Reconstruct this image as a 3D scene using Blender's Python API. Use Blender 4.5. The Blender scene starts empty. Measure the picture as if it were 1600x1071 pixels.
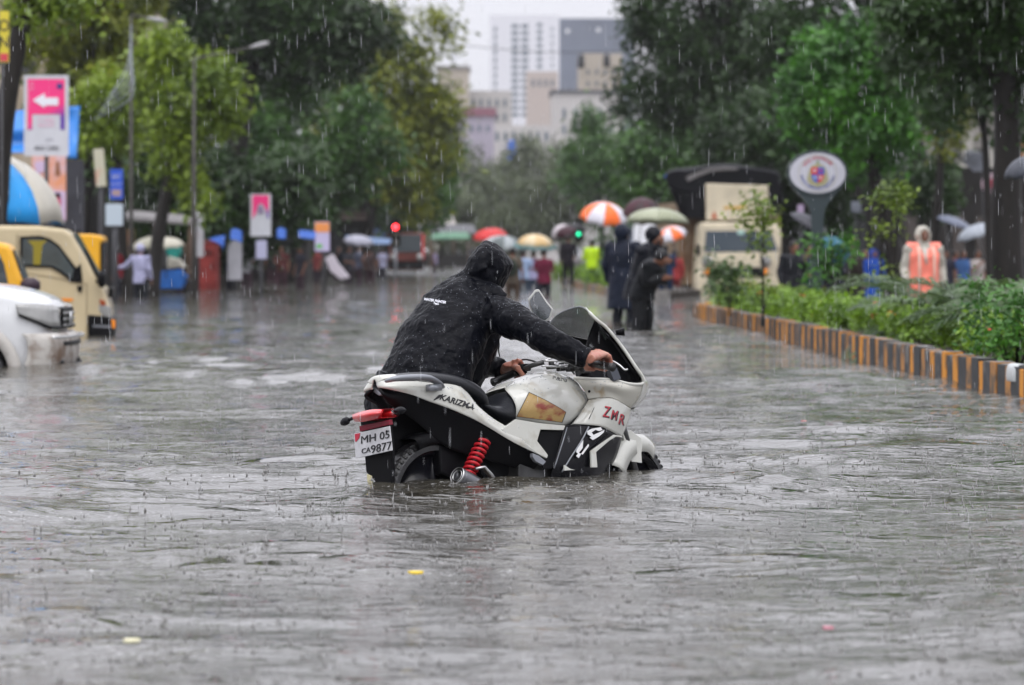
import bpy, math, random
import numpy as np
from math import sin, cos, pi, radians, sqrt, atan2, exp
from mathutils import Vector, Matrix, Euler
from mathutils.bvhtree import BVHTree

# ------------------------------------------------------------------ camera, world, sun, exposure
SC = bpy.context.scene
COL = SC.collection
FPX = 5200.0            # focal length in pixels of the 1600 px wide photograph
HZ = 400.0              # row of the horizon in it
CAMH = 1.0              # eye height above the flood water (water surface is z = 0)
cam = bpy.data.objects.new('camera', bpy.data.cameras.new('camera'))
COL.objects.link(cam)
cam.data.sensor_width = 36.0
cam.data.lens = FPX / 1600 * 36
cam.data.shift_y = -(535.5 - HZ) / 1600
cam.location = (0, 0, CAMH)
cam.rotation_euler = (radians(90), 0, 0)
cam.data.clip_end = 4000
cam.data.clip_start = 0.1
cam.data.dof.use_dof = True
cam.data.dof.focus_distance = 15.25
cam.data.dof.aperture_fstop = 3.8
SC.camera = cam
w = bpy.data.worlds.new('World'); SC.world = w; w.use_nodes = True
nt = w.node_tree; nt.nodes.clear()
wo = nt.nodes.new('ShaderNodeOutputWorld'); bg = nt.nodes.new('ShaderNodeBackground')
sky = nt.nodes.new('ShaderNodeTexSky'); sky.sky_type = 'NISHITA'; sky.sun_disc = False
SUN_EL, SUN_AZ = radians(62), radians(205)
sky.sun_elevation = SUN_EL; sky.sun_rotation = SUN_AZ
sky.air_density = 1.0; sky.dust_density = 6.0; sky.ozone_density = 1.0
hs = nt.nodes.new('ShaderNodeHueSaturation'); hs.inputs['Saturation'].default_value = 0.14
nt.links.new(sky.outputs[0], hs.inputs['Color'])
# thick rain cloud: the clear sky is levelled out towards one even grey-white
mx = nt.nodes.new('ShaderNodeMix'); mx.data_type = 'RGBA'; mx.inputs[0].default_value = 0.72
mx.inputs[7].default_value = (9.3, 9.35, 10.2, 1)
nt.links.new(hs.outputs[0], mx.inputs[6])
# an overcast sky is brighter overhead than at the horizon
tcw = nt.nodes.new('ShaderNodeTexCoord'); sx = nt.nodes.new('ShaderNodeSeparateXYZ'); nt.links.new(tcw.outputs['Generated'], sx.inputs[0])
mr = nt.nodes.new('ShaderNodeMapRange'); mr.inputs[1].default_value = 0; mr.inputs[2].default_value = 1; mr.inputs[3].default_value = .85; mr.inputs[4].default_value = 2.35
nt.links.new(sx.outputs[2], mr.inputs[0])
vm = nt.nodes.new('ShaderNodeVectorMath'); vm.operation = 'SCALE'; nt.links.new(mx.outputs[2], vm.inputs[0]); nt.links.new(mr.outputs[0], vm.inputs['Scale'])
nt.links.new(vm.outputs[0], bg.inputs['Color'])
bg.inputs['Strength'].default_value = 0.13
nt.links.new(bg.outputs[0], wo.inputs['Surface'])
sl = bpy.data.lights.new('sun', 'SUN'); sl.energy = 0.7; sl.angle = radians(25); sl.color = (1, .97, .93)
so = bpy.data.objects.new('sun', sl); COL.objects.link(so)
so.rotation_euler = (radians(28), 0, radians(25)); so.location = (0, 0, 60)
SC.view_settings.view_transform = 'Standard'; SC.view_settings.look = 'None'
SC.view_settings.exposure = -0.08; SC.view_settings.gamma = 1.0
SC.cycles.use_denoising = True
SC.cycles.max_bounces = 6; SC.cycles.volume_bounces = 2; SC.cycles.diffuse_bounces = 3
SC.cycles.glossy_bounces = 3; SC.cycles.transmission_bounces = 4; SC.cycles.transparent_max_bounces = 8
SC.cycles.sample_clamp_indirect = 6
SC.cycles.use_adaptive_sampling = True; SC.cycles.adaptive_threshold = 0.01

# ------------------------------------------------------------------ helpers
def X(px, D): return (px - 800) / FPX * D
def Z(py, D): return CAMH + (HZ - py) / FPX * D
def P(px, py, D): return Vector((X(px, D), D, Z(py, D)))
def DW(py): return CAMH * FPX / (py - HZ)          # depth of a waterline at row py

def tag(o, label=None, cat=None, group=None, kind=None):
    if label: o['label'] = label
    if cat: o['category'] = cat
    if group: o['group'] = group
    if kind: o['kind'] = kind
    return o

def empty(name, loc, rz=0, label=None, cat=None, group=None):
    o = bpy.data.objects.new(name, None); COL.objects.link(o)
    o.location = loc; o.rotation_euler = (0, 0, rz); o.empty_display_size = .2
    return tag(o, label, cat, group)

MATS = {}
def node(nt, t, **kw):
    n = nt.nodes.new(t)
    for k, v in kw.items(): setattr(n, k, v)
    return n
def mat(name, col, rough=.5, metal=0, spec=.28, coat=0, noise=0, nscale=8, col2=None, bump=0, bscale=40, emit=None, estr=0,
        alpha=None, trans=0, stretch=None, detail=4, lo=.35, hi=.65):
    if name in MATS: return MATS[name]
    m = bpy.data.materials.new(name); m.use_nodes = True; nt = m.node_tree
    b = nt.nodes['Principled BSDF']
    c = tuple(col) + (1,)
    b.inputs['Base Color'].default_value = c; b.inputs['Roughness'].default_value = rough
    b.inputs['Metallic'].default_value = metal; b.inputs['Specular IOR Level'].default_value = spec
    b.inputs['Coat Weight'].default_value = coat
    b.inputs['Transmission Weight'].default_value = trans
    m.diffuse_color = c
    tc = node(nt, 'ShaderNodeTexCoord')
    vec = tc.outputs['Object']
    if stretch:
        mp = node(nt, 'ShaderNodeMapping'); mp.inputs['Scale'].default_value = stretch
        nt.links.new(vec, mp.inputs[0]); vec = mp.outputs[0]
    if noise or col2:
        n = node(nt, 'ShaderNodeTexNoise'); n.inputs['Scale'].default_value = nscale; n.inputs['Detail'].default_value = detail
        nt.links.new(vec, n.inputs['Vector'])
        r = node(nt, 'ShaderNodeMapRange'); r.inputs[1].default_value = lo; r.inputs[2].default_value = hi
        nt.links.new(n.outputs[0], r.inputs[0])
        mi = node(nt, 'ShaderNodeMix', data_type='RGBA')
        if col2 is None: col2 = tuple(max(0, x * (1 - noise)) for x in col)
        mi.inputs[6].default_value = c; mi.inputs[7].default_value = tuple(col2) + (1,)
        nt.links.new(r.outputs[0], mi.inputs[0]); nt.links.new(mi.outputs[2], b.inputs['Base Color'])
    if bump:
        n = node(nt, 'ShaderNodeTexNoise'); n.inputs['Scale'].default_value = bscale; n.inputs['Detail'].default_value = 3
        nt.links.new(vec, n.inputs['Vector'])
        bu = node(nt, 'ShaderNodeBump'); bu.inputs['Strength'].default_value = bump; bu.inputs['Distance'].default_value = .01
        nt.links.new(n.outputs[0], bu.inputs['Height']); nt.links.new(bu.outputs[0], b.inputs['Normal'])
    if emit:
        b.inputs['Emission Color'].default_value = tuple(emit) + (1,); b.inputs['Emission Strength'].default_value = estr
    if alpha is not None: b.inputs['Alpha'].default_value = alpha
    MATS[name] = m
    return m

class MB:
    """collects vertices and faces of ONE mesh"""
    def __init__(s): s.v = []; s.f = []; s.mi = []; s.cur = 0
    def add(s, vs, fs, M=None):
        b = len(s.v)
        for p in vs:
            p = Vector(p)
            if M is not None: p = M @ p
            s.v.append(p[:])
        for f in fs: s.f.append([b + i for i in f]); s.mi.append(s.cur)
        return s
    def box(s, c, d, M=None, taper=1.0):
        x, y, z = d[0] / 2, d[1] / 2, d[2] / 2; t = taper
        vs = [(-x, -y, -z), (x, -y, -z), (x, y, -z), (-x, y, -z), (-x * t, -y * t, z), (x * t, -y * t, z), (x * t, y * t, z), (-x * t, y * t, z)]
        vs = [(a + c[0], b + c[1], e + c[2]) for a, b, e in vs]
        return s.add(vs, [(3, 2, 1, 0), (4, 5, 6, 7), (0, 1, 5, 4), (1, 2, 6, 5), (2, 3, 7, 6), (3, 0, 4, 7)], M)
    def tube(s, pts, rads, n=10, cap=True, M=None, up=None, squash=1.0):
        """tube through points; rads a number, list of numbers or of (ra, rb) pairs"""
        pts = [Vector(p) for p in pts]; k = len(pts)
        if not isinstance(rads, (list, tuple)): rads = [rads] * k
        ring = []; vs = []; fs = []
        prev = None
        for i, p in enumerate(pts):
            t = (pts[min(i + 1, k - 1)] - pts[max(i - 1, 0)])
            if t.length < 1e-9: t = Vector((0, 0, 1))
            t.normalize()
            if prev is None:
                u = Vector(up) if up is not None else (Vector((0, 0, 1)) if abs(t.z) < .9 else Vector((1, 0, 0)))
            else: u = prev
            u = (u - t * u.dot(t))
            if u.length < 1e-6: u = t.orthogonal()
            u.normalize(); prev = u; v = t.cross(u)
            r = rads[i]; ra, rb = r if isinstance(r, (list, tuple)) else (r, r * squash)
            for j in range(n):
                a = 2 * pi * j / n
                vs.append(p + u * (cos(a) * ra) + v * (sin(a) * rb))
        for i in range(k - 1):
            for j in range(n):
                a = i * n + j; b = i * n + (j + 1) % n
                fs.append((a, b, b + n, a + n))
        if cap:
            fs.append(tuple(range(n - 1, -1, -1))); fs.append(tuple((k - 1) * n + j for j in range(n)))
        return s.add(vs, fs, M)
    def ball(s, c, r, nu=14, nv=9, M=None):
        if not isinstance(r, (list, tuple)): r = (r, r, r)
        vs = [(c[0], c[1], c[2] - r[2])]; fs = []
        for i in range(1, nv):
            a = -pi / 2 + pi * i / nv
            for j in range(nu):
                b = 2 * pi * j / nu
                vs.append((c[0] + r[0] * cos(a) * cos(b), c[1] + r[1] * cos(a) * sin(b), c[2] + r[2] * sin(a)))
        vs.append((c[0], c[1], c[2] + r[2])); L = len(vs) - 1
        for j in range(nu):
            fs.append((0, 1 + (j + 1) % nu, 1 + j)); fs.append((L, L - nu + j, L - nu + (j + 1) % nu))
        for i in range(nv - 2):
            for j in range(nu):
                a = 1 + i * nu + j; b = 1 + i * nu + (j + 1) % nu
                fs.append((a, b, b + nu, a + nu))
        return s.add(vs, fs, M)
    def prism(s, poly, axis_vec, M=None):
        """closed prism: polygon (3D points) swept by a vector"""
        n = len(poly); a = Vector(axis_vec)
        vs = [Vector(p) for p in poly] + [Vector(p) + a for p in poly]
        fs = [tuple(range(n - 1, -1, -1)), tuple(range(n, 2 * n))] + [(i, (i + 1) % n, n + (i + 1) % n, n + i) for i in range(n)]
        return s.add(vs, fs, M)
    def grid(s, rows, M=None, close=False):
        m, n = len(rows), len(rows[0]); vs = [p for r in rows for p in r]; fs = []
        for i in range(m - 1):
            for j in range(n - (0 if close else 1)):
                a = i * n + j; b = i * n + (j + 1) % n
                fs.append((a, b, b + n, a + n))
        return s.add(vs, fs, M)
    def build(s, name, m, parent=None, smooth=True, bevel=0, sub=0, solid=0, remesh=0, fixn=False, M=None, angle=None):
        me = bpy.data.meshes.new(name); me.from_pydata(s.v, [], s.f); me.validate()
        if not isinstance(m, (list, tuple)): m = [m]
        for x in m: me.materials.append(x)
        if len(m) > 1 and len(s.mi) == len(me.polygons): me.polygons.foreach_set('material_index', s.mi)
        if M is not None: me.transform(M)
        if fixn:
            import bmesh
            bm = bmesh.new(); bm.from_mesh(me); bmesh.ops.recalc_face_normals(bm, faces=bm.faces); bm.to_mesh(me); bm.free()
        if smooth: me.shade_smooth()
        me.update()
        o = bpy.data.objects.new(name, me); COL.objects.link(o)
        if parent is not None: o.parent = parent
        if solid:
            q = o.modifiers.new('solid', 'SOLIDIFY'); q.thickness = solid; q.offset = 0
        if remesh:
            q = o.modifiers.new('remesh', 'REMESH'); q.mode = 'VOXEL'; q.voxel_size = remesh; q.use_smooth_shade = True
        if bevel:
            q = o.modifiers.new('bevel', 'BEVEL'); q.width = bevel; q.segments = 2; q.limit_method = 'ANGLE'; q.angle_limit = radians(35); q.harden_normals = False
        if sub:
            q = o.modifiers.new('sub', 'SUBSURF'); q.levels = sub; q.render_levels = sub
        if angle is not None: me.set_sharp_from_angle(angle=radians(angle))
        return o

def crom(pts, n):
    """Catmull-Rom through points, n segments each"""
    pts = [Vector(p) for p in pts]; out = []; k = len(pts)
    for i in range(k - 1):
        p0, p1, p2, p3 = pts[max(i - 1, 0)], pts[i], pts[i + 1], pts[min(i + 2, k - 1)]
        for j in range(n):
            t = j / n
            out.append(.5 * ((2 * p1) + (p2 - p0) * t + (2 * p0 - 5 * p1 + 4 * p2 - p3) * t * t + (3 * p1 - p0 - 3 * p2 + p3) * t ** 3))
    out.append(pts[-1]); return out

def smooth_net(net, nu=5, nv=5):
    rows = [crom(r, nu) for r in net]
    cols = [crom([r[j] for r in rows], nv) for j in range(len(rows[0]))]
    return [[cols[j][i] for j in range(len(cols))] for i in range(len(cols[0]))]

def mesh_np(name, verts, faces_flat, nper, m, parent=None, smooth=False):
    me = bpy.data.meshes.new(name); nv = len(verts); nf = len(faces_flat) // nper
    me.vertices.add(nv); me.vertices.foreach_set('co', np.asarray(verts, dtype=np.float32).ravel())
    me.loops.add(nf * nper); me.loops.foreach_set('vertex_index', np.asarray(faces_flat, dtype=np.int32))
    me.polygons.add(nf); me.polygons.foreach_set('loop_start', np.arange(0, nf * nper, nper, dtype=np.int32))
    me.update(calc_edges=True)
    if not isinstance(m, (list, tuple)): m = [m]
    for x in m: me.materials.append(x)
    if smooth: me.shade_smooth()
    o = bpy.data.objects.new(name, me); COL.objects.link(o)
    if parent is not None: o.parent = parent
    return o

def copy_tree(o, parent=None, label=None):
    c = o.copy(); COL.objects.link(c)
    if parent is not None: c.parent = parent
    if label: c['label'] = label
    for ch in list(o.children): copy_tree(ch, c)
    return c

def text_mesh(s, size, ext=0.0, align='CENTER', shear=0, space=1.0, bold=0.0):
    """letters as a mesh datablock lying in the XY plane"""
    cu = bpy.data.curves.new('t', 'FONT'); cu.body = s; cu.size = size; cu.extrude = ext; cu.align_x = align; cu.align_y = 'CENTER'
    cu.shear = shear; cu.space_character = space; cu.offset = bold; cu.resolution_u = 3
    o = bpy.data.objects.new('t', cu); COL.objects.link(o)
    dg = bpy.context.evaluated_depsgraph_get(); dg.update()
    me = bpy.data.meshes.new_from_object(o.evaluated_get(dg))
    vs = [v.co.copy() for v in me.vertices]; fs = [tuple(p.vertices) for p in me.polygons]
    bpy.data.objects.remove(o); bpy.data.curves.remove(cu); bpy.data.meshes.remove(me)
    return vs, fs
# ------------------------------------------------------------------ water, ground, haze
def water_mat():
    m = bpy.data.materials.new('flood_water'); m.use_nodes = True; nt = m.node_tree; b = nt.nodes['Principled BSDF']
    L = nt.links.new
    b.inputs['IOR'].default_value = 1.95
    b.inputs['Roughness'].default_value = .04
    tc = node(nt, 'ShaderNodeTexCoord')
    n = node(nt, 'ShaderNodeTexNoise'); n.inputs['Scale'].default_value = .6; n.inputs['Detail'].default_value = 5
    L(tc.outputs['Object'], n.inputs['Vector'])
    cr = node(nt, 'ShaderNodeMix', data_type='RGBA')
    cr.inputs[6].default_value = (.032, .029, .020, 1); cr.inputs[7].default_value = (.062, .057, .046, 1)
    L(n.outputs[0], cr.inputs[0]); 
    # bubbles and froth beaten up by the rain
    nf = node(nt, 'ShaderNodeTexNoise'); nf.inputs['Scale'].default_value = 48; nf.inputs['Detail'].default_value = 2; L(tc.outputs['Object'], nf.inputs['Vector'])
    ng = node(nt, 'ShaderNodeTexNoise'); ng.inputs['Scale'].default_value = 1.4; ng.inputs['Detail'].default_value = 4; L(tc.outputs['Object'], ng.inputs['Vector'])
    ad = node(nt, 'ShaderNodeMath', operation='MULTIPLY_ADD'); ad.inputs[1].default_value = .28; L(ng.outputs[0], ad.inputs[0]); L(nf.outputs[0], ad.inputs[2])
    rf = node(nt, 'ShaderNodeMapRange'); rf.inputs[1].default_value = .77; rf.inputs[2].default_value = .88; rf.inputs[4].default_value = .75; L(ad.outputs[0], rf.inputs[0])
    cf = node(nt, 'ShaderNodeMix', data_type='RGBA'); L(rf.outputs[0], cf.inputs[0]); L(cr.outputs[2], cf.inputs[6]); cf.inputs[7].default_value = (.42, .42, .42, 1)
    L(cf.outputs[2], b.inputs['Base Color'])
    # rings spreading from drops that have just hit the surface
    def rings(scale, freq, seed, amp):
        mp = node(nt, 'ShaderNodeMapping'); mp.inputs['Location'].default_value = (seed * 3.1, seed * 1.7, 0)
        L(tc.outputs['Object'], mp.inputs[0])
        v = node(nt, 'ShaderNodeTexVoronoi', voronoi_dimensions='2D'); v.inputs['Scale'].default_value = scale
        L(mp.outputs[0], v.inputs['Vector'])
        s = node(nt, 'ShaderNodeMath', operation='MULTIPLY'); s.inputs[1].default_value = freq
        L(v.outputs['Distance'], s.inputs[0])
        sc = node(nt, 'ShaderNodeSeparateColor'); L(v.outputs['Color'], sc.inputs[0])
        ph = node(nt, 'ShaderNodeMath', operation='MULTIPLY_ADD'); ph.inputs[1].default_value = 6.28
        L(sc.outputs[0], ph.inputs[0]); L(s.outputs[0], ph.inputs[2])
        si = node(nt, 'ShaderNodeMath', operation='SINE'); L(ph.outputs[0], si.inputs[0])
        fa = node(nt, 'ShaderNodeMapRange', interpolation_type='SMOOTHSTEP'); fa.inputs[1].default_value = 0; fa.inputs[2].default_value = .48
        fa.inputs[3].default_value = 1; fa.inputs[4].default_value = 0
        L(v.outputs['Distance'], fa.inputs[0])
        k = node(nt, 'ShaderNodeMath', operation='MULTIPLY'); L(si.outputs[0], k.inputs[0]); L(fa.outputs[0], k.inputs[1])
        k2 = node(nt, 'ShaderNodeMath', operation='MULTIPLY'); L(k.outputs[0], k2.inputs[0]); L(sc.outputs[1], k2.inputs[1])
        k3 = node(nt, 'ShaderNodeMath', operation='MULTIPLY'); L(k2.outputs[0], k3.inputs[0]); k3.inputs[1].default_value = amp
        return k3.outputs[0]
    hs_ = [rings(7, 36, 1, .0013), rings(13, 30, 2, .0008), rings(26, 24, 3, .00025)]
    n2 = node(nt, 'ShaderNodeTexNoise'); n2.inputs['Scale'].default_value = 26; n2.inputs['Detail'].default_value = 5; n2.inputs['Roughness'].default_value = .62
    mp2 = node(nt, 'ShaderNodeMapping'); mp2.inputs['Scale'].default_value = (.62, 1, 1); L(tc.outputs['Object'], mp2.inputs[0]); L(mp2.outputs[0], n2.inputs['Vector'])
    k = node(nt, 'ShaderNodeMath', operation='MULTIPLY'); L(n2.outputs[0], k.inputs[0]); k.inputs[1].default_value = .0038
    cur = k.outputs[0]
    for sc_, am, ax in ((15, .007, .8), (6.5, .020, .7), (2.6, .040, .6)):
        n3 = node(nt, 'ShaderNodeTexNoise'); n3.inputs['Scale'].default_value = sc_; n3.inputs['Detail'].default_value = 3; n3.inputs['Distortion'].default_value = .6
        mp3 = node(nt, 'ShaderNodeMapping'); mp3.inputs['Scale'].default_value = (ax, 1, 1); mp3.inputs['Rotation'].default_value = (0, 0, .12); L(tc.outputs['Object'], mp3.inputs[0]); L(mp3.outputs[0], n3.inputs['Vector'])
        q3 = node(nt, 'ShaderNodeMapRange', interpolation_type='SMOOTHSTEP'); q3.inputs[1].default_value = .53; q3.inputs[2].default_value = .80; L(n3.outputs[0], q3.inputs[0])
        k_ = node(nt, 'ShaderNodeMath', operation='MULTIPLY_ADD'); L(q3.outputs[0], k_.inputs[0]); k_.inputs[1].default_value = am; L(cur, k_.inputs[2]); cur = k_.outputs[0]
    for h in hs_:
        a = node(nt, 'ShaderNodeMath', operation='ADD'); L(cur, a.inputs[0]); L(h, a.inputs[1]); cur = a.outputs[0]
    # calm patches between ruffled ones
    n4 = node(nt, 'ShaderNodeTexNoise'); n4.inputs['Scale'].default_value = .75; n4.inputs['Detail'].default_value = 3
    mp4 = node(nt, 'ShaderNodeMapping'); mp4.inputs['Scale'].default_value = (1, .45, 1); L(tc.outputs['Object'], mp4.inputs[0]); L(mp4.outputs[0], n4.inputs['Vector'])
    r4 = node(nt, 'ShaderNodeMapRange'); r4.inputs[1].default_value = .38; r4.inputs[2].default_value = .64; r4.inputs[3].default_value = .4; r4.inputs[4].default_value = 1.15; L(n4.outputs[0], r4.inputs[0])
    k5 = node(nt, 'ShaderNodeMath', operation='MULTIPLY'); L(cur, k5.inputs[0]); L(r4.outputs[0], k5.inputs[1]); cur = k5.outputs[0]
    bu = node(nt, 'ShaderNodeBump'); bu.inputs['Strength'].default_value = 1.0; bu.inputs['Distance'].default_value = 1.0
    L(cur, bu.inputs['Height']); L(bu.outputs[0], b.inputs['Normal'])
    return m

def road_x(D): return 3.95 - .0173 * D

def wave_height(x, y):
    rng = np.random.RandomState(5); h = np.zeros_like(x)
    # broad slow swell rolling towards the left, shorter choppy waves on it
    big = np.zeros_like(x)
    for i in range(46):
        lam = .28 * (1.13 ** (i % 20)) * (1 + .2 * rng.rand())
        th = radians(-78 + rng.randn() * 36)
        kx, ky = 2 * pi / lam * cos(th), 2 * pi / lam * sin(th)
        a = .0056 * lam ** 1.05
        wob = .5 * np.sin(x * .7 / lam + rng.rand() * 6) + .5 * np.sin(y * .5 / lam + rng.rand() * 6)
        s = np.sin(kx * x + ky * y + rng.rand() * 6.28 + 1.3 * wob)
        h += a * 1.25 * np.exp(2.6 * (s - 1))
    patch = .6 + .4 * np.sin(x * .45 + 1.2 * np.sin(y * .21)) * np.sin(y * .33 + 1.1 * np.sin(x * .5 + 2))
    h *= patch
    return h - h.mean() - .022

def water():
    # near and middle water: a fine net, widening with distance; far water is part of the same sheet
    ys = [5.0]
    while ys[-1] < 75: ys.append(ys[-1] * 1.0 + max(.006, ys[-1] ** 2 * .00021))
    ys += list(np.geomspace(80, 1500, 60)); ys = np.array(ys)
    u = np.linspace(-1, 1, 900)
    Yg, U = np.meshgrid(ys, u, indexing='ij')
    half = Yg * .2 + 1.2
    Xg = U * half
    Hh = wave_height(Xg, Yg)
    fade = np.clip((95 - Yg) / 75, 0.15, 1) * np.clip((300 - Yg) / 200, 0, 1); Hh *= fade
    # swirl and bow wave round the motorcycle
    bx, by = -.02, 15.9
    r = np.hypot((Xg - bx) * .62, (Yg - by))
    Hh += .006 * np.exp(-(r - .9) ** 2 / .5) * np.sin(22 * r + 3 * np.sin(5 * Xg))
    V = np.stack([Xg, Yg, Hh], -1).reshape(-1, 3)
    n, m = Yg.shape
    i, j = np.meshgrid(np.arange(n - 1), np.arange(m - 1), indexing='ij'); a = (i * m + j).ravel()
    F = np.stack([a, a + 1, a + m + 1, a + m], -1).ravel()
    wm = water_mat()
    o = mesh_np('flood_water', V, F, 4, wm, smooth=True)
    tag(o, kind='structure')
    # still sheet round it, for everything outside the fine net
    mb = MB(); e = -.03
    Y0, Y1 = 5.0, 1500.
    mb.add([(-600, -60, e), (600, -60, e), (600, Y0, e), (-600, Y0, e)], [(0, 1, 2, 3)])
    mb.add([(-2.2, Y0, e), (-600, Y0, e), (-600, Y1, e), (-301.2, Y1, e)], [(0, 3, 2, 1)])
    mb.add([(2.2, Y0, e), (600, Y0, e), (600, Y1, e), (301.2, Y1, e)], [(0, 1, 2, 3)])
    o2 = mb.build('water', wm, smooth=False); tag(o2, kind='structure')
    return V, n, m
WV, WN, WM = water()
g = MB(); g.add([(-900, -60, -.45), (900, -60, -.45), (900, 1900, -.45), (-900, 1900, -.45)], [(0, 1, 2, 3)])
tag(g.build('ground', mat('asphalt', (.05, .05, .05), .9, noise=.4), smooth=False), kind='structure')

def splashes():
    """little spikes of water thrown up where drops land, and drops just above them"""
    rng = random.Random(3); mb = MB()
    for k in range(2800):
        D = 7.2 * (6.0 ** (rng.random() ** .9)); x = rng.uniform(-.17, .17) * D
        if 14.9 < D < 16.6 and -.75 < x < .8 and rng.random() < .7: continue
        h = rng.choice([.001, .0015, .002, .003, .004, .006, .010, .020]) * rng.uniform(.6, 1.3); r = rng.uniform(.0009, .0020)
        z0 = -.012; lx, ly = rng.uniform(-.3, .3) * h, rng.uniform(-.3, .3) * h
        mb.tube([(x, D, z0), (x, D, z0 + .012), (x + lx * .5, D + ly * .5, z0 + .014 + h * .5), (x + lx, D + ly, z0 + .016 + h)], [r * 3.2, r * 1.5, r * .8, r * .25], 5)
        if rng.random() < .45: mb.ball((x + lx, D + ly, z0 + .016 + h * 1.5), r * .9, 5, 3)
        if rng.random() < .2:
            for q in range(5):
                a = q * 1.256 + rng.random(); c = r * 4
                mb.tube([(x + cos(a) * c, D + sin(a) * c, z0), (x + cos(a) * c * 1.7, D + sin(a) * c * 1.7, z0 + .012 + h * .35)], [r * .9, r * .2], 4)
    m = mat('splash_water', (.27, .265, .26), .05, spec=.5)
    tag(mb.build('splashes', m), kind='stuff')
splashes()

def rain():
    rng = random.Random(8); mb = MB()
    for k in range(4000):
        D = 10 * (6 ** rng.random()); x = rng.uniform(-.175, .175) * D; z = 1 + rng.uniform(-.135, .09) * D
        if z < .02: continue
        l = rng.choice([.012, .02, .03, .045, .065]) * rng.uniform(.8, 1.2) * (.8 + D / 60); r = rng.uniform(.0003, .0007) * (.75 + D / 40); tx = rng.uniform(-.06, .02) * l
        mb.tube([(x, D, z), (x + tx * .3, D, z + l * .3), (x + tx, D, z + l)], [r * .7, r, r * .3], 4)
    m = mat('rain_water', (.75, .77, .8), .1, spec=1, trans=.35)
    tag(mb.build('rain', m), kind='stuff')
rain()

def haze():
    mb = MB(); mb.box((0, 640, 74), (1400, 1400, 151))
    m = bpy.data.materials.new('rain_haze'); m.use_nodes = True; nt = m.node_tree; nt.nodes.clear()
    o = node(nt, 'ShaderNodeOutputMaterial'); v = node(nt, 'ShaderNodeVolumePrincipled')
    v.inputs['Color'].default_value = (.93, .94, .97, 1); v.inputs['Density'].default_value = HAZE; v.inputs['Anisotropy'].default_value = .0
    nt.links.new(v.outputs[0], o.inputs['Volume'])
    tag(mb.build('haze', m, smooth=False), kind='stuff')
HAZE = .00014
haze()
# ------------------------------------------------------------------ trees
def leaf_mat(name, c1, c2, rough=.45):
    m = bpy.data.materials.new(name); m.use_nodes = True; nt = m.node_tree; b = nt.nodes['Principled BSDF']; L = nt.links.new
    g = node(nt, 'ShaderNodeNewGeometry'); tc = node(nt, 'ShaderNodeTexCoord')
    n = node(nt, 'ShaderNodeTexNoise'); n.inputs['Scale'].default_value = .8; n.inputs['Detail'].default_value = 2; L(tc.outputs['Object'], n.inputs['Vector'])
    a = node(nt, 'ShaderNodeMath', operation='MULTIPLY_ADD'); L(g.outputs['Random Per Island'], a.inputs[0]); a.inputs[1].default_value = .42
    r = node(nt, 'ShaderNodeMapRange'); r.inputs[1].default_value = .40; r.inputs[2].default_value = .60; r.inputs[4].default_value = .58
    L(n.outputs[0], r.inputs[0]); L(r.outputs[0], a.inputs[2])
    mi = node(nt, 'ShaderNodeMix', data_type='RGBA'); mi.inputs[6].default_value = tuple(c1) + (1,); mi.inputs[7].default_value = tuple(c2) + (1,)
    L(a.outputs[0], mi.inputs[0]); L(mi.outputs[2], b.inputs['Base Color']); b.inputs['Roughness'].default_value = rough
    tr = node(nt, 'ShaderNodeBsdfTranslucent'); L(mi.outputs[2], tr.inputs[0])
    ms = node(nt, 'ShaderNodeMixShader'); ms.inputs[0].default_value = .3
    L(b.outputs[0], ms.inputs[1]); L(tr.outputs[0], ms.inputs[2]); L(ms.outputs[0], nt.nodes['Material Output'].inputs['Surface'])
    return m
LM = dict(
    dark=leaf_mat('leaf_dark', (.006, .018, .004), (.032, .080, .010)),
    mid=leaf_mat('leaf_mid', (.010, .042, .006), (.070, .175, .016)),
    lime=leaf_mat('leaf_lime', (.05, .10, .007), (.26, .36, .025)),
    olive=leaf_mat('leaf_olive', (.040, .070, .006), (.26, .29, .02)),
    green=leaf_mat('leaf_green', (.010, .058, .006), (.085, .26, .018)),
    hedge=leaf_mat('leaf_hedge', (.035, .09, .006), (.27, .46, .025), .35),
    palm=leaf_mat('leaf_palm', (.025, .055, .015), (.11, .19, .05), .4),
    haze=leaf_mat('leaf_hazed', (.055, .07, .035), (.12, .15, .07)))  # far leaves paled in colour to stand for haze
BARK = mat('bark_wet', (.014, .011, .009), .6, noise=.5, nscale=6, stretch=(1, 1, .3), bump=.6, bscale=25)

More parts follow.
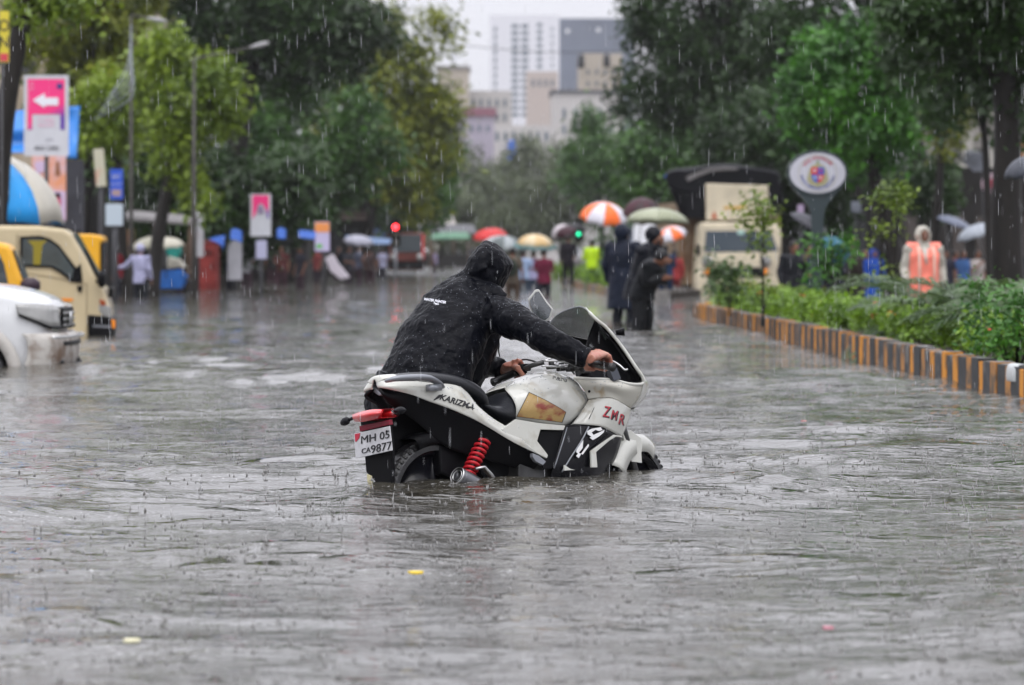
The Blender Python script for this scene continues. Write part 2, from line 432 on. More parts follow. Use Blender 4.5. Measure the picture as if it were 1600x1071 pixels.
def leaf_cloud(centers, radii, n, size, seed, flat=.6, aspect=.5, keep=None):
    """n leaf faces (bent quads) spread through lumps; returns verts, flat faces"""
    rng = np.random.RandomState(seed)
    centers = np.array(centers, float); radii = np.array(radii, float)
    if radii.ndim == 1: radii = np.stack([radii] * 3, -1)
    vol = np.prod(radii, 1) ** (2 / 3.); ci = rng.choice(len(centers), n, p=vol / vol.sum())
    d = rng.randn(n, 3); d /= np.linalg.norm(d, axis=1)[:, None]
    rr = rng.rand(n) ** .42
    # each lump is again made of twigs so the outline is ragged
    p = centers[ci] + d * radii[ci] * rr[:, None]
    tw = rng.randn(n // 9 + 1, 3) * .5
    k = rng.randint(0, len(tw), n)
    p += tw[k] * size * 2.2
    nrm = d * .7 + rng.randn(n, 3) * .6 + np.array([0, 0, flat]); nrm /= np.linalg.norm(nrm, axis=1)[:, None]
    t = rng.randn(n, 3); t -= (t * nrm).sum(1)[:, None] * nrm; t /= np.linalg.norm(t, axis=1)[:, None]
    s = np.cross(nrm, t); L = (size * (.55 + .9 * rng.rand(n)))[:, None]
    W = L * aspect
    v = np.stack([p, p + t * L * .55 + s * W * .5, p + t * L * 1.1 - nrm * L * .15, p + t * L * .5 - s * W * .5], 1)
    return v.reshape(-1, 3), np.arange(4 * n)

def lumps(cx, cz, rx, rz, ry, n, seed, lump=.33, hollow=.35, droop=0):
    """positions of leaf clumps over an uneven crown (local coordinates)"""
    rng = random.Random(seed); out = []; rad = []
    while len(out) < n:
        a, b, c = rng.uniform(-1, 1), rng.uniform(-1, 1), rng.uniform(-1, 1)
        q = sqrt(a * a + b * b + c * c)
        if q > 1 or q < hollow: continue
        out.append((cx + a * rx, b * ry, cz + c * rz)); r = lump * rng.uniform(.5, 1.2)
        rad.append((r * rx, r * ry, r * rz * .75))
    return out, rad

def tree(px, D, top, bottom, wpx, m, label, seed=1, n=12000, leaf=.22, lean=0, name='street_tree', group=None, trunk=.22, nl=26,
         depth=None, hollow=.35, base_px=None, lump=.33, extra=None, flip=1, shared=None, crown_dx=0):
    """a tree whose crown spans pixel rows top..bottom and wpx pixels at depth D"""
    k = D / FPX; zt, zb = Z(top, D), Z(bottom, D); rz = (zt - zb) / 2; cz = (zt + zb) / 2; rx = wpx * k / 2; ry = depth or rx * .85
    bx = X(base_px if base_px is not None else px, D); cx = X(px, D) - bx
    e = empty(name, (bx, D, -.4), 0, label, 'tree', group)
    cz += .4
    rng = random.Random(seed)
    c, r = lumps(cx, cz, rx, rz, ry, nl, seed, lump, hollow)
    if extra:
        for (ex, ey, er) in extra:      # extra lumps at pixel positions, radius in pixels
            c.append((X(ex, D) - bx, rng.uniform(-.3, .3) * ry, Z(ey, D) + .4)); q = er * k; r.append((q, q, q * .8))
    v, f = leaf_cloud(c, r, n, leaf, seed)
    mesh_np('crown', v, f, 4, m, parent=e)
    mb = MB(); hh = max(cz - rz * .55, 1.2)
    top_p = Vector((cx * .8, 0, hh))
    mb.tube(crom([(0, 0, -.1), (cx * .2 + rng.uniform(-.1, .1), rng.uniform(-.1, .1), hh * .35), (cx * .5, 0, hh * .7), top_p], 4), [trunk * (1.25 - .55 * i / 12) for i in range(13)], 10)
    for i in range(7):
        q = Vector(rng.choice(c)); midp = top_p.lerp(q, .5) + Vector((0, 0, rng.uniform(.0, .25) * rz))
        st = top_p.lerp(Vector((cx * .5, 0, hh * .7)), rng.random() * .8)
        mb.tube(crom([st, midp, q], 4), [trunk * (.5 - .42 * j / 8) for j in range(9)], 6)
    mb.build('trunk', BARK, e)
    return e
GL, GC, GR = 'trees along the left side of the street', 'hazy trees at the far end of the street', 'trees along the right side of the street'
# left side, back to front
tree(600, 160, 40, 330, 190, LM['olive'], 'tall olive green tree whose crown reaches furthest right on the left side', 11, 16000, .34, group=GL, nl=34, extra=[(690, 45, 24), (705, 70, 12), (662, 150, 40), (700, 190, 22), (690, 240, 30), (600, 30, 34), (560, 120, 40), (675, 25, 18), (650, 320, 30), (715, 180, 9), (640, 270, 40)], base_px=566)
tree(560, 190, 110, 352, 300, LM['dark'], 'dark dense tree behind the tall olive one', 41, 15000, .36, group=GL, nl=40, base_px=520)
tree(640, 175, 170, 350, 170, LM['mid'], 'mid green tree hanging low over the far red bus', 12, 11000, .34, group=GL, base_px=590, nl=26)
tree(485, 130, 90, 350, 250, LM['mid'], 'broad mid green tree behind the small pink sign', 13, 19000, .28, group=GL, nl=40, extra=[(420, 250, 40), (560, 200, 45), (600, 240, 40), (380, 200, 40)], base_px=470)
tree(400, 112, -140, 150, 370, LM['dark'], 'huge dark tree with its crown leaving the top of the picture', 14, 26000, .26, group=GL, nl=50, extra=[(300, 60, 40), (520, 80, 40), (470, 40, 50), (500, -30, 60), (570, -60, 50)], base_px=350, trunk=.4)
tree(160, 100, -130, 230, 300, LM['olive'], 'olive green tree behind the tall pink arrow sign', 15, 19000, .26, group=GL, nl=30, base_px=120, lump=.26, hollow=.2)
tree(340, 98, 190, 390, 330, LM['dark'], 'low dark tree filling the shade above the stalls', 16, 16000, .26, group=GL, nl=36, base_px=270, trunk=.3)
tree(288, 82, 58, 250, 150, LM['lime'], 'bright yellow-green young tree beside the tall lamp post', 17, 9500, .2, group=GL, nl=26, extra=[(285, 260, 22), (300, 290, 20), (318, 315, 14), (270, 240, 18), (255, 265, 12), (350, 190, 24), (240, 120, 22), (310, 330, 9), (345, 120, 20)], base_px=235, trunk=.16)
tree(175, 84, 120, 250, 110, LM['lime'], 'loose yellow-green tree with cables passing in front', 18, 3800, .2, group=GL, nl=16, base_px=200, trunk=.14, lump=.26)
# a trunk leaning in close on the left, its crown above the frame
def leaning_tree():
    D = 46; e = empty('street_tree', (X(0, D), D, -.4), 0, 'black leaning trunk closest on the left, beside the yellow roadside sign', 'tree', GL)
    q = [P(-8, 560, D), P(-4, 330, D), P(2, 230, D), P(14, 140, D), P(38, 20, D), P(62, -90, D)]
    q = [p - e.location for p in q]
    mb = MB(); mb.tube(crom(q, 5), [.17 - .0022 * i for i in range(26)], 12)
    mb.tube(crom([q[4], P(100, -60, D) - e.location, P(170, -120, D) - e.location], 4), [.07 - .005 * i for i in range(9)], 7)
    mb.build('trunk', BARK, e)
    c = [P(a, b, D) - e.location for a, b in ((20, -40), (70, -10), (110, -30), (60, 20), (100, 12), (160, -40), (20, 10), (-20, -60), (130, 5))]
    v, f = leaf_cloud(c, [.28] * 9, 1500, .12, 5); mesh_np('crown', v, f, 4, LM['lime'], parent=e)
leaning_tree()
tree(180, 122, 60, 330, 300, LM['dark'], 'dark dense tree behind the blue sign on the left', 42, 15000, .26, group=GL, nl=40, base_px=130, trunk=.3)
# far end
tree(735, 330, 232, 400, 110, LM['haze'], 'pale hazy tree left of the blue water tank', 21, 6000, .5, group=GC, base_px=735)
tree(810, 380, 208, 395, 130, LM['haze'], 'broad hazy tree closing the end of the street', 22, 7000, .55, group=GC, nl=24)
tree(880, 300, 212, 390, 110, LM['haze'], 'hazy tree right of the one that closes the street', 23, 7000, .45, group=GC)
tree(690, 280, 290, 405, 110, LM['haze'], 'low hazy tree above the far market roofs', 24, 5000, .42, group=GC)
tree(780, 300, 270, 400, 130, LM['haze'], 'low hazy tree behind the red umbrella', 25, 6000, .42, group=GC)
tree(940, 230, 172, 385, 110, LM['mid'], 'half hazy green tree above the orange and white umbrella', 26, 9000, .38, group=GC, extra=[(925, 200, 30), (980, 250, 50), (905, 260, 22)])
# right side
tree(1095, 125, -150, 235, 210, LM['dark'], 'towering dark tree behind the truck', 31, 24000, .27, group=GR, nl=46, extra=[(1010, 30, 24), (985, 12, 14), (1000, 70, 22), (985, 115, 18), (968, 140, 14), (1010, 130, 34), (975, 170, 18), (1050, 180, 40), (1200, 100, 50), (1180, 200, 40), (1150, 20, 60)], base_px=1190, trunk=.4)
tree(1060, 150, 180, 380, 190, LM['mid'], 'wide green tree left of the truck roof', 32, 13000, .32, group=GR, nl=30, base_px=1060)
tree(1200, 118, 150, 330, 190, LM['dark'], 'dark tree directly above the truck tarpaulin', 33, 13000, .26, group=GR, nl=30, base_px=1230)
tree(1330, 78, 40, 270, 190, LM['green'], 'bright green tree above the oval sign', 34, 15000, .19, group=GR, nl=40, extra=[(1250, 130, 26), (1255, 190, 30), (1290, 80, 30), (1262, 250, 20), (1400, 220, 30), (1420, 120, 30), (1350, 50, 30)], base_px=1415, trunk=.2)
tree(1360, 92, -160, 140, 330, LM['dark'], 'dark canopy over the bright green tree', 35, 19000, .22, group=GR, nl=44, base_px=1480, trunk=.3)
tree(1475, 84, 110, 235, 110, LM['olive'], 'thin yellowish tree in front of the pale building', 36, 2600, .17, group=GR, nl=18, base_px=1460, lump=.24, trunk=.12)
tree(1560, 44, -110, 112, 330, LM['dark'], 'near dark tree with the thick black trunk at the right edge', 37, 19000, .12, group=GR, nl=46, base_px=1588, trunk=.2, extra=[(1440, 60, 26), (1410, 20, 30), (1500, 110, 26), (1560, 120, 20), (1540, 90, 30), (1595, 150, 26), (1450, 10, 30), (1600, 200, 14), (1480, 140, 12)])
tree(1440, 88, 250, 330, 130, LM['dark'], 'low bushy tree behind the sapling on the median', 38, 5000, .17, group=GR, nl=20, base_px=1440, trunk=.12)
tree(1130, 170, 60, 330, 260, LM['dark'], 'dark dense tree far behind the cargo truck', 43, 16000, .34, group=GR, nl=40, base_px=1090, trunk=.3)
tree(1530, 70, -60, 215, 260, LM['dark'], 'dark crown behind the thick black trunk', 44, 12000, .2, group=GR, nl=30, base_px=1552, trunk=.09, lump=.26)
tree(1270, 105, 170, 350, 200, LM['dark'], 'dark low tree behind the oval sign', 45, 12000, .24, group=GR, nl=30, base_px=1290, trunk=.2)
# ------------------------------------------------------------------ the motorcycle
PSI, LEAN = radians(42), radians(-8)
BO = Vector((X(685, 15.2), 15.2, -.45))
BM = Matrix.Translation(BO) @ Matrix.Rotation(PSI, 4, 'Z') @ Matrix.Rotation(LEAN, 4, 'X')
BI = BM.inverted()
def BL(px, py, y):
    """point of the motorcycle's own side plane y = const seen at this place of the photograph"""
    o = BI @ Vector((0, 0, CAMH)); d = BI.to_3x3() @ Vector(((px - 800) / FPX, 1, (HZ - py) / FPX))
    return o + d * ((y - o.y) / d.y)
bike = empty('motorcycle', (0, 0, 0), 0, 'white sports motorcycle with red tail light, pushed by the man in the black jacket', 'motorcycle')
bike.matrix_world = BM
WHITE = mat('pearl_white_paint', (.47, .47, .43), .22, coat=.6, noise=.12, nscale=9, col2=(.24, .20, .13), lo=.57, hi=.86, detail=9)
WHITEG = mat('grimy_white_paint', (.44, .43, .38), .35, noise=.3, nscale=16, col2=(.30, .22, .12), lo=.56, hi=.74)
BLK = mat('black_paint', (.004, .004, .006), .2, spec=.2)
BPL = mat('black_plastic', (.004, .004, .005), .45, spec=.09)
RUB = mat('black_rubber', (.009, .009, .010), .34, spec=.55, bump=.3, bscale=80)
VIN = mat('seat_vinyl', (.008, .009, .012), .3, spec=.4, bump=.2, bscale=90)
STEEL = mat('steel', (.45, .45, .45), .3, metal=1)
DSTEEL = mat('dark_steel', (.12, .12, .12), .45, metal=.8, noise=.5)
GREYM = mat('grey_metal_paint', (.20, .21, .23), .28, metal=.4, coat=.4)
REDL = mat('red_lens', (.55, .008, .012), .12, coat=.8, spec=.7)
REDP = mat('red_spring_paint', (.42, .012, .02), .35)
def mirror(pts): return [Vector((p[0], -p[1], p[2])) for p in pts]

def side_panel(name, net, m, thick=.006, nu=5, nv=5, both=True, parent=None, label=None):
    """curved shell from a control net of (px, row, y); built on the right side and mirrored to the left"""
    rows = [[BL(a, b, y) if not isinstance(a, Vector) else a for (a, b, y) in r] for r in net]
    rows = smooth_net(rows, nu, nv)
    mb = MB(); mb.grid(rows); o = mb.build(name, m, parent or bike, solid=thick, fixn=True)
    if label: o['label'] = label
    if both:
        mb = MB(); mb.grid([[Vector((p.x, -p.y, p.z)) for p in r] for r in rows]); mb.build(name, m, parent or bike, solid=thick, fixn=True)
    return o

def loft(stations, m, name, parent=None, n=28, sub=4, bevel=0):
    """body from stations (x, z_low, z_high, half_width, exponent, lowest-width share)"""
    st = crom([Vector((a[0], a[1], a[2])) for a in stations], sub)
    wd = crom([Vector((a[3], a[4], a[5] if len(a) > 5 else 1)) for a in stations], sub)
    rings = []
    for s, q in zip(st, wd):
        zc, hh = (s.y + s.z) / 2, (s.z - s.y) / 2; ring = []
        for j in range(n):
            a = 2 * pi * j / n; c_, s_ = cos(a), sin(a); e = 2 / q.y
            yy = abs(c_) ** e * (1 if c_ >= 0 else -1); zz = abs(s_) ** e * (1 if s_ >= 0 else -1)
            f = 1 if zz > 0 else 1 + (q.z - 1) * -zz
            ring.append((s.x, yy * q.x * f, zc + zz * hh))
        rings.append(ring)
    mb = MB(); mb.grid(rings, close=True)
    mb.f.append(list(range(n - 1, -1, -1))); mb.f.append([(len(rings) - 1) * n + j for j in range(n)]); mb.mi += [0, 0]
    return mb.build(name, m, parent or bike, fixn=True)

def wheel(name, x, r, wdt, turn=0):
    e = empty(name, (x, 0, r)); e.parent = bike; e.rotation_euler = (0, 0, turn)
    prof = [(-.5, -.052), (-.52, -.03), (-.42, -.008), (-.2, 0), (0, .004), (.2, 0), (.42, -.008), (.52, -.03), (.5, -.052)]
    mb = MB(); N = 56; rows = []
    for i in range(N):
        a = 2 * pi * i / N; rows.append([((r + q) * cos(a), p * wdt, (r + q) * sin(a)) for p, q in prof])
    rows.append(rows[0]); mb.grid(rows)
    for i in range(N):      # tread blocks, in herringbone pairs
        a = 2 * pi * (i + .5) / N
        for s in (-1, 1):
            M = Matrix.Rotation(-a, 4, 'Y') @ Matrix.Translation((r + .001, s * wdt * .24, 0)) @ Matrix.Rotation(s * .5, 4, 'X')
            mb.box((-.004, 0, 0), (.012, wdt * .34, .021), M)
            M = Matrix.Rotation(-a, 4, 'Y') @ Matrix.Translation((r - .016, s * wdt * .44, .012)) @ Matrix.Rotation(s * .7, 4, 'Z')
            mb.box((0, 0, 0), (.012, wdt * .2, .014), M)
    mb.build('tyre', RUB, e, smooth=False)
    mb = MB(); rr = r - .055; rows = []
    for i in range(N + 1):
        a = 2 * pi * i / N; rows.append([(q * cos(a), p, q * sin(a)) for p, q in ((-.04, rr + .008), (-.035, rr - .02), (.035, rr - .02), (.04, rr + .008))])
    mb.grid(rows)
    for k in range(5):
        a = 2 * pi * k / 5
        mb.tube([(.03 * cos(a), 0, .03 * sin(a)), ((rr - .015) * cos(a + .25), 0, (rr - .015) * sin(a + .25))], [(.018, .025), (.012, .02)], 6)
    mb.tube([(0, -.07, 0), (0, .07, 0)], .035, 14); mb.tube([(0, -.012, 0), (0, .012, 0)], .235, 32)
    mb.build('rim', BLK, e)
    return e
wheel('wheel', .0, .305, .11)
wheel('wheel', 1.35, .30, .09)

# frame, engine block and everything dark under the seat
mb = MB()
mb.prism([(.02, -.06, .62), (.02, -.06, .45), (.35, -.06, .30), (.95, -.06, .28), (1.0, -.06, .55), (.75, -.06, .72), (.35, -.06, .74), (.12, -.06, .80)], (0, .12, 0))
mb.tube([(.95, 0, .35), (1.12, 0, .85)], .045, 10)
mb.build('frame', BPL, bike, smooth=False, bevel=.012)
mb = MB(); mb.tube([(.55, -.13, .42), (.55, .13, .42)], .12, 20); mb.box((.62, 0, .52), (.26, .2, .2)); 
for i in range(7): mb.box((.74, 0, .40 + .028 * i), (.2, .19, .012))
mb.build('engine', DSTEEL, bike, bevel=.006, smooth=False)
mb = MB(); 
for s in (-1, 1): mb.tube([(.0, s * .085, .305), (.25, s * .09, .36), (.45, s * .08, .38)], [(.03, .018)] * 3, 10)
mb.build('swingarm', DSTEEL, bike)
mb = MB(); rows = []
for i in range(16):
    a = radians(20 + i * 6.2); rows.append([((.34 - dz) * cos(a), y * .075, .305 + (.34 - dz) * sin(a)) for y, dz in ((-1, .06), (-1, .01), (-.5, 0), (.5, 0), (1, .01), (1, .06))])
mb.grid(rows); mb.build('hugger', BPL, bike, solid=.006, fixn=True)
# twin shock absorbers with red springs
for s in (-1, 1):
    a, b = BL(727, 752, -.13), BL(755, 690, -.13)
    a, b = Vector((a.x, s * .13, a.z)), Vector((b.x, s * .13, b.z)); d = (b - a)
    mb = MB(); mb.tube([a - d * .1, b + d * .3], .012, 10); mb.tube([b + d * .0, b + d * .25], .024, 12); mb.tube([a - d * .1, a + d * .15], .02, 10)
    sh = mb.build('shock_absorber', DSTEEL, bike)
    pts = []; dn = d.normalized(); u = dn.orthogonal().normalized(); v = dn.cross(u)
    for i in range(200):
        t = i / 199; an = t * 2 * pi * 9; pts.append(a.lerp(b, t * 1.03 - .0) + (u * cos(an) + v * sin(an)) * .029)
    mb = MB(); mb.tube(pts, .0078, 7); mb.build('spring', REDP, sh)
# muffler
m0, m1 = BL(714, 743, -.2), BL(790, 790, -.17)
ax = (m1 - m0); ax.y = .03
mb = MB(); mb.tube([m0, m0 + ax * .08, m0 + ax * .2, m0 + ax * .6, m0 + ax * 1.3], [.036, .043, .045, .048, .035], 22, cap=False)
mb.tube([m0 + ax * .01, m0 + ax * .12], [.026, .024], 18, cap=False); mb.tube([m0 + ax * .06, m0 + ax * .07], [.043, .043], 18)
mu = mb.build('muffler', mat('muffler_metal', (.16, .16, .17), .3, metal=.9), bike)
mb = MB(); mb.tube([m0 - ax * .003, m0 + ax * .02], [.0385, .041], 22, cap=False); mb.tube([m0 + ax * .0, m0 + ax * .03], [.027, .027], 18, cap=False)
mb.build('end_ring', STEEL, mu, solid=.003)
q = [BL(742, 733, -.19), BL(755, 730, -.2), BL(766, 742, -.2), BL(772, 752, -.2)]
mb = MB(); mb.tube(q, [(.008, .02)] * 4, 8); mb.build('heat_shield', STEEL, bike)
# rear mudguard hanging down behind the wheel, number plate, lights
def rear_pt(px, py, x):     # point on the cross plane x = const
    o = BI @ Vector((0, 0, CAMH)); d = BI.to_3x3() @ Vector(((px - 800) / FPX, 1, (HZ - py) / FPX))
    return o + d * ((x - o.x) / d.x)
XR = -.33
def rear_poly(pts, x, t, name, m, parent=None, bevel=.003):
    mb = MB(); mb.prism([rear_pt(a, b, x) for a, b in pts], (t, 0, 0)); return mb.build(name, m, parent or bike, smooth=False, bevel=bevel, fixn=True)
rear_poly([(562, 652), (606, 645), (612, 700), (612, 756), (590, 757), (572, 738), (570, 715)], XR + .03, .02, 'mudguard', BPL)
mb = MB(); mb.prism([BL(600, 622, .03), BL(640, 645, .03), BL(705, 690, .03), BL(700, 770, .03), BL(620, 770, .03), BL(610, 700, .03)], (0, .03, 0)); mb.build('tail_dark_fill', BPL, bike, smooth=False, fixn=True)  # black sheet added in place of shade and dark clothes under the tail
pl = rear_poly([(553, 678), (609, 666), (613, 704), (555.5, 717)], XR - .012, .004, 'number_plate', mat('plate_white', (.55, .55, .57), .4, noise=.15, nscale=30, bump=.1))
rear_poly([(561, 666), (608, 656), (609, 664), (562, 675)], XR - .006, .02, 'reflector', mat('dark_red', (.16, .006, .02), .2), bevel=.002)
rear_poly([(573, 741), (580, 744), (581, 757), (574, 754)], XR + .022, .006, 'reflector', mat('amber_clear', (.55, .5, .3), .2), bevel=.001)
def plate_text(s, px, py, size, m, x=XR - .015, shear=0, bold=.0, sx=1.0, slope=-12 / 56):
    vs, fs = text_mesh(s, 1.0, 0, 'LEFT', shear, 1.0, bold)
    out = []
    for v in vs: out.append(rear_pt(px + v.x * size * sx, py - v.y * size + v.x * size * sx * slope, x))
    mb = MB(); mb.add(out, fs); return mb
inkm = mat('plate_ink', (.02, .02, .022), .5)
mb = plate_text('MH 05', 563, 689, 17, inkm, sx=.98)
for t, a, b, z, k in (('CA', 564.5, 706, 11, .95), ('9877', 579, 703.5, 18, .92)):
    q = plate_text(t, a, b, z, inkm, sx=k); mb.add(q.v, q.f)
mb.build('lettering', inkm, pl, smooth=False, solid=.002)
mb = MB(); mb.tube([rear_pt(604, 674, XR - .014), rear_pt(604, 674, XR - .018)], .005, 12); mb.build('bolt', BPL, pl)
rear_poly([(554, 678.5), (562.5, 676.8), (561, 685), (556, 691), (555, 690)], XR - .0145, .002, 'sticker', mat('sticker_red', (.45, .03, .06), .4), pl, bevel=0)
# tail light
tl = [[rear_pt(550.5, 648, XR - .02), rear_pt(566, 643, XR - .05), rear_pt(582, 640, XR - .055), rear_pt(599, 640, XR - .02), rear_pt(604, 640.5, XR + .10)],
      [rear_pt(551, 653, XR - .03), rear_pt(566, 650, XR - .075), rear_pt(582, 647, XR - .08), rear_pt(597, 646, XR - .04), rear_pt(603, 645, XR + .10)],
      [rear_pt(554, 659, XR - .02), rear_pt(567, 659.5, XR - .05), rear_pt(582, 656, XR - .055), rear_pt(596, 652.5, XR - .02), rear_pt(600, 650, XR + .10)]]
r_ = smooth_net(tl, 4, 4); back = [[Vector((p.x + .09, p.y, p.z)) for p in r] for r in r_]
mb = MB(); mb.grid(r_); mb.grid(back)
nn = len(r_[0]); edge = r_[0] + [r[-1] for r in r_[1:-1]] + r_[-1][::-1] + [r[0] for r in r_[1:-1]][::-1]
eb = [Vector((p.x + .09, p.y, p.z)) for p in edge]
mb.grid([edge, eb], close=True)
mb.build('tail_light', REDL, bike, fixn=True)
for px_, py_, qx, qy in ((553, 653, 532, 662), (606, 645, 634, 641)):   # turn signals on short stalks
    a = rear_pt(px_, py_, XR + .03); b = rear_pt(qx, qy, XR + .02); c = a.lerp(b, .35)
    mb = MB(); mb.tube([a, c], .008, 8); d = b - c
    mb.tube([c, c + d * .2, c + d * .55, c + d * .85, b], [.010, .018, .020, .013, .004], 12, squash=.7)
    mb.build('turn_signal', BLK, bike)
# tail body: white side cowls, seat, grab rails
side_panel('tail_cowl', [
    [(589, 600, -.015), (602, 595, -.06), (640, 592, -.105), (690, 595, -.12), (715, 603, -.13), (732, 617, -.135), (745, 634, -.15), (770, 655, -.17), (800, 672, -.18)],
    [(590, 604, -.02), (604, 604, -.08), (640, 606, -.125), (690, 612, -.145), (712, 620, -.155), (730, 633, -.165), (752, 652, -.18), (785, 675, -.19), (825, 696, -.195)],
    [(592, 606, -.02), (604, 607, -.075), (640, 616, -.12), (672, 628, -.14), (700, 638, -.15), (735, 653, -.165), (765, 669, -.18), (803, 692, -.19), (851, 715, -.19)]], WHITE, .008, 5, 5)
side_panel('tail_underside', [
    [(592, 606, -.02), (640, 615, -.11), (700, 638, -.14), (765, 669, -.17), (851, 715, -.18)],
    [(596, 615, -.06), (640, 632, -.09), (700, 662, -.11), (765, 694, -.14), (840, 725, -.15)],
    [(604, 628, -.03), (645, 655, -.06), (700, 700, -.08), (765, 720, -.1), (830, 738, -.11)]], BPL, .01)
# tail top: bridge between the two cowls
rows = []
for px_, py_, hw in ((589, 600, .015), (601, 593, .06), (620, 590, .09), (650, 588, .11)):
    c = BL(px_, py_, -hw); rows.append([Vector((c.x, y * hw, c.z + .02 * (1 - y * y))) for y in (-1, -.6, -.2, .2, .6, 1)])
mb = MB(); mb.grid(smooth_net(rows, 3, 3)); mb.build('tail_top', WHITE, bike, solid=.006, fixn=True)
# rear face under the tail: dark wedge that carries the light
mb = MB(); mb.prism([rear_pt(575, 599, -.24), rear_pt(580, 598, -.24), rear_pt(604, 617, -.2), rear_pt(610, 640, -.2), rear_pt(602, 648, -.2), rear_pt(592, 640, -.24), rear_pt(576, 620, -.24)], (.15, 0, .03))
mb.build('tail_bracket', BPL, bike, smooth=False, bevel=.008, fixn=True)
mb = MB(); mb.prism([rear_pt(575, 600, -.26), rear_pt(581, 601, -.26), rear_pt(597, 617, -.26), rear_pt(592, 619, -.26), rear_pt(578, 610, -.26)], (.03, 0, 0)); mb.build('hook', GREYM, bike, smooth=False, bevel=.004, fixn=True)
# seat: high pillion pad, step, low rider pad
def S(px, py, hw, thick, e=2.6, y=0):
    c = BL(px, py, y); return (c.x, c.z - thick, c.z, hw, e)
loft([S(596, 594, .05, .03), S(604, 587, .10, .06), S(640, 583, .135, .08), (*S(680, 586, .14, .09),), S(712, 596, .14, .10), S(730, 609, .13, .10), S(738, 622, .115, .09)], VIN, 'pillion_seat')
def S2(px, top, bot, hw, e=2.6, y=-.1):
    a, b = BL(px, top, -.04), BL(px, bot, y); return (a.x, b.z, a.z, hw, e)
loft([S2(733, 618, 626, .07), S2(740, 626, 640, .11), S2(752, 634, 650, .13), S2(764, 634, 660, .14), S2(776, 624, 668, .14), S2(787, 614, 672, .13), S2(797, 611, 670, .125), S2(803, 613, 668, .10)], VIN, 'rider_seat')
for s in (-1, 1):
    pts = [BL(603, 596, -.125), BL(618, 592, -.165), BL(645, 590.5, -.18), BL(668, 591, -.18), BL(685, 599, -.165), BL(692, 606, -.15)]
    pts = [Vector((p.x, p.y * -s, p.z)) for p in pts]
    if s == 1: pts = [pts[2].lerp(pts[3], q_) for q_ in (.5, 1)] + [pts[3].lerp(pts[4], .5)] + pts[3:][1:] + [pts[5] + (pts[5] - pts[4]) * .2]
    assert len(pts) == 6, len(pts)
    mb = MB(); mb.tube(crom(pts, 5), [(.006 + .010 * sin(pi * min(1, i / 25 + .05)), .012 + .012 * sin(pi * min(1, i / 25))) for i in range(26)], 12, up=(0, 0, 1))
    a, b = pts[4], pts[3]; mb.box((pts[4].x - .03, pts[4].y + s * -.0, pts[4].z - .02), (.07, .03, .03))
    gr = mb.build('grab_rail', GREYM, bike, fixn=True)
# fuel tank: control net over the right half, mirrored, closed along the middle
TN = [[(789, 606, 0), (812, 590, 0), (840, 583, 0), (866, 582, 0), (890, 590, 0), (903, 600, 0)],
      [(790, 610, -.07), (815, 597, -.09), (843, 590, -.10), (870, 590, -.10), (893, 599, -.09), (908, 608, -.07)],
      [(800, 622, -.12), (822, 610, -.15), (848, 606, -.165), (876, 608, -.165), (900, 614, -.14), (916, 618, -.11)],
      [(806, 636, -.14), (828, 628, -.175), (852, 626, -.19), (880, 628, -.19), (904, 630, -.165), (919, 628, -.13)],
      [(806, 650, -.13), (828, 646, -.17), (852, 647, -.185), (880, 648, -.185), (900, 646, -.165), (912, 640, -.13)],
      [(806, 658, -.11), (828, 661, -.14), (852, 665, -.15), (876, 667, -.15), (892, 660, -.14), (903, 652, -.11)],
      [(808, 664, -.03), (828, 668, -.03), (852, 671, -.03), (874, 672, -.03), (890, 668, -.03), (900, 660, -.03)]]
def half_shell(name, net, m, nu=5, nv=5, thick=.004, parent=None, snap=None):
    rows = smooth_net([[BL(*p) for p in r] for r in net], nu, nv)
    full = [[Vector((p.x, -p.y, p.z)) for p in r] for r in rows[::-1]] + rows[1:] if snap == 'top' else None
    mb = MB(); mb.grid(full); return mb.build(name, m, parent or bike, fixn=True, solid=thick)
tank = half_shell('fuel_tank', TN, WHITE, snap='top')
def Yd(p): return p
# knee pads / panel seam round the tank front
mb = MB(); mb.tube(crom([BL(898, 591, -.10), BL(910, 604, -.125), BL(919, 620, -.15), BL(914, 638, -.155), BL(900, 655, -.16), BL(885, 666, -.165), BL(860, 669, -.17), BL(806, 660, -.15)], 4), .0035, 6)
mb.build('tank_seam', BPL, tank)

# fairing
FU = [[(897, 591, -.14), (923, 593, -.17), (956, 594, -.205), (982, 600, -.215), (1003, 602, -.19)],
      [(905, 600, -.15), (927, 603, -.185), (952, 602, -.228), (979, 609, -.225), (1002, 611, -.18)],
      [(914, 612, -.15), (930, 613, -.18), (950, 612, -.208), (974, 621, -.205), (996, 625, -.165)],
      [(919, 624, -.155), (935, 622, -.185), (955, 622, -.205), (970, 629, -.195), (984, 638, -.155)]]
fup = side_panel('upper_fairing', FU, WHITEG, .006)
NOSE = [[(925, 492, -.115), (929, 510, -.06), (922, 520, 0)],
        [(948, 513, -.14), (950, 524, -.08), (935, 533, 0)],
        [(973, 544, -.17), (976, 549, -.10), (962, 548, 0)],
        [(993, 573, -.20), (998, 577, -.12), (985, 575, 0)],
        [(1004, 592, -.20), (1011, 597, -.11), (1003, 600, 0)],
        [(1003, 606, -.19), (1012, 609, -.10), (1004, 614, 0)],
        [(997, 624, -.165), (1004, 624, -.09), (1000, 626, 0)],
        [(984, 638, -.155), (992, 636, -.08), (986, 640, 0)]]
def nose(name, m, inset, thick, r0=0):
    rows = []
    for r in NOSE[r0:]:
        q = [BL(*p) for p in r]; q = [Vector((p.x - inset, p.y * (1 - inset * 4), p.z)) for p in q]
        rows.append(q + [Vector((p.x, -p.y, p.z)) for p in q[-2::-1]])
    mb = MB(); mb.grid(smooth_net(rows, 5, 5)); return mb.build(name, m, bike, solid=thick, fixn=True)
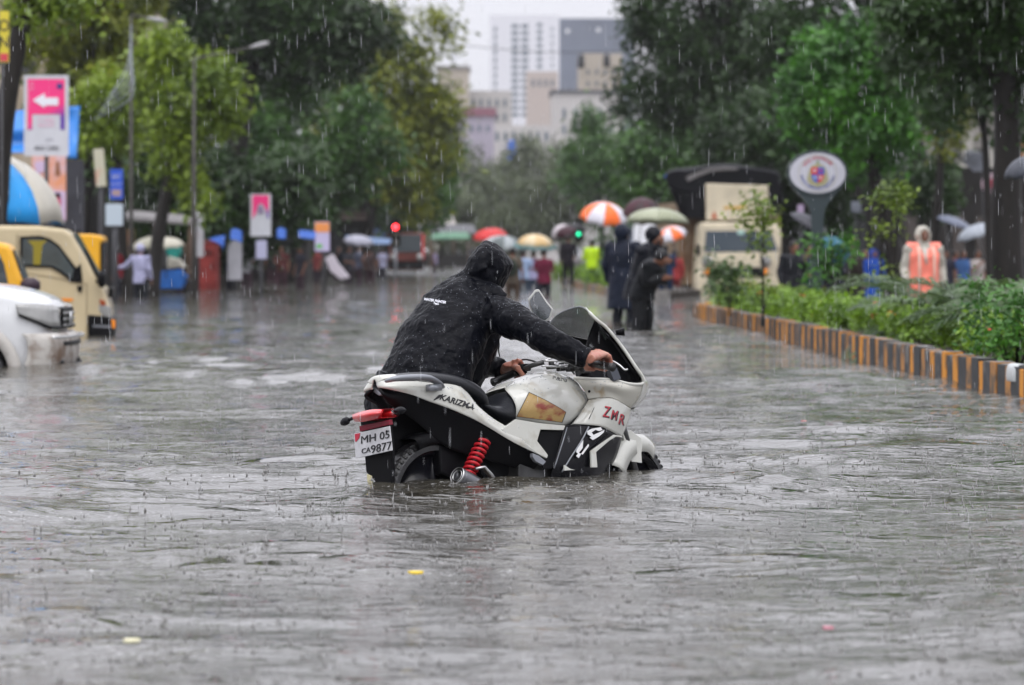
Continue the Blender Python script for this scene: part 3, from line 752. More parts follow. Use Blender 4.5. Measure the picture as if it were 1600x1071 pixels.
nose('nose_cowl', WHITE, 0, .005, 1)
nose('inner_liner', BPL, .022, .006, 1)
for s in (1, -1):       # rolled white rim of the cockpit opening
    q = [BL(915, 481, -.085), BL(929, 497, -.12), BL(950, 515, -.14), BL(974, 545, -.17), BL(994, 575, -.20), BL(1004, 590, -.20), BL(1003, 600, -.195), BL(982, 600, -.215), BL(956, 594, -.205), BL(923, 592.5, -.17), BL(897, 591, -.14)]
    q = crom([Vector((p.x, p.y * s, p.z)) for p in (q if s == 1 else q[4:])], 5)
    mb = MB(); mb.tube(q, [.004] * 3 + [.0085] * (len(q) - 3), 8); mb.build('rim', WHITE, bike, fixn=True)
# black inner side of the right and left fairing, dash
side_panel('dash_side', [[(929, 500, -.11), (950, 518, -.13), (974, 548, -.16), (992, 576, -.19), (1001, 594, -.185)],
                         [(918, 530, -.05), (940, 545, -.07), (960, 565, -.10), (980, 585, -.13), (985, 605, -.13)],
                         [(905, 575, -.07), (920, 590, -.09), (940, 602, -.11), (955, 610, -.13), (970, 620, -.13)]], BPL, .004, both=False)
WS = [[(857, 510, .17), (873, 491, .11), (905, 480, .0), (921, 489, -.09), (929, 498, -.115)],
      [(878, 521, .172), (895, 508, .12), (920, 505, .0), (935, 511, -.10), (941, 514, -.122)],
      [(905, 538, .17), (914, 534, .12), (930, 533, .0), (946, 531, -.10), (953, 527, -.13)]]
gm = bpy.data.materials.new('smoked_screen'); gm.use_nodes = True
b_ = gm.node_tree.nodes['Principled BSDF']; b_.inputs['Base Color'].default_value = (.06, .075, .07, 1); b_.inputs['Roughness'].default_value = .22; b_.inputs['Alpha'].default_value = .62
rows = smooth_net([[BL(*p) for p in r] for r in WS], 6, 6); mb = MB(); mb.grid(rows); ws = mb.build('windscreen', gm, bike, solid=.003, fixn=True)
mb = MB(); edge = crom([BL(*p) for p in [(905, 540, .17), (880, 524, .173), (856, 510, .17)]], 4); mb.tube(edge, .007, 8); mb.build('screen_frame', BPL, bike)
mb = MB(); edge = crom([BL(*p) for p in [(856, 510, .17), (873, 490.5, .11), (905, 479.5, .0), (921, 488.5, -.09), (929, 497.5, -.115)]], 5); mb.tube(edge, .0025, 6); mb.build('screen_edge', GREYM, bike)
# black shelf under the screen, instruments
mb = MB(); mb.prism([BL(905, 538, .15), BL(918, 532, .10), BL(946, 533, -.08), BL(950, 545, -.09), BL(955, 600, -.09), BL(900, 592, .05), BL(893, 560, .15)], (.03, 0, -.03)); mb.build('dash', BPL, bike, smooth=False, fixn=True, bevel=.004)
mb = MB(); c = BL(900, 562, 0); mb.tube([c, c + Vector((-.02, 0, .015))], .04, 20); mb.build('instrument', BPL, bike)

FM = [[(920, 625, -.155), (935, 623, -.185), (955, 623, -.212), (972, 630, -.19), (985, 638, -.15)],
      [(908, 645, -.165), (925, 642, -.205), (950, 645, -.225), (968, 653, -.2), (982, 656, -.15)],
      [(894, 663, -.17), (917, 664, -.21), (940, 667, -.225), (956, 675, -.2), (971, 683, -.15)]]
fmid = side_panel('middle_fairing', FM, WHITE, .006)
FL = [[(880, 666, -.165), (900, 664, -.185), (922, 665, -.21), (947, 671, -.215), (971, 684, -.145)],
      [(873, 698, -.175), (893, 697, -.198), (912, 697, -.215), (936, 700, -.20), (965, 706, -.14)],
      [(863, 732, -.165), (884, 738, -.19), (905, 740, -.20), (930, 736, -.185), (957, 726, -.12)],
      [(856, 765, -.12), (880, 770, -.14), (905, 772, -.15), (925, 768, -.14), (950, 752, -.09)]]
flow = side_panel('lower_fairing', FL, BLK, .006)
mb = MB(); mb.tube(crom([BL(920, 667, -.222), BL(908, 690, -.224), BL(890, 718, -.208), (BL(878, 738, -.195))], 4), .004, 6); mb.build('crease', GREYM, flow)
mb = MB(); mb.tube(crom([BL(886, 668, -.18), BL(878, 695, -.19), BL(866, 732, -.178)], 4), .003, 6); mb.build('crease', GREYM, flow)
def flat_panel(name, pts, m, y0, thick=.012, parent=None, bevel=.002):
    q = [BL(a, b, y0 if len(r) == 0 else r[0]) for a, b, *r in pts]
    mb = MB(); mb.prism(q, (0, -thick, 0)); return mb.build(name, m, parent or bike, smooth=False, bevel=bevel, fixn=True)
flat_panel('side_cover', [(803, 656), (840, 662), (880, 666), (877, 673), (841, 672), (836, 690), (853, 712), (851, 717), (835, 708), (800, 690), (780, 672)], WHITE, -.178, .016)
flat_panel('side_cover_shade', [(843, 674), (878, 673), (872, 700), (864, 731), (848, 735), (840, 712), (852, 712), (838, 690)], BPL, -.165, .008)
flat_panel('trim', [(969, 682), (957, 680), (945, 688), (921, 705), (922, 731), (931, 731), (929, 707), (950, 689), (960, 683), (969, 684)], WHITE, -.222, .012)
flat_panel('trim', [(880, 727), (889, 733), (897, 735), (880, 736)], WHITE, -.21, .01)
flat_panel('footrest', [(828, 709), (838, 713), (849, 722), (844, 728), (833, 722), (828, 715)], GREYM, -.2, .02)
flat_panel('decal', [(917, 674), (925, 670), (938, 668), (941, 672), (936, 674), (930, 672), (924, 676), (927, 680), (936, 676), (944, 672), (943, 676), (936, 682), (926, 688), (921, 684), (924, 683), (918, 679)], mat('decal_white', (.7, .7, .7), .4), -.226, .002, flow, 0)
flat_panel('decal', [(901, 703), (911, 688), (910, 700), (904, 708), (908, 709), (904, 716), (900, 713), (903, 709), (900, 707)], MATS['decal_white'], -.226, .002, flow, 0)
flat_panel('decal', [(919, 694), (908, 709), (910, 711), (920, 697)], MATS['decal_white'], -.226, .002, flow, 0)

# front fender in the steered wheel's own frame
FT = .30
for o in bike.children:
    if o.name.startswith('wheel') and o.location.x > 1: o.rotation_euler = (0, 0, FT); o.location = (1.285, .0, .255); FW = o
mb = MB(); rows = []
for i in range(22):
    a = radians(58 + i * 4.2); r = .335; ww = .072 - .02 * max(0, 1 - i / 5)
    rows.append([((r - dz) * cos(a), y * ww, (r - dz) * sin(a)) for y, dz in ((-1, .09), (-1, .03), (-.75, .006), (-.3, 0), (.3, 0), (.75, .006), (1, .03), (1, .09))])
rot = Matrix.Translation(FW.location) @ Matrix.Rotation(FT, 4, 'Z')
rows = [[rot @ Vector(p) for p in r] for r in rows]
mb.grid(rows); fen = mb.build('front_fender', WHITE, bike, solid=.006, fixn=True)
flat_panel('fender_stay', [(972, 678), (985, 673), (1000, 685), (1003, 695), (1001, 709), (1002, 724), (986, 722), (975, 698)], WHITE, -.085, .006, fen)
mb = MB()
for s in (-1, 1): mb.tube([rot @ Vector((0, s * .05, 0)), rot @ Vector((-.13, s * .05, .35)), rot @ Vector((-.22, s * .05, .6))], .016, 10)
mb.build('fork', DSTEEL, bike)

# handlebars, grips, levers, mirrors, cables
gl0, gl1 = BL(772, 597, .36), BL(832, 571, .12); gr0, gr1 = BL(956, 574, -.37), BL(900, 562, -.12)
mb = MB(); mb.tube([gl0, gl1, BL(850, 566, .08)], .012, 10); mb.tube([gr0, gr1, BL(885, 560, -.06)], .012, 10); mb.build('handlebar', DSTEEL, bike)
for a, b in ((gl0, gl1), (gr0, gr1)):
    d = b - a; mb = MB(); n = 15
    mb.tube([a + d * (i / n * .58) for i in range(n + 1)], [.019 if i % 2 else .0175 for i in range(n + 1)], 14); mb.tube([a - d * .03, a], .021, 12)
    mb.build('grip', RUB, bike)
    mb = MB(); mb.tube([a + d * .62, a + d * .8], [(.026, .022)] * 2, 10); mb.box(tuple(a + d * .72 + Vector((.02, 0, .01))), (.04, .05, .035)); mb.build('switch_block', BPL, bike, bevel=.004)
mb = MB(); mb.tube(crom([BL(930, 560, -.22), BL(955, 564, -.3), BL(968, 571, -.34), BL(976, 578, -.36), BL(981, 577, -.37)], 4), .0045, 8); mb.build('brake_lever', STEEL, bike)
mb = MB(); mb.tube(crom([BL(838, 566, .12), BL(818, 562, .2), BL(800, 572, .3), BL(788, 580, .36)], 4), .0045, 8); mb.build('clutch_lever', DSTEEL, bike)
flat_panel('reservoir', [(946, 580), (957, 576), (964, 593), (953, 597)], mat('reservoir_grey', (.06, .065, .08), .4), -.2, .03)
rng = random.Random(4)
for i in range(9):
    x0, y0 = rng.uniform(845, 875), rng.uniform(563, 578); x1, y1 = rng.uniform(890, 925), rng.uniform(570, 586); s_ = rng.uniform(-.1, .08)
    mb = MB(); mb.tube(crom([BL(x0, y0, s_), BL((x0 + x1) / 2, min(y0, y1) - rng.uniform(-6, 8), s_ - .02), BL(x1, y1, s_)], 5), .0045, 7)
    mb.build('cable', BPL if i % 2 else STEEL, bike)
mb = MB()
for (a, b, c_) in ((862, 574, .05), (878, 577, .0), (893, 578, -.05), (905, 576, -.09), (915, 580, -.12)):
    p = BL(a, b, c_); mb.tube([p, p + Vector((0, 0, .03))], .014, 10); mb.box(tuple(p), (.05, .03, .018))
mb.build('top_clamp', DSTEEL, bike, smooth=False, bevel=.003)
MO = [(825, 468), (836, 453), (842, 452), (855, 472), (865, 484), (860, 499), (853, 504), (843, 502), (833, 492), (827, 479)]
def fcam(px, py, D): return BI @ P(px, py, D)
cz = sum(a for a, _ in MO) / len(MO), sum(b for _, b in MO) / len(MO); DM = 16.2
out = [fcam(a, b, DM + (a - cz[0]) * .0012) for a, b in MO]
back = BI.to_3x3() @ Vector((0, 1, 0)) * .035
mb = MB(); mb.prism(out, back); mir = mb.build('mirror', mat('mirror_shell', (.42, .42, .40), .35, coat=.3), bike, smooth=False, bevel=.006, fixn=True)
mb = MB(); inn = [fcam(cz[0] + (a - cz[0]) * .86, cz[1] + (b - cz[1]) * .86, DM - .004 + (a - cz[0]) * .0012) for a, b in MO]
tl_ = (BI.to_3x3() @ Vector((0, 0, 1))); mb.prism(inn, back * .1); mb.build('mirror_glass', mat('mirror_glass', (.24, .25, .26), .06, metal=1, bump=.06, bscale=160), mir, smooth=False, fixn=True)
mb = MB(); mb.tube([fcam(856, 502, DM + .02), fcam(858, 512, DM + .02), BL(866, 520, .17)], .009, 8); mb.build('mirror_stalk', BPL, mir)
q = BL(962, 520, -.16); mb = MB(); mb.tube([q, q + Vector((.03, -.03, .0))], [.012, .02], 10); mb.build('mirror_mount', BPL, bike)

# lettering and stickers pressed on to the panels
def caster(o):
    dg = bpy.context.evaluated_depsgraph_get(); dg.update(); e = o.evaluated_get(dg); me = e.to_mesh()
    M = o.matrix_world; vs = [M @ v.co for v in me.vertices]; fs = [tuple(p.vertices) for p in me.polygons]; e.to_mesh_clear()
    return BVHTree.FromPolygons(vs, fs)
def project(bvh, px, py, off):
    o = Vector((0, 0, CAMH)); d = Vector(((px - 800) / FPX, 1, (HZ - py) / FPX)).normalized()
    h, n, i, t = bvh.ray_cast(o, d)
    if h is None: return None
    return h - d * off
def sticker(o, name, verts, faces, m, off=.0025, inv=None):
    """verts are (px, row) on the photograph; they are laid on o's surface there"""
    bvh = caster(o); pts = [project(bvh, a, b, off) for a, b in verts]; fs = [f for f in faces if all(pts[i] is not None for i in f)]
    Mi = o.matrix_world.inverted(); pts = [Mi @ (p or Vector()) for p in pts]
    mb = MB(); mb.add(pts, fs); return mb.build(name, m, o, smooth=False)
def sticker_text(o, s, px, py, size, slope, m, sx=1.0, shear=0, bold=0, off=.003, name='lettering'):
    vs, fs = text_mesh(s, 1.0, 0, 'LEFT', shear, 1.0, bold)
    return sticker(o, name, [(px + v.x * size * sx, py - v.y * size + v.x * size * sx * slope) for v in vs], fs, m, off)
bpy.context.view_layer.update()
tcr = [o for o in bike.children if o.name.startswith('tail_cowl')][0]
sticker_text(tcr, 'KARIZMA', 686, 620, 13.5, .31, inkm, .92, .5, .03)
sticker(tcr, 'decal', [(677, 625.5), (686, 617), (692, 617), (687, 622), (678, 626.5)], [(0, 1, 2, 3, 4)], inkm)
sticker(tcr, 'decal', [(728, 636), (733, 635), (742, 638.6), (739, 639.2)], [(0, 1, 2, 3)], inkm)
sticker_text(tank, 'Hero', 863, 589, 11, .22, inkm, 1.0, -.25, .02)
zr = mat('decal_red', (.42, .03, .05), .4)
for t, a, b, z in (('Z', 941, 643, 25), ('M', 953, 648, 22), ('R', 965, 655, 24)):
    sticker_text(fmid, t, a + 1.2, b + 1.2, z, .2, inkm, .62, .35, .02, .0025)
    sticker_text(fmid, t, a, b, z, .2, zr, .62, .35, -.0, .004)
sticker(fmid, 'decal', [(973, 664), (976, 668), (964, 682), (966, 674)], [(0, 1, 2, 3)], inkm, .003)
sticker(fmid, 'decal', [(928, 637), (929, 637), (921, 655), (919.5, 655)], [(0, 1, 2, 3)], inkm, .003)
am = mat('amber_sticker', (.36, .24, .09), .25, coat=.5, col2=(.22, .04, .025), nscale=11, lo=.47, hi=.62, stretch=(1, 1, 2.2), detail=8)
Q = [(808, 650), (827, 614), (834, 613), (845, 619), (866, 632), (884, 644), (878, 660), (850, 658), (829, 656)]
n_ = 10; vv = []; ff = []
for i in range(n_ + 1):
    for j in range(n_ + 1):
        u, v = i / n_, j / n_
        top = (827 + (884 - 827) * u + 3 * sin(pi * u), 614 + (644 - 614) * u); bot = (808 + (878 - 808) * u, 651 + (660 - 651) * u)
        vv.append((top[0] + (bot[0] - top[0]) * v, top[1] + (bot[1] - top[1]) * v))
for i in range(n_):
    for j in range(n_): a = i * (n_ + 1) + j; ff.append((a, a + 1, a + n_ + 2, a + n_ + 1))
sticker(tank, 'tank_badge', vv, ff, am, .003)
ring = [vv[i * (n_ + 1)] for i in range(n_ + 1)] + [vv[n_ * (n_ + 1) + j] for j in range(1, n_ + 1)] + [vv[i * (n_ + 1) + n_] for i in range(n_ - 1, -1, -1)] + [vv[j] for j in range(n_ - 1, 0, -1)]
cx_, cy_ = sum(a for a, b in ring) / len(ring), sum(b for a, b in ring) / len(ring)
o2_ = [(cx_ + (a - cx_) * 1.03, cy_ + (b - cy_) * 1.05) for a, b in ring]; k_ = len(ring)
sticker(tank, 'badge_edge', ring + o2_, [(i, (i + 1) % k_, k_ + (i + 1) % k_, k_ + i) for i in range(k_)], inkm, .0035)
rust = mat('rust', (.25, .09, .02), .8)
p_ = BL(920, 612, -.165); mb = MB(); mb.tube([p_, p_ + Vector((0, -.006, 0))], .006, 10); mb.build('bolt', BPL, fup)
# ------------------------------------------------------------------ people
SKIN = mat('skin_brown', (.20, .09, .055), .5, noise=.25, nscale=12)
SKINW = mat('skin_wet', (.40, .20, .14), .38, noise=.2, nscale=30, col2=(.36, .13, .09))
HAIR = mat('hair_black', (.006, .005, .005), .45)
def cloth(name, c, rough=.75, bump=.6, spec=.25): return mat(name, c, rough, spec=spec, noise=.35, nscale=5, bump=bump, bscale=9)

def hand(mb, wrist, fwd, side, up, curl=.3, s=1.0, thumb=1):
    """palm and five fingers; fwd along the fingers, side towards the thumb, up = back of the hand"""
    fwd, side, up = Vector(fwd).normalized(), Vector(side).normalized(), Vector(up).normalized()
    k = lambda a, b, c: wrist + (fwd * a + side * b + up * c) * s
    mb.tube([k(-.01, 0, 0), k(.02, 0, .002), k(.055, 0, .004), k(.088, 0, 0)], [(.026 * s, .019 * s), (.034 * s, .018 * s), (.040 * s, .017 * s), (.040 * s, .012 * s)], 12, up=side)
    for b, L in ((.030, .072), (.010, .080), (-.011, .074), (-.031, .058)):
        p = k(.082, b, .002); pts = [p]; a = curl * .5
        for q in (.45, .32, .23):
            p = p + (fwd * cos(a) - up * sin(a)) * L * q * s; pts.append(p); a += curl
        mb.tube(pts, [.0098 * s, .0092 * s, .0085 * s, .0066 * s], 8)
    p = k(.012, .024, -.002); q = k(.045, .052, -.012); r = k(.075, .058 - .02 * curl, -.02 - .01 * curl)
    mb.tube([p, q, r], [.015 * s, .012 * s, .0085 * s], 8)

def fist(mb, G, A, e1, e2, wristp, r0=.019, s=1.0, a0=65, open_=0):
    """hand closed round a bar at G with axis A (towards the little finger); e1 away from the wrist, e2 up"""
    A, e1, e2 = Vector(A).normalized(), Vector(e1).normalized(), Vector(e2).normalized()
    pol = lambda b, r, a: G + A * b + e1 * (cos(radians(a)) * r) + e2 * (sin(radians(a)) * r)
    ks = []
    for i, (b, q) in enumerate(((-.032, 1), (-.011, 1.06), (.011, 1.0), (.031, .88))):
        kn = pol(b, .046 * s * q, a0 + 4 * i); ks.append(kn)
        mb.tube([kn, pol(b, .047 * s * q, a0 - 45 + open_), pol(b * .96, .040 * s, a0 - 85 + open_ * 1.6), pol(b * .93, .030 * s + open_ * .0002, a0 - 135 + open_ * 2.2), pol(b * .9, .029 * s + open_ * .0003, a0 - 175 + open_ * 2.6)],
                [.0125 * s, .0115 * s, .0102 * s, .0095 * s, .0075 * s], 10)
    c = (ks[0] + ks[3]) / 2; W = Vector(wristp); d = c - W
    nrm = d.cross(A).normalized()
    mb.tube([W - d * .1, W + d * .15, W + d * .5, W + d * .85, W + d * 1.02], [(.025 * s, .021 * s), (.029 * s, .02 * s), (.038 * s, .02 * s), (.043 * s, .016 * s), (.04 * s, .012 * s)], 14, up=A)
    t0 = W + d * .25 - A * .026 * s; t1 = pol(-.055 * s, .045 * s, a0 + 80); t2 = pol(-.052 * s, .036 * s, a0 + 140); t3 = pol(-.040 * s, .034 * s, a0 + 195)
    mb.tube([t0, t1, t2, t3], [.017 * s, .015 * s, .0125 * s, .009 * s], 10)

def head_shape(mb, c, fw, up, s=1.0):
    fw, up = Vector(fw).normalized(), Vector(up).normalized(); sd = fw.cross(up).normalized(); up = sd.cross(fw).normalized()
    M = Matrix((( *fw, ), (*sd,), (*up,))).transposed().to_4x4(); M = Matrix.Translation(c) @ M
    b = lambda x, y, z, r, **k: mb.ball((x * s, y * s, z * s), tuple(q * s for q in r), 16, 11, M)
    b(-.01, 0, .03, (.095, .075, .085)); b(.025, 0, -.03, (.062, .060, .075)); b(.045, 0, -.085, (.032, .035, .025))
    b(.083, 0, -.018, (.018, .014, .026)); b(.092, 0, -.035, (.012, .016, .011)); b(.078, 0, -.062, (.012, .024, .007)); b(.077, 0, -.073, (.010, .020, .006))
    b(.072, 0, .012, (.014, .045, .009))
    for q in (-1, 1): b(-.005, q * .078, -.012, (.022, .008, .032)); b(.06, q * .03, -.025, (.02, .022, .02))
    return M

def eyes(M, parent, s=1.0):
    mb = MB(); MI = parent.matrix_world.inverted()
    for q in (-1, 1): mb.ball((.077 * s, q * .031 * s, -.003 * s), (.011 * s, .014 * s, .009 * s), 10, 7, M)
    mb.build('eyes', mat('eye_dark', (.03, .02, .015), .2), parent)

def droplets(o, count, sizes, seed, patchy=False, nzmin=.15):
    """rain drops standing on the upward faces of o"""
    dg = bpy.context.evaluated_depsgraph_get(); dg.update(); ev = o.evaluated_get(dg); me = ev.to_mesh()
    rng = random.Random(seed); d = MB(); n = 0; t = 0; pl_ = me.polygons; L = len(pl_)
    while n < count and t < count * 60:
        t += 1; q = pl_[rng.randrange(L)]; nz = q.normal.z
        if nz < nzmin or rng.random() > nz * 1.1: continue
        if patchy and sin(q.center.x * 9 + 2) * sin(q.center.z * 11) + rng.uniform(-1, 1.1) < -.1: continue
        r = rng.choice(sizes); vs_ = [me.vertices[k].co for k in q.vertices]; c = q.center.lerp(rng.choice(vs_), rng.random() * .9); d.ball(tuple(c + q.normal * r * .35), r, 5, 4); n += 1
    ev.to_mesh_clear()
    dr = d.build('raindrops', mat('drop_glint', (.42, .45, .50), .08, spec=.9), o); dr['kind'] = 'stuff'; return dr

# ---- the man who pushes the motorcycle
def main_man():
    D0 = 15.72
    pel = P(672, 632, D0); che = P(712, 500, 15.88); nk = P(752, 448, 16.0)
    lat = Vector((.82, -.57, .05)).normalized()
    shR, shL = P(781, 492, 15.75), P(694, 474, 16.12)
    elR, wrR = P(858, 533, 15.50), P(921, 560, 15.47)
    elL, wrL = P(741, 566, 16.25), P(792, 578, 16.08)
    hipR, hipL = pel + lat * .10, pel - lat * .10
    hipR.z -= .02; hipL.z -= .02
    knR, anR = Vector((hipR.x - .14, hipR.y + .02, .02)), Vector((hipR.x - .24, hipR.y - .05, -.38))
    knL, anL = Vector((hipL.x + .10, hipL.y + .28, .04)), Vector((hipL.x + .12, hipL.y + .20, -.38))
    mb = MB()
    mb.tube([pel - Vector((0, 0, .04)), pel.lerp(che, .35), che, nk.lerp(che, .35), nk], [(.16, .115), (.15, .11), (.17, .12), (.15, .10), (.06, .06)], 20, up=lat)
    mb.tube([nk - Vector((.03, 0, .03)), P(768, 436, 16.0)], .055, 14)
    for a, b, c in ((shR, elR, wrR), (shL, elL, wrL)):
        mb.ball(a, .07); mb.tube([a, a.lerp(b, .5), b, b.lerp(c, .35), c], [.058, .052, .042, .042, .027], 14)
    for a, b, c in ((hipR, knR, anR), (hipL, knL, anL)):
        mb.ball(a, .10); mb.tube([a, a.lerp(b, .5), b, b.lerp(c, .35), c], [.09, .078, .055, .056, .038], 16)
        mb.tube([c + Vector((-.05, -.02, -.02)), c + Vector((.06, .05, -.035)), c + Vector((.16, .11, -.05))], [(.035, .03), (.042, .028), (.036, .016)], 12)
    hc = P(764, 434, 16.0)
    HM = head_shape(mb, hc, (.62, .50, -.58), (.50, .35, .80), .95)
    wm_ = BM.to_3x3()
    # right hand closed on the right grip
    A = (BM @ gr0 - BM @ gr1).normalized(); e1 = (wm_ @ Vector((1, 0, 0))); e2 = A.cross(e1); e2 = e2 if e2.z > 0 else -e2; e1 = (e1 - A * e1.dot(A)).normalized()
    G = (BM @ gr0).lerp(BM @ gr1, .34) + Vector((0, 0, .006))
    fist(mb, G, A, e1, e2, wrR, s=1.14, a0=96)
    # left hand, fingers long over the clutch lever
    A2 = (BM @ gl0 - BM @ gl1).normalized(); e1b = (wm_ @ Vector((1, 0, 0))); e2b = A2.cross(e1b); e2b = e2b if e2b.z > 0 else -e2b; e1b = (e1b - A2 * e1b.dot(A2)).normalized()
    G2 = (BM @ gl0).lerp(BM @ gl1, .55)
    fist(mb, G2, A2, e1b, e2b, wrL, s=1.08, a0=98, open_=16)
    body = mb.build('person', SKINW, remesh=.0042, fixn=False)
    sm = body.modifiers.new('smooth', 'SMOOTH'); sm.factor = .5; sm.iterations = 3
    tag(body, 'person in a black hooded rain jacket bending over the white motorcycle and pushing it', 'person')
    JM = mat('jacket_black', (.0020, .0025, .0050), .42, spec=.08, noise=.3, nscale=14, bump=.35, bscale=60)
    # jacket: one continuous garment with hood
    j = MB()
    st = [(658, 618, 15.68, .255, .17), (664, 592, 15.70, .243, .165), (676, 563, 15.74, .228, .165), (689, 536, 15.78, .222, .165), (702, 512, 15.84, .218, .16), (715, 489, 15.90, .208, .15), (727, 470, 15.95, .185, .13), (740, 454, 15.98, .14, .11), (752, 444, 16.0, .095, .09)]
    j.tube([P(a, b, D) for a, b, D, _, _ in st], [(w_, h_) for *_, w_, h_ in st], 36, up=lat)
    j.ball(shR, (.095, .09, .085)); j.ball(shL, .088)
    j.tube(crom([shR + Vector((-.06, 0, .0)), shR, P(815, 507, 15.63), elR, P(890, 548, 15.48), P(918, 560, 15.47)], 4), [.094] * 4 + [.088] * 4 + [.078, .075, .072, .070] + [.066, .064, .062, .060] + [.058, .055, .052, .050, .050], 20)
    j.tube(crom([shL, P(705, 520, 16.25), elL, P(765, 571, 16.16), P(786, 578, 16.09)], 4), [.088] * 4 + [.082] * 4 + [.072, .068, .066, .062] + [.058, .055, .052, .050, .050], 20)
    j.tube([P(606, 588, 15.64), P(590, 612, 15.64), P(587, 640, 15.63), P(594, 672, 15.62)], [(.05, .08), (.052, .085), (.046, .08), (.05, .08)], 16, up=(1, 0, 0))
    # front of the jacket hanging from the chest, behind the arm
    j.tube([P(760, 500, 15.98), P(752, 540, 15.95), P(738, 580, 15.9), P(728, 606, 15.86)], [(.075, .12), (.085, .13), (.07, .12), (.06, .10)], 18, up=(1, 0, 0))
    # hood
    ho = [(722, 433), (726, 417), (732, 402), (744, 384), (759, 376.5), (775, 382), (791, 397), (803, 414), (797, 431), (786, 452), (772, 461), (748, 458)]
    cxh, cyh = 762, 419; rings = []
    for t, dd in ((.02, -.125), (.35, -.118), (.62, -.10), (.84, -.068), (.96, -.034), (1, 0), (.96, .034), (.84, .068), (.62, .10), (.35, .118), (.02, .125)):
        rings.append([P(cxh + (a - cxh) * t, cyh + (b - cyh) * t, 16.0 + dd + (a - 762) * .0006) for a, b in ho])
    b0 = len(j.v); j.grid(rings, close=True); n_h = len(ho); j.f.append([b0 + q for q in range(n_h)][::-1]); j.f.append([b0 + (len(rings) - 1) * n_h + q for q in range(n_h)]); j.mi += [0, 0]
    j.tube([P(742, 446, 15.96), P(758, 454, 15.9), P(775, 462, 15.85), P(786, 468, 15.85)], [.035, .042, .040, .03], 12)
    jk = j.build('jacket', JM, body, remesh=.006)
    s_ = jk.modifiers.new('smooth', 'SMOOTH'); s_.factor = .5; s_.iterations = 5
    for nm, sz, st_, dep in (('folds_large', .15, .042, 2), ('folds_small', .05, .024, 3)):
        tx = bpy.data.textures.new(nm, 'CLOUDS'); tx.noise_scale = sz; tx.noise_depth = dep; tx.noise_basis = 'ORIGINAL_PERLIN'
        dm = jk.modifiers.new(nm, 'DISPLACE'); dm.texture = tx; dm.strength = st_; dm.mid_level = .5; dm.texture_coords = 'GLOBAL'
    # trousers
    t = MB()
    t.tube([pel + Vector((0, 0, .10)), pel, pel - Vector((0, 0, .08))], [(.19, .14), (.19, .14), (.17, .13)], 24, up=lat)
    for a, b, c in ((hipR, knR, anR), (hipL, knL, anL)): t.tube([a, a.lerp(b, .5), b, b.lerp(c, .5), c], [.115, .105, .085, .08, .07], 18)
    t.tube([P(590, 600, 15.6), P(592, 640, 15.6), P(600, 680, 15.6)], [(.03, .06), (.04, .08), (.05, .08)], 12, up=(1, 0, 0))
    tr = t.build('trousers', mat('trousers_black', (.008, .008, .010), .6, spec=.2), body, remesh=.009)
    s2 = tr.modifiers.new('smooth', 'SMOOTH'); s2.iterations = 5
    # draw cord hanging out of the hood
    c = MB(); c.tube(crom([P(779, 530, 15.85), P(780, 540, 15.85), P(779, 548, 15.85), P(781, 558, 15.85)], 4), .003, 6); c.build('cord', BPL, jk)
    # print on the back and rain drops on the cloth
    bpy.context.view_layer.update()
    wt = mat('print_white', (.62, .63, .68), .6)
    sticker_text(jk, 'WATER FIGHTER', 662, 467.5, 5.4, .16, wt, .84, .35, .035, .004, 'print')
    sticker_text(jk, 'Team', 677, 474, 4.6, .16, wt, .8, .3, .03, .004, 'print')
    droplets(jk, 1000, (.0006, .0008, .0010, .0015), 2, True)
    droplets(tank, 260, (.0012, .0018, .0026), 3); droplets(fup, 120, (.0012, .0018, .0026), 4); droplets(tcr, 160, (.0012, .0018, .0026), 5); droplets(ws, 200, (.0010, .0016), 6)
    return body
main_man()

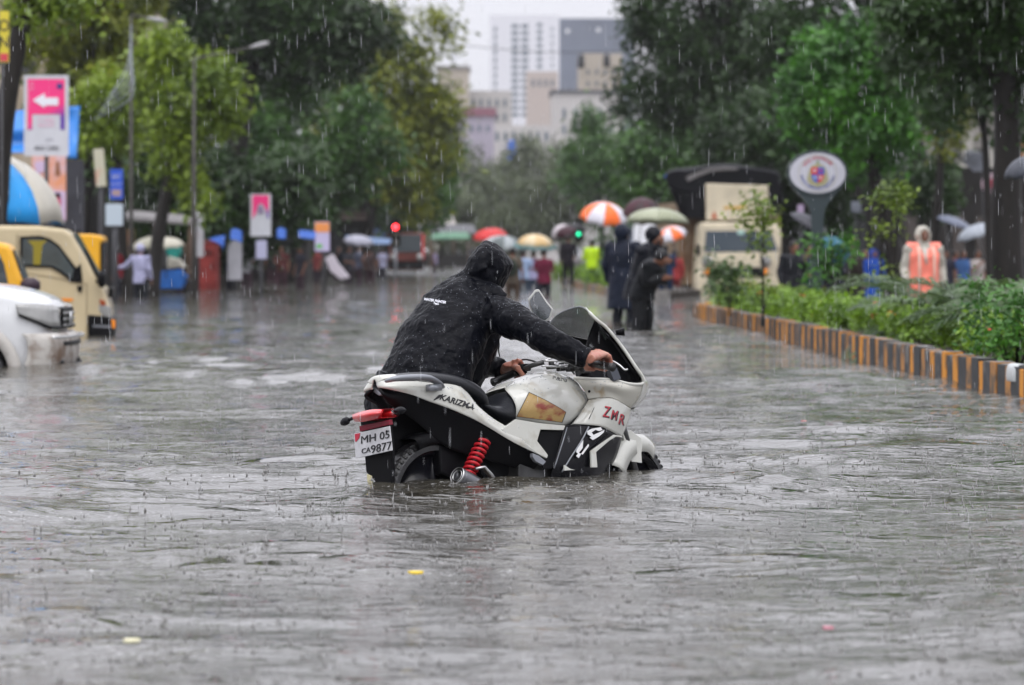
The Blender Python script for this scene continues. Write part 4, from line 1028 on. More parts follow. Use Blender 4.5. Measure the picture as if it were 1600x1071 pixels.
# ---- people in the distance: one generator, every figure posed on its own
def person(px, D, h, label, yaw=0, top=('shirt', (.3, .3, .3)), legs=(.03, .03, .04), arms=('down', 'down'), lean=0.0, hood=None, hair=True,
           group=None, ground=-.45, bare=False, cap=None, long_=0, wide=1.0, vest=None, umb=None, name='person', skirt=None, bag=None, headdown=0):
    """h height in m; yaw 0 = facing the camera (radians, + turns to the picture's right); px centre"""
    x0 = X(px, D); k = h / 1.72
    R = Matrix.Rotation(yaw, 3, 'Z'); fw = R @ Vector((0, -1, 0)); rt = R @ Vector((-1, 0, 0)); up = Vector((0, 0, 1))
    at = lambda a, b, c: Vector((x0, D, ground)) + fw * (a * k) + rt * (b * k) + up * (c * k)
    def lz(a, b, c):           # bend of the upper body forward about the hips
        s_, c_ = sin(lean), cos(lean); z = c - .92
        return at(a * c_ + z * s_, b, .92 + z * c_ - a * s_)
    w_ = wide
    pel, wai, che, nk, hc = at(0, 0, .92), lz(0, 0, 1.08), lz(0, 0, 1.30), lz(0, 0, 1.46), lz(.02 + headdown * .1, 0, 1.59 - headdown * .06)
    b = MB(); lat = rt
    b.tube([pel - up * .06 * k, pel, wai, che, lz(0, 0, 1.40), nk], [(.13, .10), (.155 * w_, .11), (.13 * w_, .095), (.165 * w_, .115), (.13, .085), (.055, .055)], 16, up=lat)
    b.tube([nk, hc], .052 * k, 10)
    hf = (fw * cos(lean + headdown) - up * sin(lean + headdown)); HM = head_shape(b, hc, hf, up * cos(lean + headdown) + fw * sin(lean + headdown), k)
    js = []; grips = []
    for sgn, a in ((1, arms[0]), (-1, arms[1])):
        sh = lz(0, .19 * w_ * sgn, 1.39)
        if a == 'down': el, wr = lz(-.02, .25 * w_ * sgn, 1.12), lz(.08, .25 * w_ * sgn, .88)
        elif a == 'umbrella': el, wr = lz(.10, .22 * sgn, 1.16), lz(.24, .10 * sgn, 1.34)
        elif a == 'bent': el, wr = lz(.03, .25 * sgn, 1.13), lz(.24, .10 * sgn, 1.12)
        elif a == 'clasp': el, wr = lz(.12, .22 * sgn, 1.16), lz(.26, .03 * sgn, 1.30)
        elif a == 'out': el, wr = lz(.02, .40 * sgn, 1.20), lz(.10, .62 * sgn, 1.16)
        elif a == 'head': el, wr = lz(.15, .32 * sgn, 1.42), lz(.12, .13 * sgn, 1.58)
        b.ball(sh, .058 * k); b.tube([sh, sh.lerp(el, .5), el, el.lerp(wr, .4), wr], [.05 * k, .046 * k, .037 * k, .037 * k, .025 * k], 10)
        dr = (wr - el).normalized(); tw = (fw if a in ('down', 'out') else up); sd = (tw - dr * tw.dot(dr)).normalized()
        hand(b, wr + dr * .01, dr, sd, (rt * sgn if a in ('down',) else sd.cross(dr) * sgn), curl=1.0 if a == 'umbrella' else .35, s=k)
        js.append((sh, el, wr)); grips.append(wr + dr * .08 * k)
    lg = []
    for sgn in (1, -1):
        hp, kn, an = at(0, .095 * sgn, .90), at(.04, .11 * sgn, .49), at(-.02, .12 * sgn, .09)
        b.ball(hp, .09 * k); b.tube([hp, hp.lerp(kn, .5), kn, kn.lerp(an, .35), an], [.085 * k, .073 * k, .05 * k, .052 * k, .035 * k], 12)
        b.tube([an + fw * -.05 - up * .03, an + fw * .05 - up * .045, an + fw * .17 - up * .06], [(.032, .03), (.04, .026), (.034, .014)], 10, up=lat)
        lg.append((hp, kn, an))
    body = b.build(name, SKIN, remesh=.011); sm = body.modifiers.new('smooth', 'SMOOTH'); sm.iterations = 2
    tag(body, label, 'person', group)
    vox = .015
    def fin(mbx, nm, m):
        o = mbx.build(nm, m, body, remesh=vox); q = o.modifiers.new('smooth', 'SMOOTH'); q.iterations = 4
        tx = bpy.data.textures.get('cloth_folds') or bpy.data.textures.new('cloth_folds', 'CLOUDS'); tx.noise_scale = .12
        dm = o.modifiers.new('folds', 'DISPLACE'); dm.texture = tx; dm.strength = .03; dm.texture_coords = 'GLOBAL'; return o
    kind, colr = top[:2]
    cm = cloth('cloth_%s_%02x%02x%02x' % (kind, int(colr[0] * 255), int(colr[1] * 255), int(colr[2] * 255)), colr, *( (.5, .6, .15) if kind == 'raincoat' else (.8, .6, .15)))
    t = MB(); lo = .80 if not long_ else .92 - long_
    rr = [(.185 * w_, .14), (.18 * w_, .135), (.165 * w_, .125), (.195 * w_, .14), (.16, .11), (.075, .075)]
    if kind == 'raincoat': rr = [(a + .025, c + .025) for a, c in rr]
    pts = [at(0, 0, lo), pel, wai, che, lz(0, 0, 1.41), lz(0, 0, 1.47)]
    if long_: rr[0] = (rr[0][0] * 1.15, rr[0][1] * 1.2)
    t.tube(pts, rr, 18, up=lat)
    for sh, el, wr in js:
        if kind == 'tshirt': t.ball(sh, .068 * k); t.tube([sh, sh.lerp(el, .75)], [.066 * k, .06 * k], 12)
        else:
            e_ = .02 if kind == 'raincoat' else .006
            t.ball(sh, (.075 + e_) * k); t.tube([sh, sh.lerp(el, .5), el, el.lerp(wr, .5), el.lerp(wr, .95)], [(.062 + e_) * k, (.058 + e_) * k, (.052 + e_) * k, (.046 + e_) * k, (.042 + e_) * k], 12)
    if hood == 'up':
        h2 = hf.normalized()
        t.ball(hc - h2 * .085 + up * .025, (.118 * k, .118 * k, .128 * k), 16, 11); t.ball(hc - up * .12 - h2 * .05, (.10, .10, .07), 14, 9)
        t.tube([nk - up * .06, nk + up * .05], [.12, .10], 14)
    o1 = fin(t, kind if kind != 'tshirt' else 'shirt', cm)
    if hood == 'up':   # opening of the hood: the face shows
        pass
    if legs is not None:
        l = MB(); l.tube([pel + up * .05, pel, pel - up * .1], [(.165, .125), (.17, .13), (.15, .12)], 16, up=lat)
        for hp, kn, an in lg: l.tube([hp, hp.lerp(kn, .5), kn] + ([] if bare else [kn.lerp(an, .5), an]), [.105 * k, .095 * k, .078 * k] + ([] if bare else [.074 * k, .068 * k]), 12)
        fin(l, 'shorts' if bare else 'trousers', cloth('cloth_leg_%02x%02x%02x' % tuple(int(q * 255) for q in legs), legs))
    if skirt:
        l = MB(); l.tube([at(0, 0, 1.0), at(0, 0, .7), at(0, 0, .25)], [(.17, .13), (.23, .19), (.29, .25)], 18, up=lat); fin(l, 'skirt', cloth('cloth_skirt_%02x%02x%02x' % tuple(int(q * 255) for q in skirt), skirt))
    if hair and hood != 'up':
        q = MB(); q.ball(hc - hf * .022 + up * .04, (.093 * k, .093 * k, .092 * k), 14, 9); fin(q, 'hair', HAIR)
    if cap:
        q = MB(); q.ball(hc - hf * .012 + up * .045, (.11 * k, .11 * k, .11 * k), 16, 10); fin(q, 'cap', cloth('cap_%02x%02x%02x' % tuple(int(v * 255) for v in cap), cap, .4))
    if vest:
        v = MB(); v.tube([at(0, 0, .70), pel, wai, che, lz(0, 0, 1.40), lz(0, 0, 1.45)], [(.245, .195), (.235, .19), (.225, .18), (.25, .185), (.23, .14), (.13, .10)], 20, up=lat)
        for sh, el, wr in js: v.tube([lz(0, 0, 1.42), sh + up * .03, sh.lerp(el, .22)], [.085, .092, .085], 12)
        vo = fin(v, 'safety_vest', mat('vest_orange', vest, .5, noise=.12, nscale=6))
        for b_ in (-.11, .11):
            q = MB(); q.tube([lz(.13, b_, 1.44), lz(.205, b_, 1.32), lz(.205, b_, 1.1), at(.215, b_, .8)], [(.02, .006)] * 4, 8, up=rt); q.build('reflective_strip', mat('strip_pale', (.70, .45, .36), .4), vo)
        q = MB(); q.tube([lz(.13, .02, 1.42), lz(.2, 0, 1.18)], [(.05, .01), (.012, .01)], 8, up=rt); q.build('collar_gap', mat('cloth_pale_gap', (.45, .43, .38), .6), vo)
    if bag:
        q = MB(); c_ = lz(-.2, 0, 1.2); q.ball(tuple(c_), (.16, .12, .22), 14, 10); fin(q, 'backpack', cloth('bag_%02x%02x%02x' % tuple(int(v * 255) for v in bag), bag))
    eyes(HM, body, k)
    if hood == 'up':
        # rim of the hood stands proud of the face
        q = MB(); q.tube([hc + hf * .055 + up * .115 * k, hc + hf * .07 + rt * .075 * k + up * .05, hc + hf * .07 + rt * .075 * k - up * .05, hc + hf * .06 - up * .115 * k, hc + hf * .07 - rt * .075 * k - up * .05, hc + hf * .07 - rt * .075 * k + up * .05, hc + hf * .055 + up * .115 * k], .016, 8, cap=False)
        q.build('hood_rim', cm, body)
    return body, grips, hc
# ------------------------------------------------------------------ vehicles
class Frame:
    """a thing's own axes: x forward, y to its left, z up, and where photograph pixels fall on its planes"""
    def __init__(s, px, D, yaw, z=0.0):
        s.M = Matrix.Translation((X(px, D), D, z)) @ Matrix.Rotation(yaw, 4, 'Z'); s.I = s.M.inverted(); s.R = s.I.to_3x3()
    def y(s, px, py, yl):
        o = s.I @ Vector((0, 0, CAMH)); d = s.R @ Vector(((px - 800) / FPX, 1, (HZ - py) / FPX)); return o + d * ((yl - o.y) / d.y)
    def x(s, px, py, xl):
        o = s.I @ Vector((0, 0, CAMH)); d = s.R @ Vector(((px - 800) / FPX, 1, (HZ - py) / FPX)); return o + d * ((xl - o.x) / d.x)
    def e(s, name, label, cat, group=None):
        o = empty(name, (0, 0, 0), 0, label, cat, group); o.matrix_world = s.M; return o
def plate(name, pts, vec, m, parent, bevel=0, sub=0):
    mb = MB(); mb.prism(pts, vec); return mb.build(name, m, parent, smooth=False, bevel=bevel, fixn=True)
def simple_wheel(parent, c, r, w, axis=(0, 1, 0), hub=True):
    c = Vector(c); a = Vector(axis) * w / 2; mb = MB(); mb.tube([c - a, c - a * .8, c + a * .8, c + a], [r * .93, r, r, r * .93], 28)
    o = mb.build('wheel', RUB, parent)
    if hub:
        mb = MB(); mb.tube([c - a * 1.02, c - a * .9], [r * .55, r * .6], 20); mb.build('rim', DSTEEL, o)
    return o
GLASS = mat('window_glass', (.02, .03, .035), .06, spec=.8)
GLASSL = mat('wet_window_glass', (.05, .075, .085), .12, spec=.7, noise=.3, nscale=3)
CREAM = mat('cream_paint', (.52, .43, .27), .3, coat=.4, noise=.12, nscale=3)
YEL = mat('taxi_yellow', (.75, .38, .02), .35, coat=.3)
LAMP = mat('headlight_glass', (.30, .30, .29), .06, spec=.9, noise=.3, nscale=5)
AMB = mat('amber_lens', (.8, .25, .02), .2)
SILV = mat('suv_white', (.62, .63, .64), .25, coat=.7, noise=.1, nscale=2)
MUD = mat('muddy_bumper', (.44, .42, .39), .45, col2=(.15, .10, .07), nscale=4.5, lo=.50, hi=.66)

def pickup():
    F = Frame(150, 43.4, radians(5)); t = F.e('pickup_truck', 'cream pickup truck with a closed door, seen from its side behind the white car', 'pickup truck')
    y0 = -.75; W = 1.5; p = lambda a, b, y=y0: F.y(a, b, y)
    prof = [(-60, 352), (60, 353), (100, 358), (112, 366), (134, 402), (153, 440), (163, 452), (171, 478), (174, 523), (174, 545), (-60, 545)]
    mb = MB(); mb.prism([p(a, b) for a, b in prof], (0, W, 0)); mb.build('cab', CREAM, t, smooth=False, bevel=.05, fixn=True)
    win = [(31, 370), (62, 369), (78, 374), (92, 385), (108, 405), (118, 420), (128, 428), (128, 442), (114, 440), (96, 425), (80, 418), (31, 416)]
    plate('window', [p(a, b, y0 - .012) for a, b in win], (0, .02, 0), GLASSL, t)
    for q in ([(31, 370), (35, 370), (35, 416), (31, 416)], [(31, 370), (62, 368.5), (78, 373), (93, 384), (120, 420), (117, 423), (92, 387.5), (77, 377), (62, 372.5), (31, 373.5)], [(31, 413), (80, 415), (97, 424), (117, 440), (113, 442), (94, 427), (79, 418.5), (31, 417)]):
        plate('window_frame', [p(a, b, y0 - .022) for a, b in q], (0, .02, 0), BPL, t)
    plate('window', [p(114, 424, y0 - .02), p(126, 412, y0 - .02), p(129, 442, y0 - .02), p(112, 441, y0 - .02)], (0, .02, 0), BPL, t)
    # door seams, seat seen through the window, handle
    for q in ([(135, 442), (136.5, 442), (136, 523), (134.5, 523)], [(26, 366), (28, 366), (28, 523), (26, 523)], [(28, 426), (90, 436), (134, 446), (134, 444.5), (90, 434), (28, 424.5)]):
        plate('door_seam', [p(a, b, y0 - .006) for a, b in q], (0, .008, 0), mat('seam_shadow', (.25, .2, .12), .6), t)
    plate('seat', [p(42, 376, y0 + .3), p(60, 375, y0 + .3), p(64, 415, y0 + .3), p(48, 415, y0 + .3)], (0, .1, 0), YEL, t)
    plate('seat_reflection', [p(43, 376, y0 - .016), p(74, 376, y0 - .016), p(66, 384, y0 - .016), p(63, 414, y0 - .016), p(52, 414, y0 - .016), p(52, 386, y0 - .016)], (0, .003, 0), mat('seat_seen_yellow', (.25, .2, .02), .3), t)
    plate('door_handle', [p(120, 447), p(129, 447), p(128, 456), p(122, 456)], (0, -.03, 0), BPL, t, .008)
    plate('badge', [p(96, 466, y0 - .004), p(115, 467, y0 - .004), p(113, 471, y0 - .004), p(100, 471, y0 - .004)], (0, -.006, 0), AMB, t)
    mb = MB(); c = p(159, 437, y0 - .12); mb.ball(tuple(c), (.06, .10, .11), 14, 9); mb.tube([c, p(150, 440, y0 + .02)], .015, 8); mb.build('side_mirror', BPL, t)
    mb = MB(); c = p(152, 428, y0 - .06); mb.tube([c, p(165, 440, y0 - .1)], .02, 8); mb.tube([p(133, 390, y0 + .05), p(160, 446, y0 + .05)], .018, 8); mb.build('mirror_arm', BPL, t)
    xf = p(172, 478).x
    # windscreen on the sloping front, grille, bumper, lights
    a, b = p(113, 368), p(152, 438)
    off = Vector((.03, 0, .02)); plate('windscreen', [Vector((a.x, y0 + .08, a.z)) + off, Vector((a.x, -y0 - .08, a.z)) + off, Vector((b.x, -y0 - .08, b.z)) + off, Vector((b.x, y0 + .08, b.z)) + off], (-.02, 0, -.01), GLASSL, t)
    plate('bumper', [p(137, 492, y0 - .03), p(172, 495, y0 - .03), p(177, 500, y0 - .03), p(177, 545, y0 - .03), p(137, 545, y0 - .03)], (0, W + .06, 0), BPL, t, .02)
    plate('bumper_strip', [p(145, 508, y0 - .034), p(173, 509, y0 - .034), p(173, 513, y0 - .034), p(145, 511, y0 - .034)], (0, .01, 0), GREYM, t)
    plate('headlight', [p(154, 477, y0 - .02), p(160, 474, y0 - .02), p(172, 480, y0 - .02), p(175, 500, y0 - .02), p(164, 497, y0 - .02), p(156, 488, y0 - .02)], (0, .3, 0), LAMP, t, .015)
    plate('turn_signal', [p(155, 468, y0 - .026), p(164, 470, y0 - .026), p(166, 478, y0 - .026), p(157, 478, y0 - .026)], (0, .1, 0), mat('brown_lens', (.3, .06, .02), .2), t, .01)
    plate('fog_lamp', [p(174, 499, y0 - .05), p(180, 501, y0 - .05), p(180, 514, y0 - .05), p(175, 513, y0 - .05)], (0, .08, 0), AMB, t, .01)
    mb = MB(); mb.box((xf - .0, 0, p(168, 458).z), (.05, 1.0, .12)); mb.build('grille', BPL, t, smooth=False, bevel=.01)
    simple_wheel(t, (p(100, 545).x - .35, y0 + .06, -.12), .30, .18)
pickup()

def suv():
    F = Frame(100, 30.6, radians(1)); t = F.e('suv', 'muddy white suv cut off by the left edge, nearest vehicle on the left', 'car')
    y0 = -.85
    def S(px, py, dy=0): return F.y(px, py, y0 + dy)
    # cross sections running back from the grille, each from the near lower edge over the bonnet to the far lower edge
    fx = S(76, 520).x
    secs = []
    #            x back from front, y half-width, z of sill, z of bumper shoulder, z of bonnet edge, z of bonnet middle
    for bx, hw, z0, z1, z2, z3 in ((0.0, .60, .05, .36, .50, .53), (-.05, .74, .02, .40, .56, .60), (-.16, .82, -.05, .42, .60, .66), (-.45, .85, -.1, .44, .67, .73), (-1.0, .86, -.1, .45, .73, .79), (-1.5, .86, -.1, .46, .76, .83)):
        r = [(-hw * .97, z0), (-hw, z1 * .6), (-hw, z1), (-hw * .97, (z1 + z2) / 2), (-hw * .92, z2), (-hw * .7, z2 + (z3 - z2) * .7), (-hw * .3, z3), (0, z3)]
        r = r + [(-a, b) for a, b in r[-2::-1]]
        secs.append([(fx + bx, a, b) for a, b in r])
    mb = MB(); mb.grid(smooth_net(secs, 3, 3)); L = smooth_net(secs, 3, 3)[0]
    mb.add(L, [tuple(range(len(L)))]); mb.build('body', SILV, t, fixn=True)
    # bonnet seam, grille, headlights, bumper, arch
    mb = MB(); rows = []
    for bx, hw, k in ((.055, .50, 0), (.03, .72, 1), (-.06, .84, 2), (-.24, .87, 3)):
        rows.append([(fx + bx, -hw, .30 - .0 * k), (fx + bx + .05, -hw - .01, .24), (fx + bx + .05, -hw - .01, .10), (fx + bx, -hw, -.06), (fx + bx - .05, -hw + .04, -.2)])
    full = [[(a, -b, c) for a, b, c in r] for r in rows[1:][::-1]] + [[(fx + .09, 0, .30), (fx + .14, 0, .24), (fx + .14, 0, .10), (fx + .09, 0, -.06), (fx + .04, 0, -.2)]] + rows
    full = [[(a, -b, c) for a, b, c in r] for r in rows[::-1]] + [[(fx + .08, 0, .30), (fx + .13, 0, .24), (fx + .13, 0, .10), (fx + .08, 0, -.06), (fx + .03, 0, -.2)]] + rows
    mb.grid(smooth_net(full, 3, 3)); mb.build('bumper', MUD, t, solid=.02, fixn=True)
    def front(pts, x, dx, nm, m, bev=.01): return plate(nm, [F.x(a, b, fx + x) for a, b in pts], (dx, 0, 0), m, t, bev)
    mb = MB(); mb.box((fx + .03, 0, .43), (.10, .84, .20)); g = mb.build('grille', BPL, t, smooth=False, bevel=.02)
    for i in range(3):
        mb = MB(); mb.box((fx + .085, 0, .37 + .055 * i), (.02, .80, .016)); mb.build('grille_bar', STEEL, g, smooth=False, bevel=.004)
    mb = MB(); mb.tube([(fx + .09, 0, .43), (fx + .11, 0, .43)], .06, 16); mb.build('emblem', STEEL, g)
    for s in (-1, 1):
        mb = MB(); mb.prism([(fx + .05, s * .44, .33), (fx + .06, s * .44, .52), (fx + .0, s * .49, .56), (fx - .0, s * .49, .35)], (-.04, s * .02, 0)); mb.build('grille_trim', MUD, t, smooth=False, bevel=.01, fixn=True)
        rows = [[(fx + .035, s * .50, .35), (fx - .03, s * .70, .355), (fx - .13, s * .80, .40), (fx - .30, s * .855, .47)],
                [(fx + .015, s * .50, .54), (fx - .06, s * .70, .56), (fx - .17, s * .79, .57), (fx - .32, s * .845, .565)]]
        rows = [[(a + .025, b * 1.02, c) for a, b, c in r] for r in rows]
        mb = MB(); mb.grid(smooth_net(rows, 4, 3)); h = mb.build('headlight', LAMP, t, solid=.02, fixn=True)
        mb = MB(); mb.tube([(p_[0] + .012, p_[1] + s * .008, p_[2]) for p_ in crom(rows[0], 4)], .013, 6); mb.build('headlight_edge', BPL, h)
        mb = MB(); mb.ball((fx + .07, s * .62, .02), (.05, .10, .06), 12, 8); mb.build('fog_lamp', BPL, t)
        xw = fx - .72; N = 18; r = .43
        rows = [[(xw + r * q * cos(pi * i / N), s * (.868 if q < 1.05 else .862), -.06 + r * q * sin(pi * i / N)) for q in (.86, 1.0, 1.12)] for i in range(N + 1)]
        mb = MB(); mb.grid(rows); mb.build('wheel_arch', MUD, t, solid=.02, fixn=True)
        mb = MB(); mb.add([(xw, s * .862, -.3)] + [(xw + r * .86 * cos(pi * i / N), s * .866, -.06 + r * .86 * sin(pi * i / N)) for i in range(N + 1)], [(0, i + 1, i + 2) for i in range(N)]); mb.build('wheel_well', mat('void_black', (.003, .003, .003), .9, spec=.05), t, smooth=False)
        simple_wheel(t, (xw, s * .80, -.10), .345, .2)
    for i, c in enumerate(((.8, .3, .03), (.02, .35, .12), (.6, .04, .03))):
        mb = MB(); mb.box((fx + .04 - .012 * i * 3, -.70 - i * .035, .19), (.03, .03, .06)); mb.build('sticker', mat('car_sticker_%d' % i, c, .5), t, smooth=False)
    for z_, h_, w_ in ((-.01, .07, 1.2), (.21, .035, 1.0)):
        mb = MB(); mb.grid([[(fx + .045 + .11 * cos(a), .9 * w_ / 1.2 * sin(a), z_ + dz) for dz in (-h_ / 2, h_ / 2)] for a in [radians(-84 + 12 * q) for q in range(15)]]); mb.build('air_intake', BPL, t, solid=.02, fixn=True)
    mb = MB(); mb.grid([[(fx + .03 + .16 * cos(a), .89 * sin(a), .27 + dz) for dz in (-.012, .012)] for a in [radians(-88 + 11 * q) for q in range(17)]]); mb.build('bumper_strip', STEEL, t, solid=.015, fixn=True)
    # windscreen and cabin rising behind the bonnet
    mb = MB(); mb.prism([(fx - 1.5, -.80, .80), (fx - 2.2, -.72, 1.28), (fx - 4.2, -.72, 1.30), (fx - 4.4, -.80, -.2), (fx - 1.5, -.84, -.2)], (0, 1.6, 0)); mb.build('cabin', SILV, t, smooth=False, bevel=.05, fixn=True)
    mb = MB(); mb.prism([(fx - 1.56, -.70, .86), (fx - 2.16, -.64, 1.25), (fx - 2.16, .64, 1.25), (fx - 1.56, .70, .86)], (.03, 0, .02)); mb.build('windscreen', GLASS, t, smooth=False, fixn=True)
    for s in (-1, 1):
        for a, b, c_, d in ((-1.95, -2.35, -2.95, -2.95), (-3.03, -3.03, -3.9, -4.0)):
            y_ = .78 if s > 0 else -.83
            mb = MB(); mb.prism([(fx + a, y_, .86), (fx + b, y_ + (.03 if s < 0 else 0), 1.2), (fx + c_, y_ + (.03 if s < 0 else 0), 1.2), (fx + d, y_, .86)], (0, .03, 0)); mb.build('window', GLASS, t, smooth=False, fixn=True)
suv()

def yellow_cab(px, D, yaw, pts, winpts, scr, label, w=1.3, mirror=None, green=False):
    F = Frame(px, D, yaw); t = F.e('auto_rickshaw', label, 'auto rickshaw')
    y0 = -w / 2; p = lambda a, b, y=y0: F.y(a, b, y)
    plate('body', [p(a, b) for a, b in pts], (0, w, 0), YEL, t, .05)
    for wp in winpts: plate('window', [p(a, b, y0 - .01) for a, b in wp], (0, .02, 0), GLASS, t)
    a, b = p(*scr[0]), p(*scr[1]); o = Vector((.025, 0, .01))
    plate('windscreen', [Vector((a.x, y0 + .06, a.z)) + o, Vector((a.x, -y0 - .06, a.z)) + o, Vector((b.x, -y0 - .06, b.z)) + o, Vector((b.x, y0 + .06, b.z)) + o], (-.02, 0, 0), GLASS, t)
    if mirror:
        mb = MB(); c = p(*mirror[0], y0 - .15); d = p(*mirror[1], y0 - .15); mb.tube([c, c.lerp(d, .3), c.lerp(d, .7), d], [.04, .085, .085, .04], 12); mb.build('handlebar_cowl', mat('dark_maroon_plastic', (.03, .015, .025), .4), t)
    zb = p(*pts[-1]).z
    simple_wheel(t, ((a.x + b.x) / 2 - .2, y0 + .1, -.2), .24, .12)
    return t
yellow_cab(20, 36.5, radians(6), [(-90, 378), (0, 379), (14, 383), (20, 396), (34, 436), (40, 475), (44, 520), (-90, 520)], [[(-80, 398), (-2, 396), (6, 412), (13, 444), (-80, 446)]], ((19, 392), (34, 437)),
           'yellow auto rickshaw at the left edge, mostly hidden behind the white car', 1.3, ((32, 447), (63, 446)))
yellow_cab(150, 58, radians(4), [(70, 366), (140, 366), (160, 369), (162, 378), (156, 380), (156, 428), (158, 470), (70, 470)], [[(80, 377), (124, 377), (132, 392), (136, 424), (80, 424)]], ((160, 379), (159, 430)),
           'yellow auto rickshaw peeping out behind the cream pickup truck', 1.3)

def big_truck():
    F = Frame(1155, 100, radians(-84)); t = F.e('cargo_truck', 'large cream cargo truck with black tarpaulin, facing the camera on the right carriageway', 'truck')
    # x forward (towards the camera), y to its left (towards the picture's right)
    xf = 0.0; f = lambda a, b, x=xf: F.x(a, b, x)
    CT = mat('truck_cream', (.76, .67, .50), .4, noise=.3, nscale=1.2); BR = mat('truck_side_brown', (.30, .22, .14), .6, col2=(.12, .07, .04), nscale=1.5, lo=.4, hi=.6)
    TARP = mat('black_tarpaulin', (.005, .005, .007), .5, spec=.1, bump=1, bscale=3)
    plate('cab', [f(1096, 348), f(1212, 348), f(1221, 360), f(1222, 440), f(1218, 470), f(1092, 470), f(1090, 440), f(1094, 360)], (-1.7, 0, 0), CT, t, .08)
    plate('windscreen', [f(1103, 361, .012), f(1205, 361, .012), f(1216, 393, .012), f(1100, 395, .012)], (-.03, 0, 0), mat('truck_screen', (.06, .08, .10), .1, spec=.7), t, .02)
    plate('screen_divider', [f(1171, 361, .02), f(1173, 361, .02), f(1175, 394, .02), f(1172, 394, .02)], (.01, 0, 0), BPL, t)
    plate('permit_sticker', [f(1152, 360, .02), f(1163, 360, .02), f(1162, 367, .02), f(1153, 367, .02)], (.005, 0, 0), mat('sticker_pale_green', (.4, .6, .55), .5), t)
    plate('grille', [f(1102, 418, .02), f(1198, 418, .02), f(1196, 433, .02), f(1104, 433, .02)], (.03, 0, 0), BPL, t, .01)
    plate('bumper', [f(1098, 437, .06), f(1208, 437, .06), f(1208, 451, .06), f(1098, 451, .06)], (.12, 0, 0), CT, t, .03)
    plate('number_plate', [f(1152, 443, .19), f(1182, 443, .19), f(1182, 449, .19), f(1152, 449, .19)], (.01, 0, 0), mat('plate_yellow', (.6, .4, .03), .5), t)
    for a in (1105, 1196):
        mb = MB(); c = f(a, 409, .01); mb.tube([c, c + Vector((.05, 0, 0))], .16, 18); mb.build('headlight', LAMP, t)
        mb = MB(); c = f(a, 425, .05); mb.tube([c, c + Vector((.04, 0, 0))], .09, 14); mb.build('fog_lamp', AMB, t)
    for a, b in ((1088, 1094), (1221, 1226)):
        plate('side_mirror', [f(a, 382, .1), f(b, 382, .1), f(b, 400, .1), f(a, 400, .1)], (-.08, 0, 0), BPL, t, .02)
    plate('headboard', [f(1103, 287, -.1), f(1200, 290, -.1), f(1203, 344, -.1), f(1104, 345, -.1)], (-.15, 0, 0), CT, t, .03)
    plate('headboard_stripe', [f(1131, 323, -.085), f(1165, 322, -.085), f(1165, 326, -.085), f(1131, 327, -.085)], (-.01, 0, 0), mat('stripe_ochre', (.62, .36, .04), .5), t)
    plate('emblem', [f(1111, 342, -.085), f(1116, 329, -.085), f(1121, 342, -.085)], (-.01, 0, 0), mat('emblem_rust', (.5, .14, .07), .5), t)
    plate('cargo_body', [f(1066, 315, -1.0), f(1096, 335, -1.0), f(1210, 335, -1.0), f(1219, 320, -1.0), f(1219, 440, -1.0), f(1066, 446, -1.0)], (-5.5, 0, 0), BR, t, .03)
    plate('side_post', [f(1062, 318, -.9), f(1069, 318, -.9), f(1070, 440, -.9), f(1064, 440, -.9)], (-.15, 0, 0), mat('wood_wet', (.16, .09, .05), .7), t, .01)
    # bundle of tarpaulin thrown over the load, sagging at its edges
    rng = random.Random(6); rows = []
    for i, x in enumerate((-.35, -.6, -1.2, -2.5, -4.5, -6.3)):
        top = [(1040, 281), (1046, 268), (1078, 263), (1112, 258), (1150, 258), (1190, 264), (1214, 268), (1221, 282), (1222, 330)]
        left = [(1048, 300), (1060, 322)] if i else [(1052, 292), (1092, 300)]
        r = [f(a, b + rng.uniform(-2.5, 2.5) + (3 if i == 0 else 0), x) for a, b in [(1095 if i == 0 else 1066, 338)] + left[::-1] + top]
        rows.append(r)
    mb = MB(); sm_ = smooth_net(rows, 3, 3); mb.grid(sm_); mb.add(sm_[0], [tuple(range(len(sm_[0])))]); o = mb.build('tarpaulin', TARP, t, fixn=True)
    plate('tarpaulin_fold', crom([f(1072, 277, -.3), f(1110, 263, -.3), f(1150, 262, -.3), f(1150, 266, -.3), f(1112, 268, -.3), f(1075, 284, -.3)], 2), (-.3, 0, 0), mat('tarp_grey', (.16, .15, .15), .5), t, .01)  # fold in a lighter grey than the rest of the tarpaulin
    plate('canvas_patch', [f(1040, 274, -.5), f(1057, 266, -.5), f(1059, 272, -.5), f(1041, 279, -.5)], (-.3, 0, 0), mat('blue_cloth', (.06, .16, .55), .6), t, .01)
    for yy in (-1.05, 1.05): simple_wheel(t, (-.9, yy, 0.02), .50, .30)
    simple_wheel(t, (-5.2, -1.05, 0.02), .50, .30)
    mb = MB(); c = f(1083, 438, -2.0); mb.tube([c + Vector((.5, 0, 0)), c - Vector((.5, 0, 0))], .32, 16); mb.build('fuel_drum', BPL, t)
big_truck()

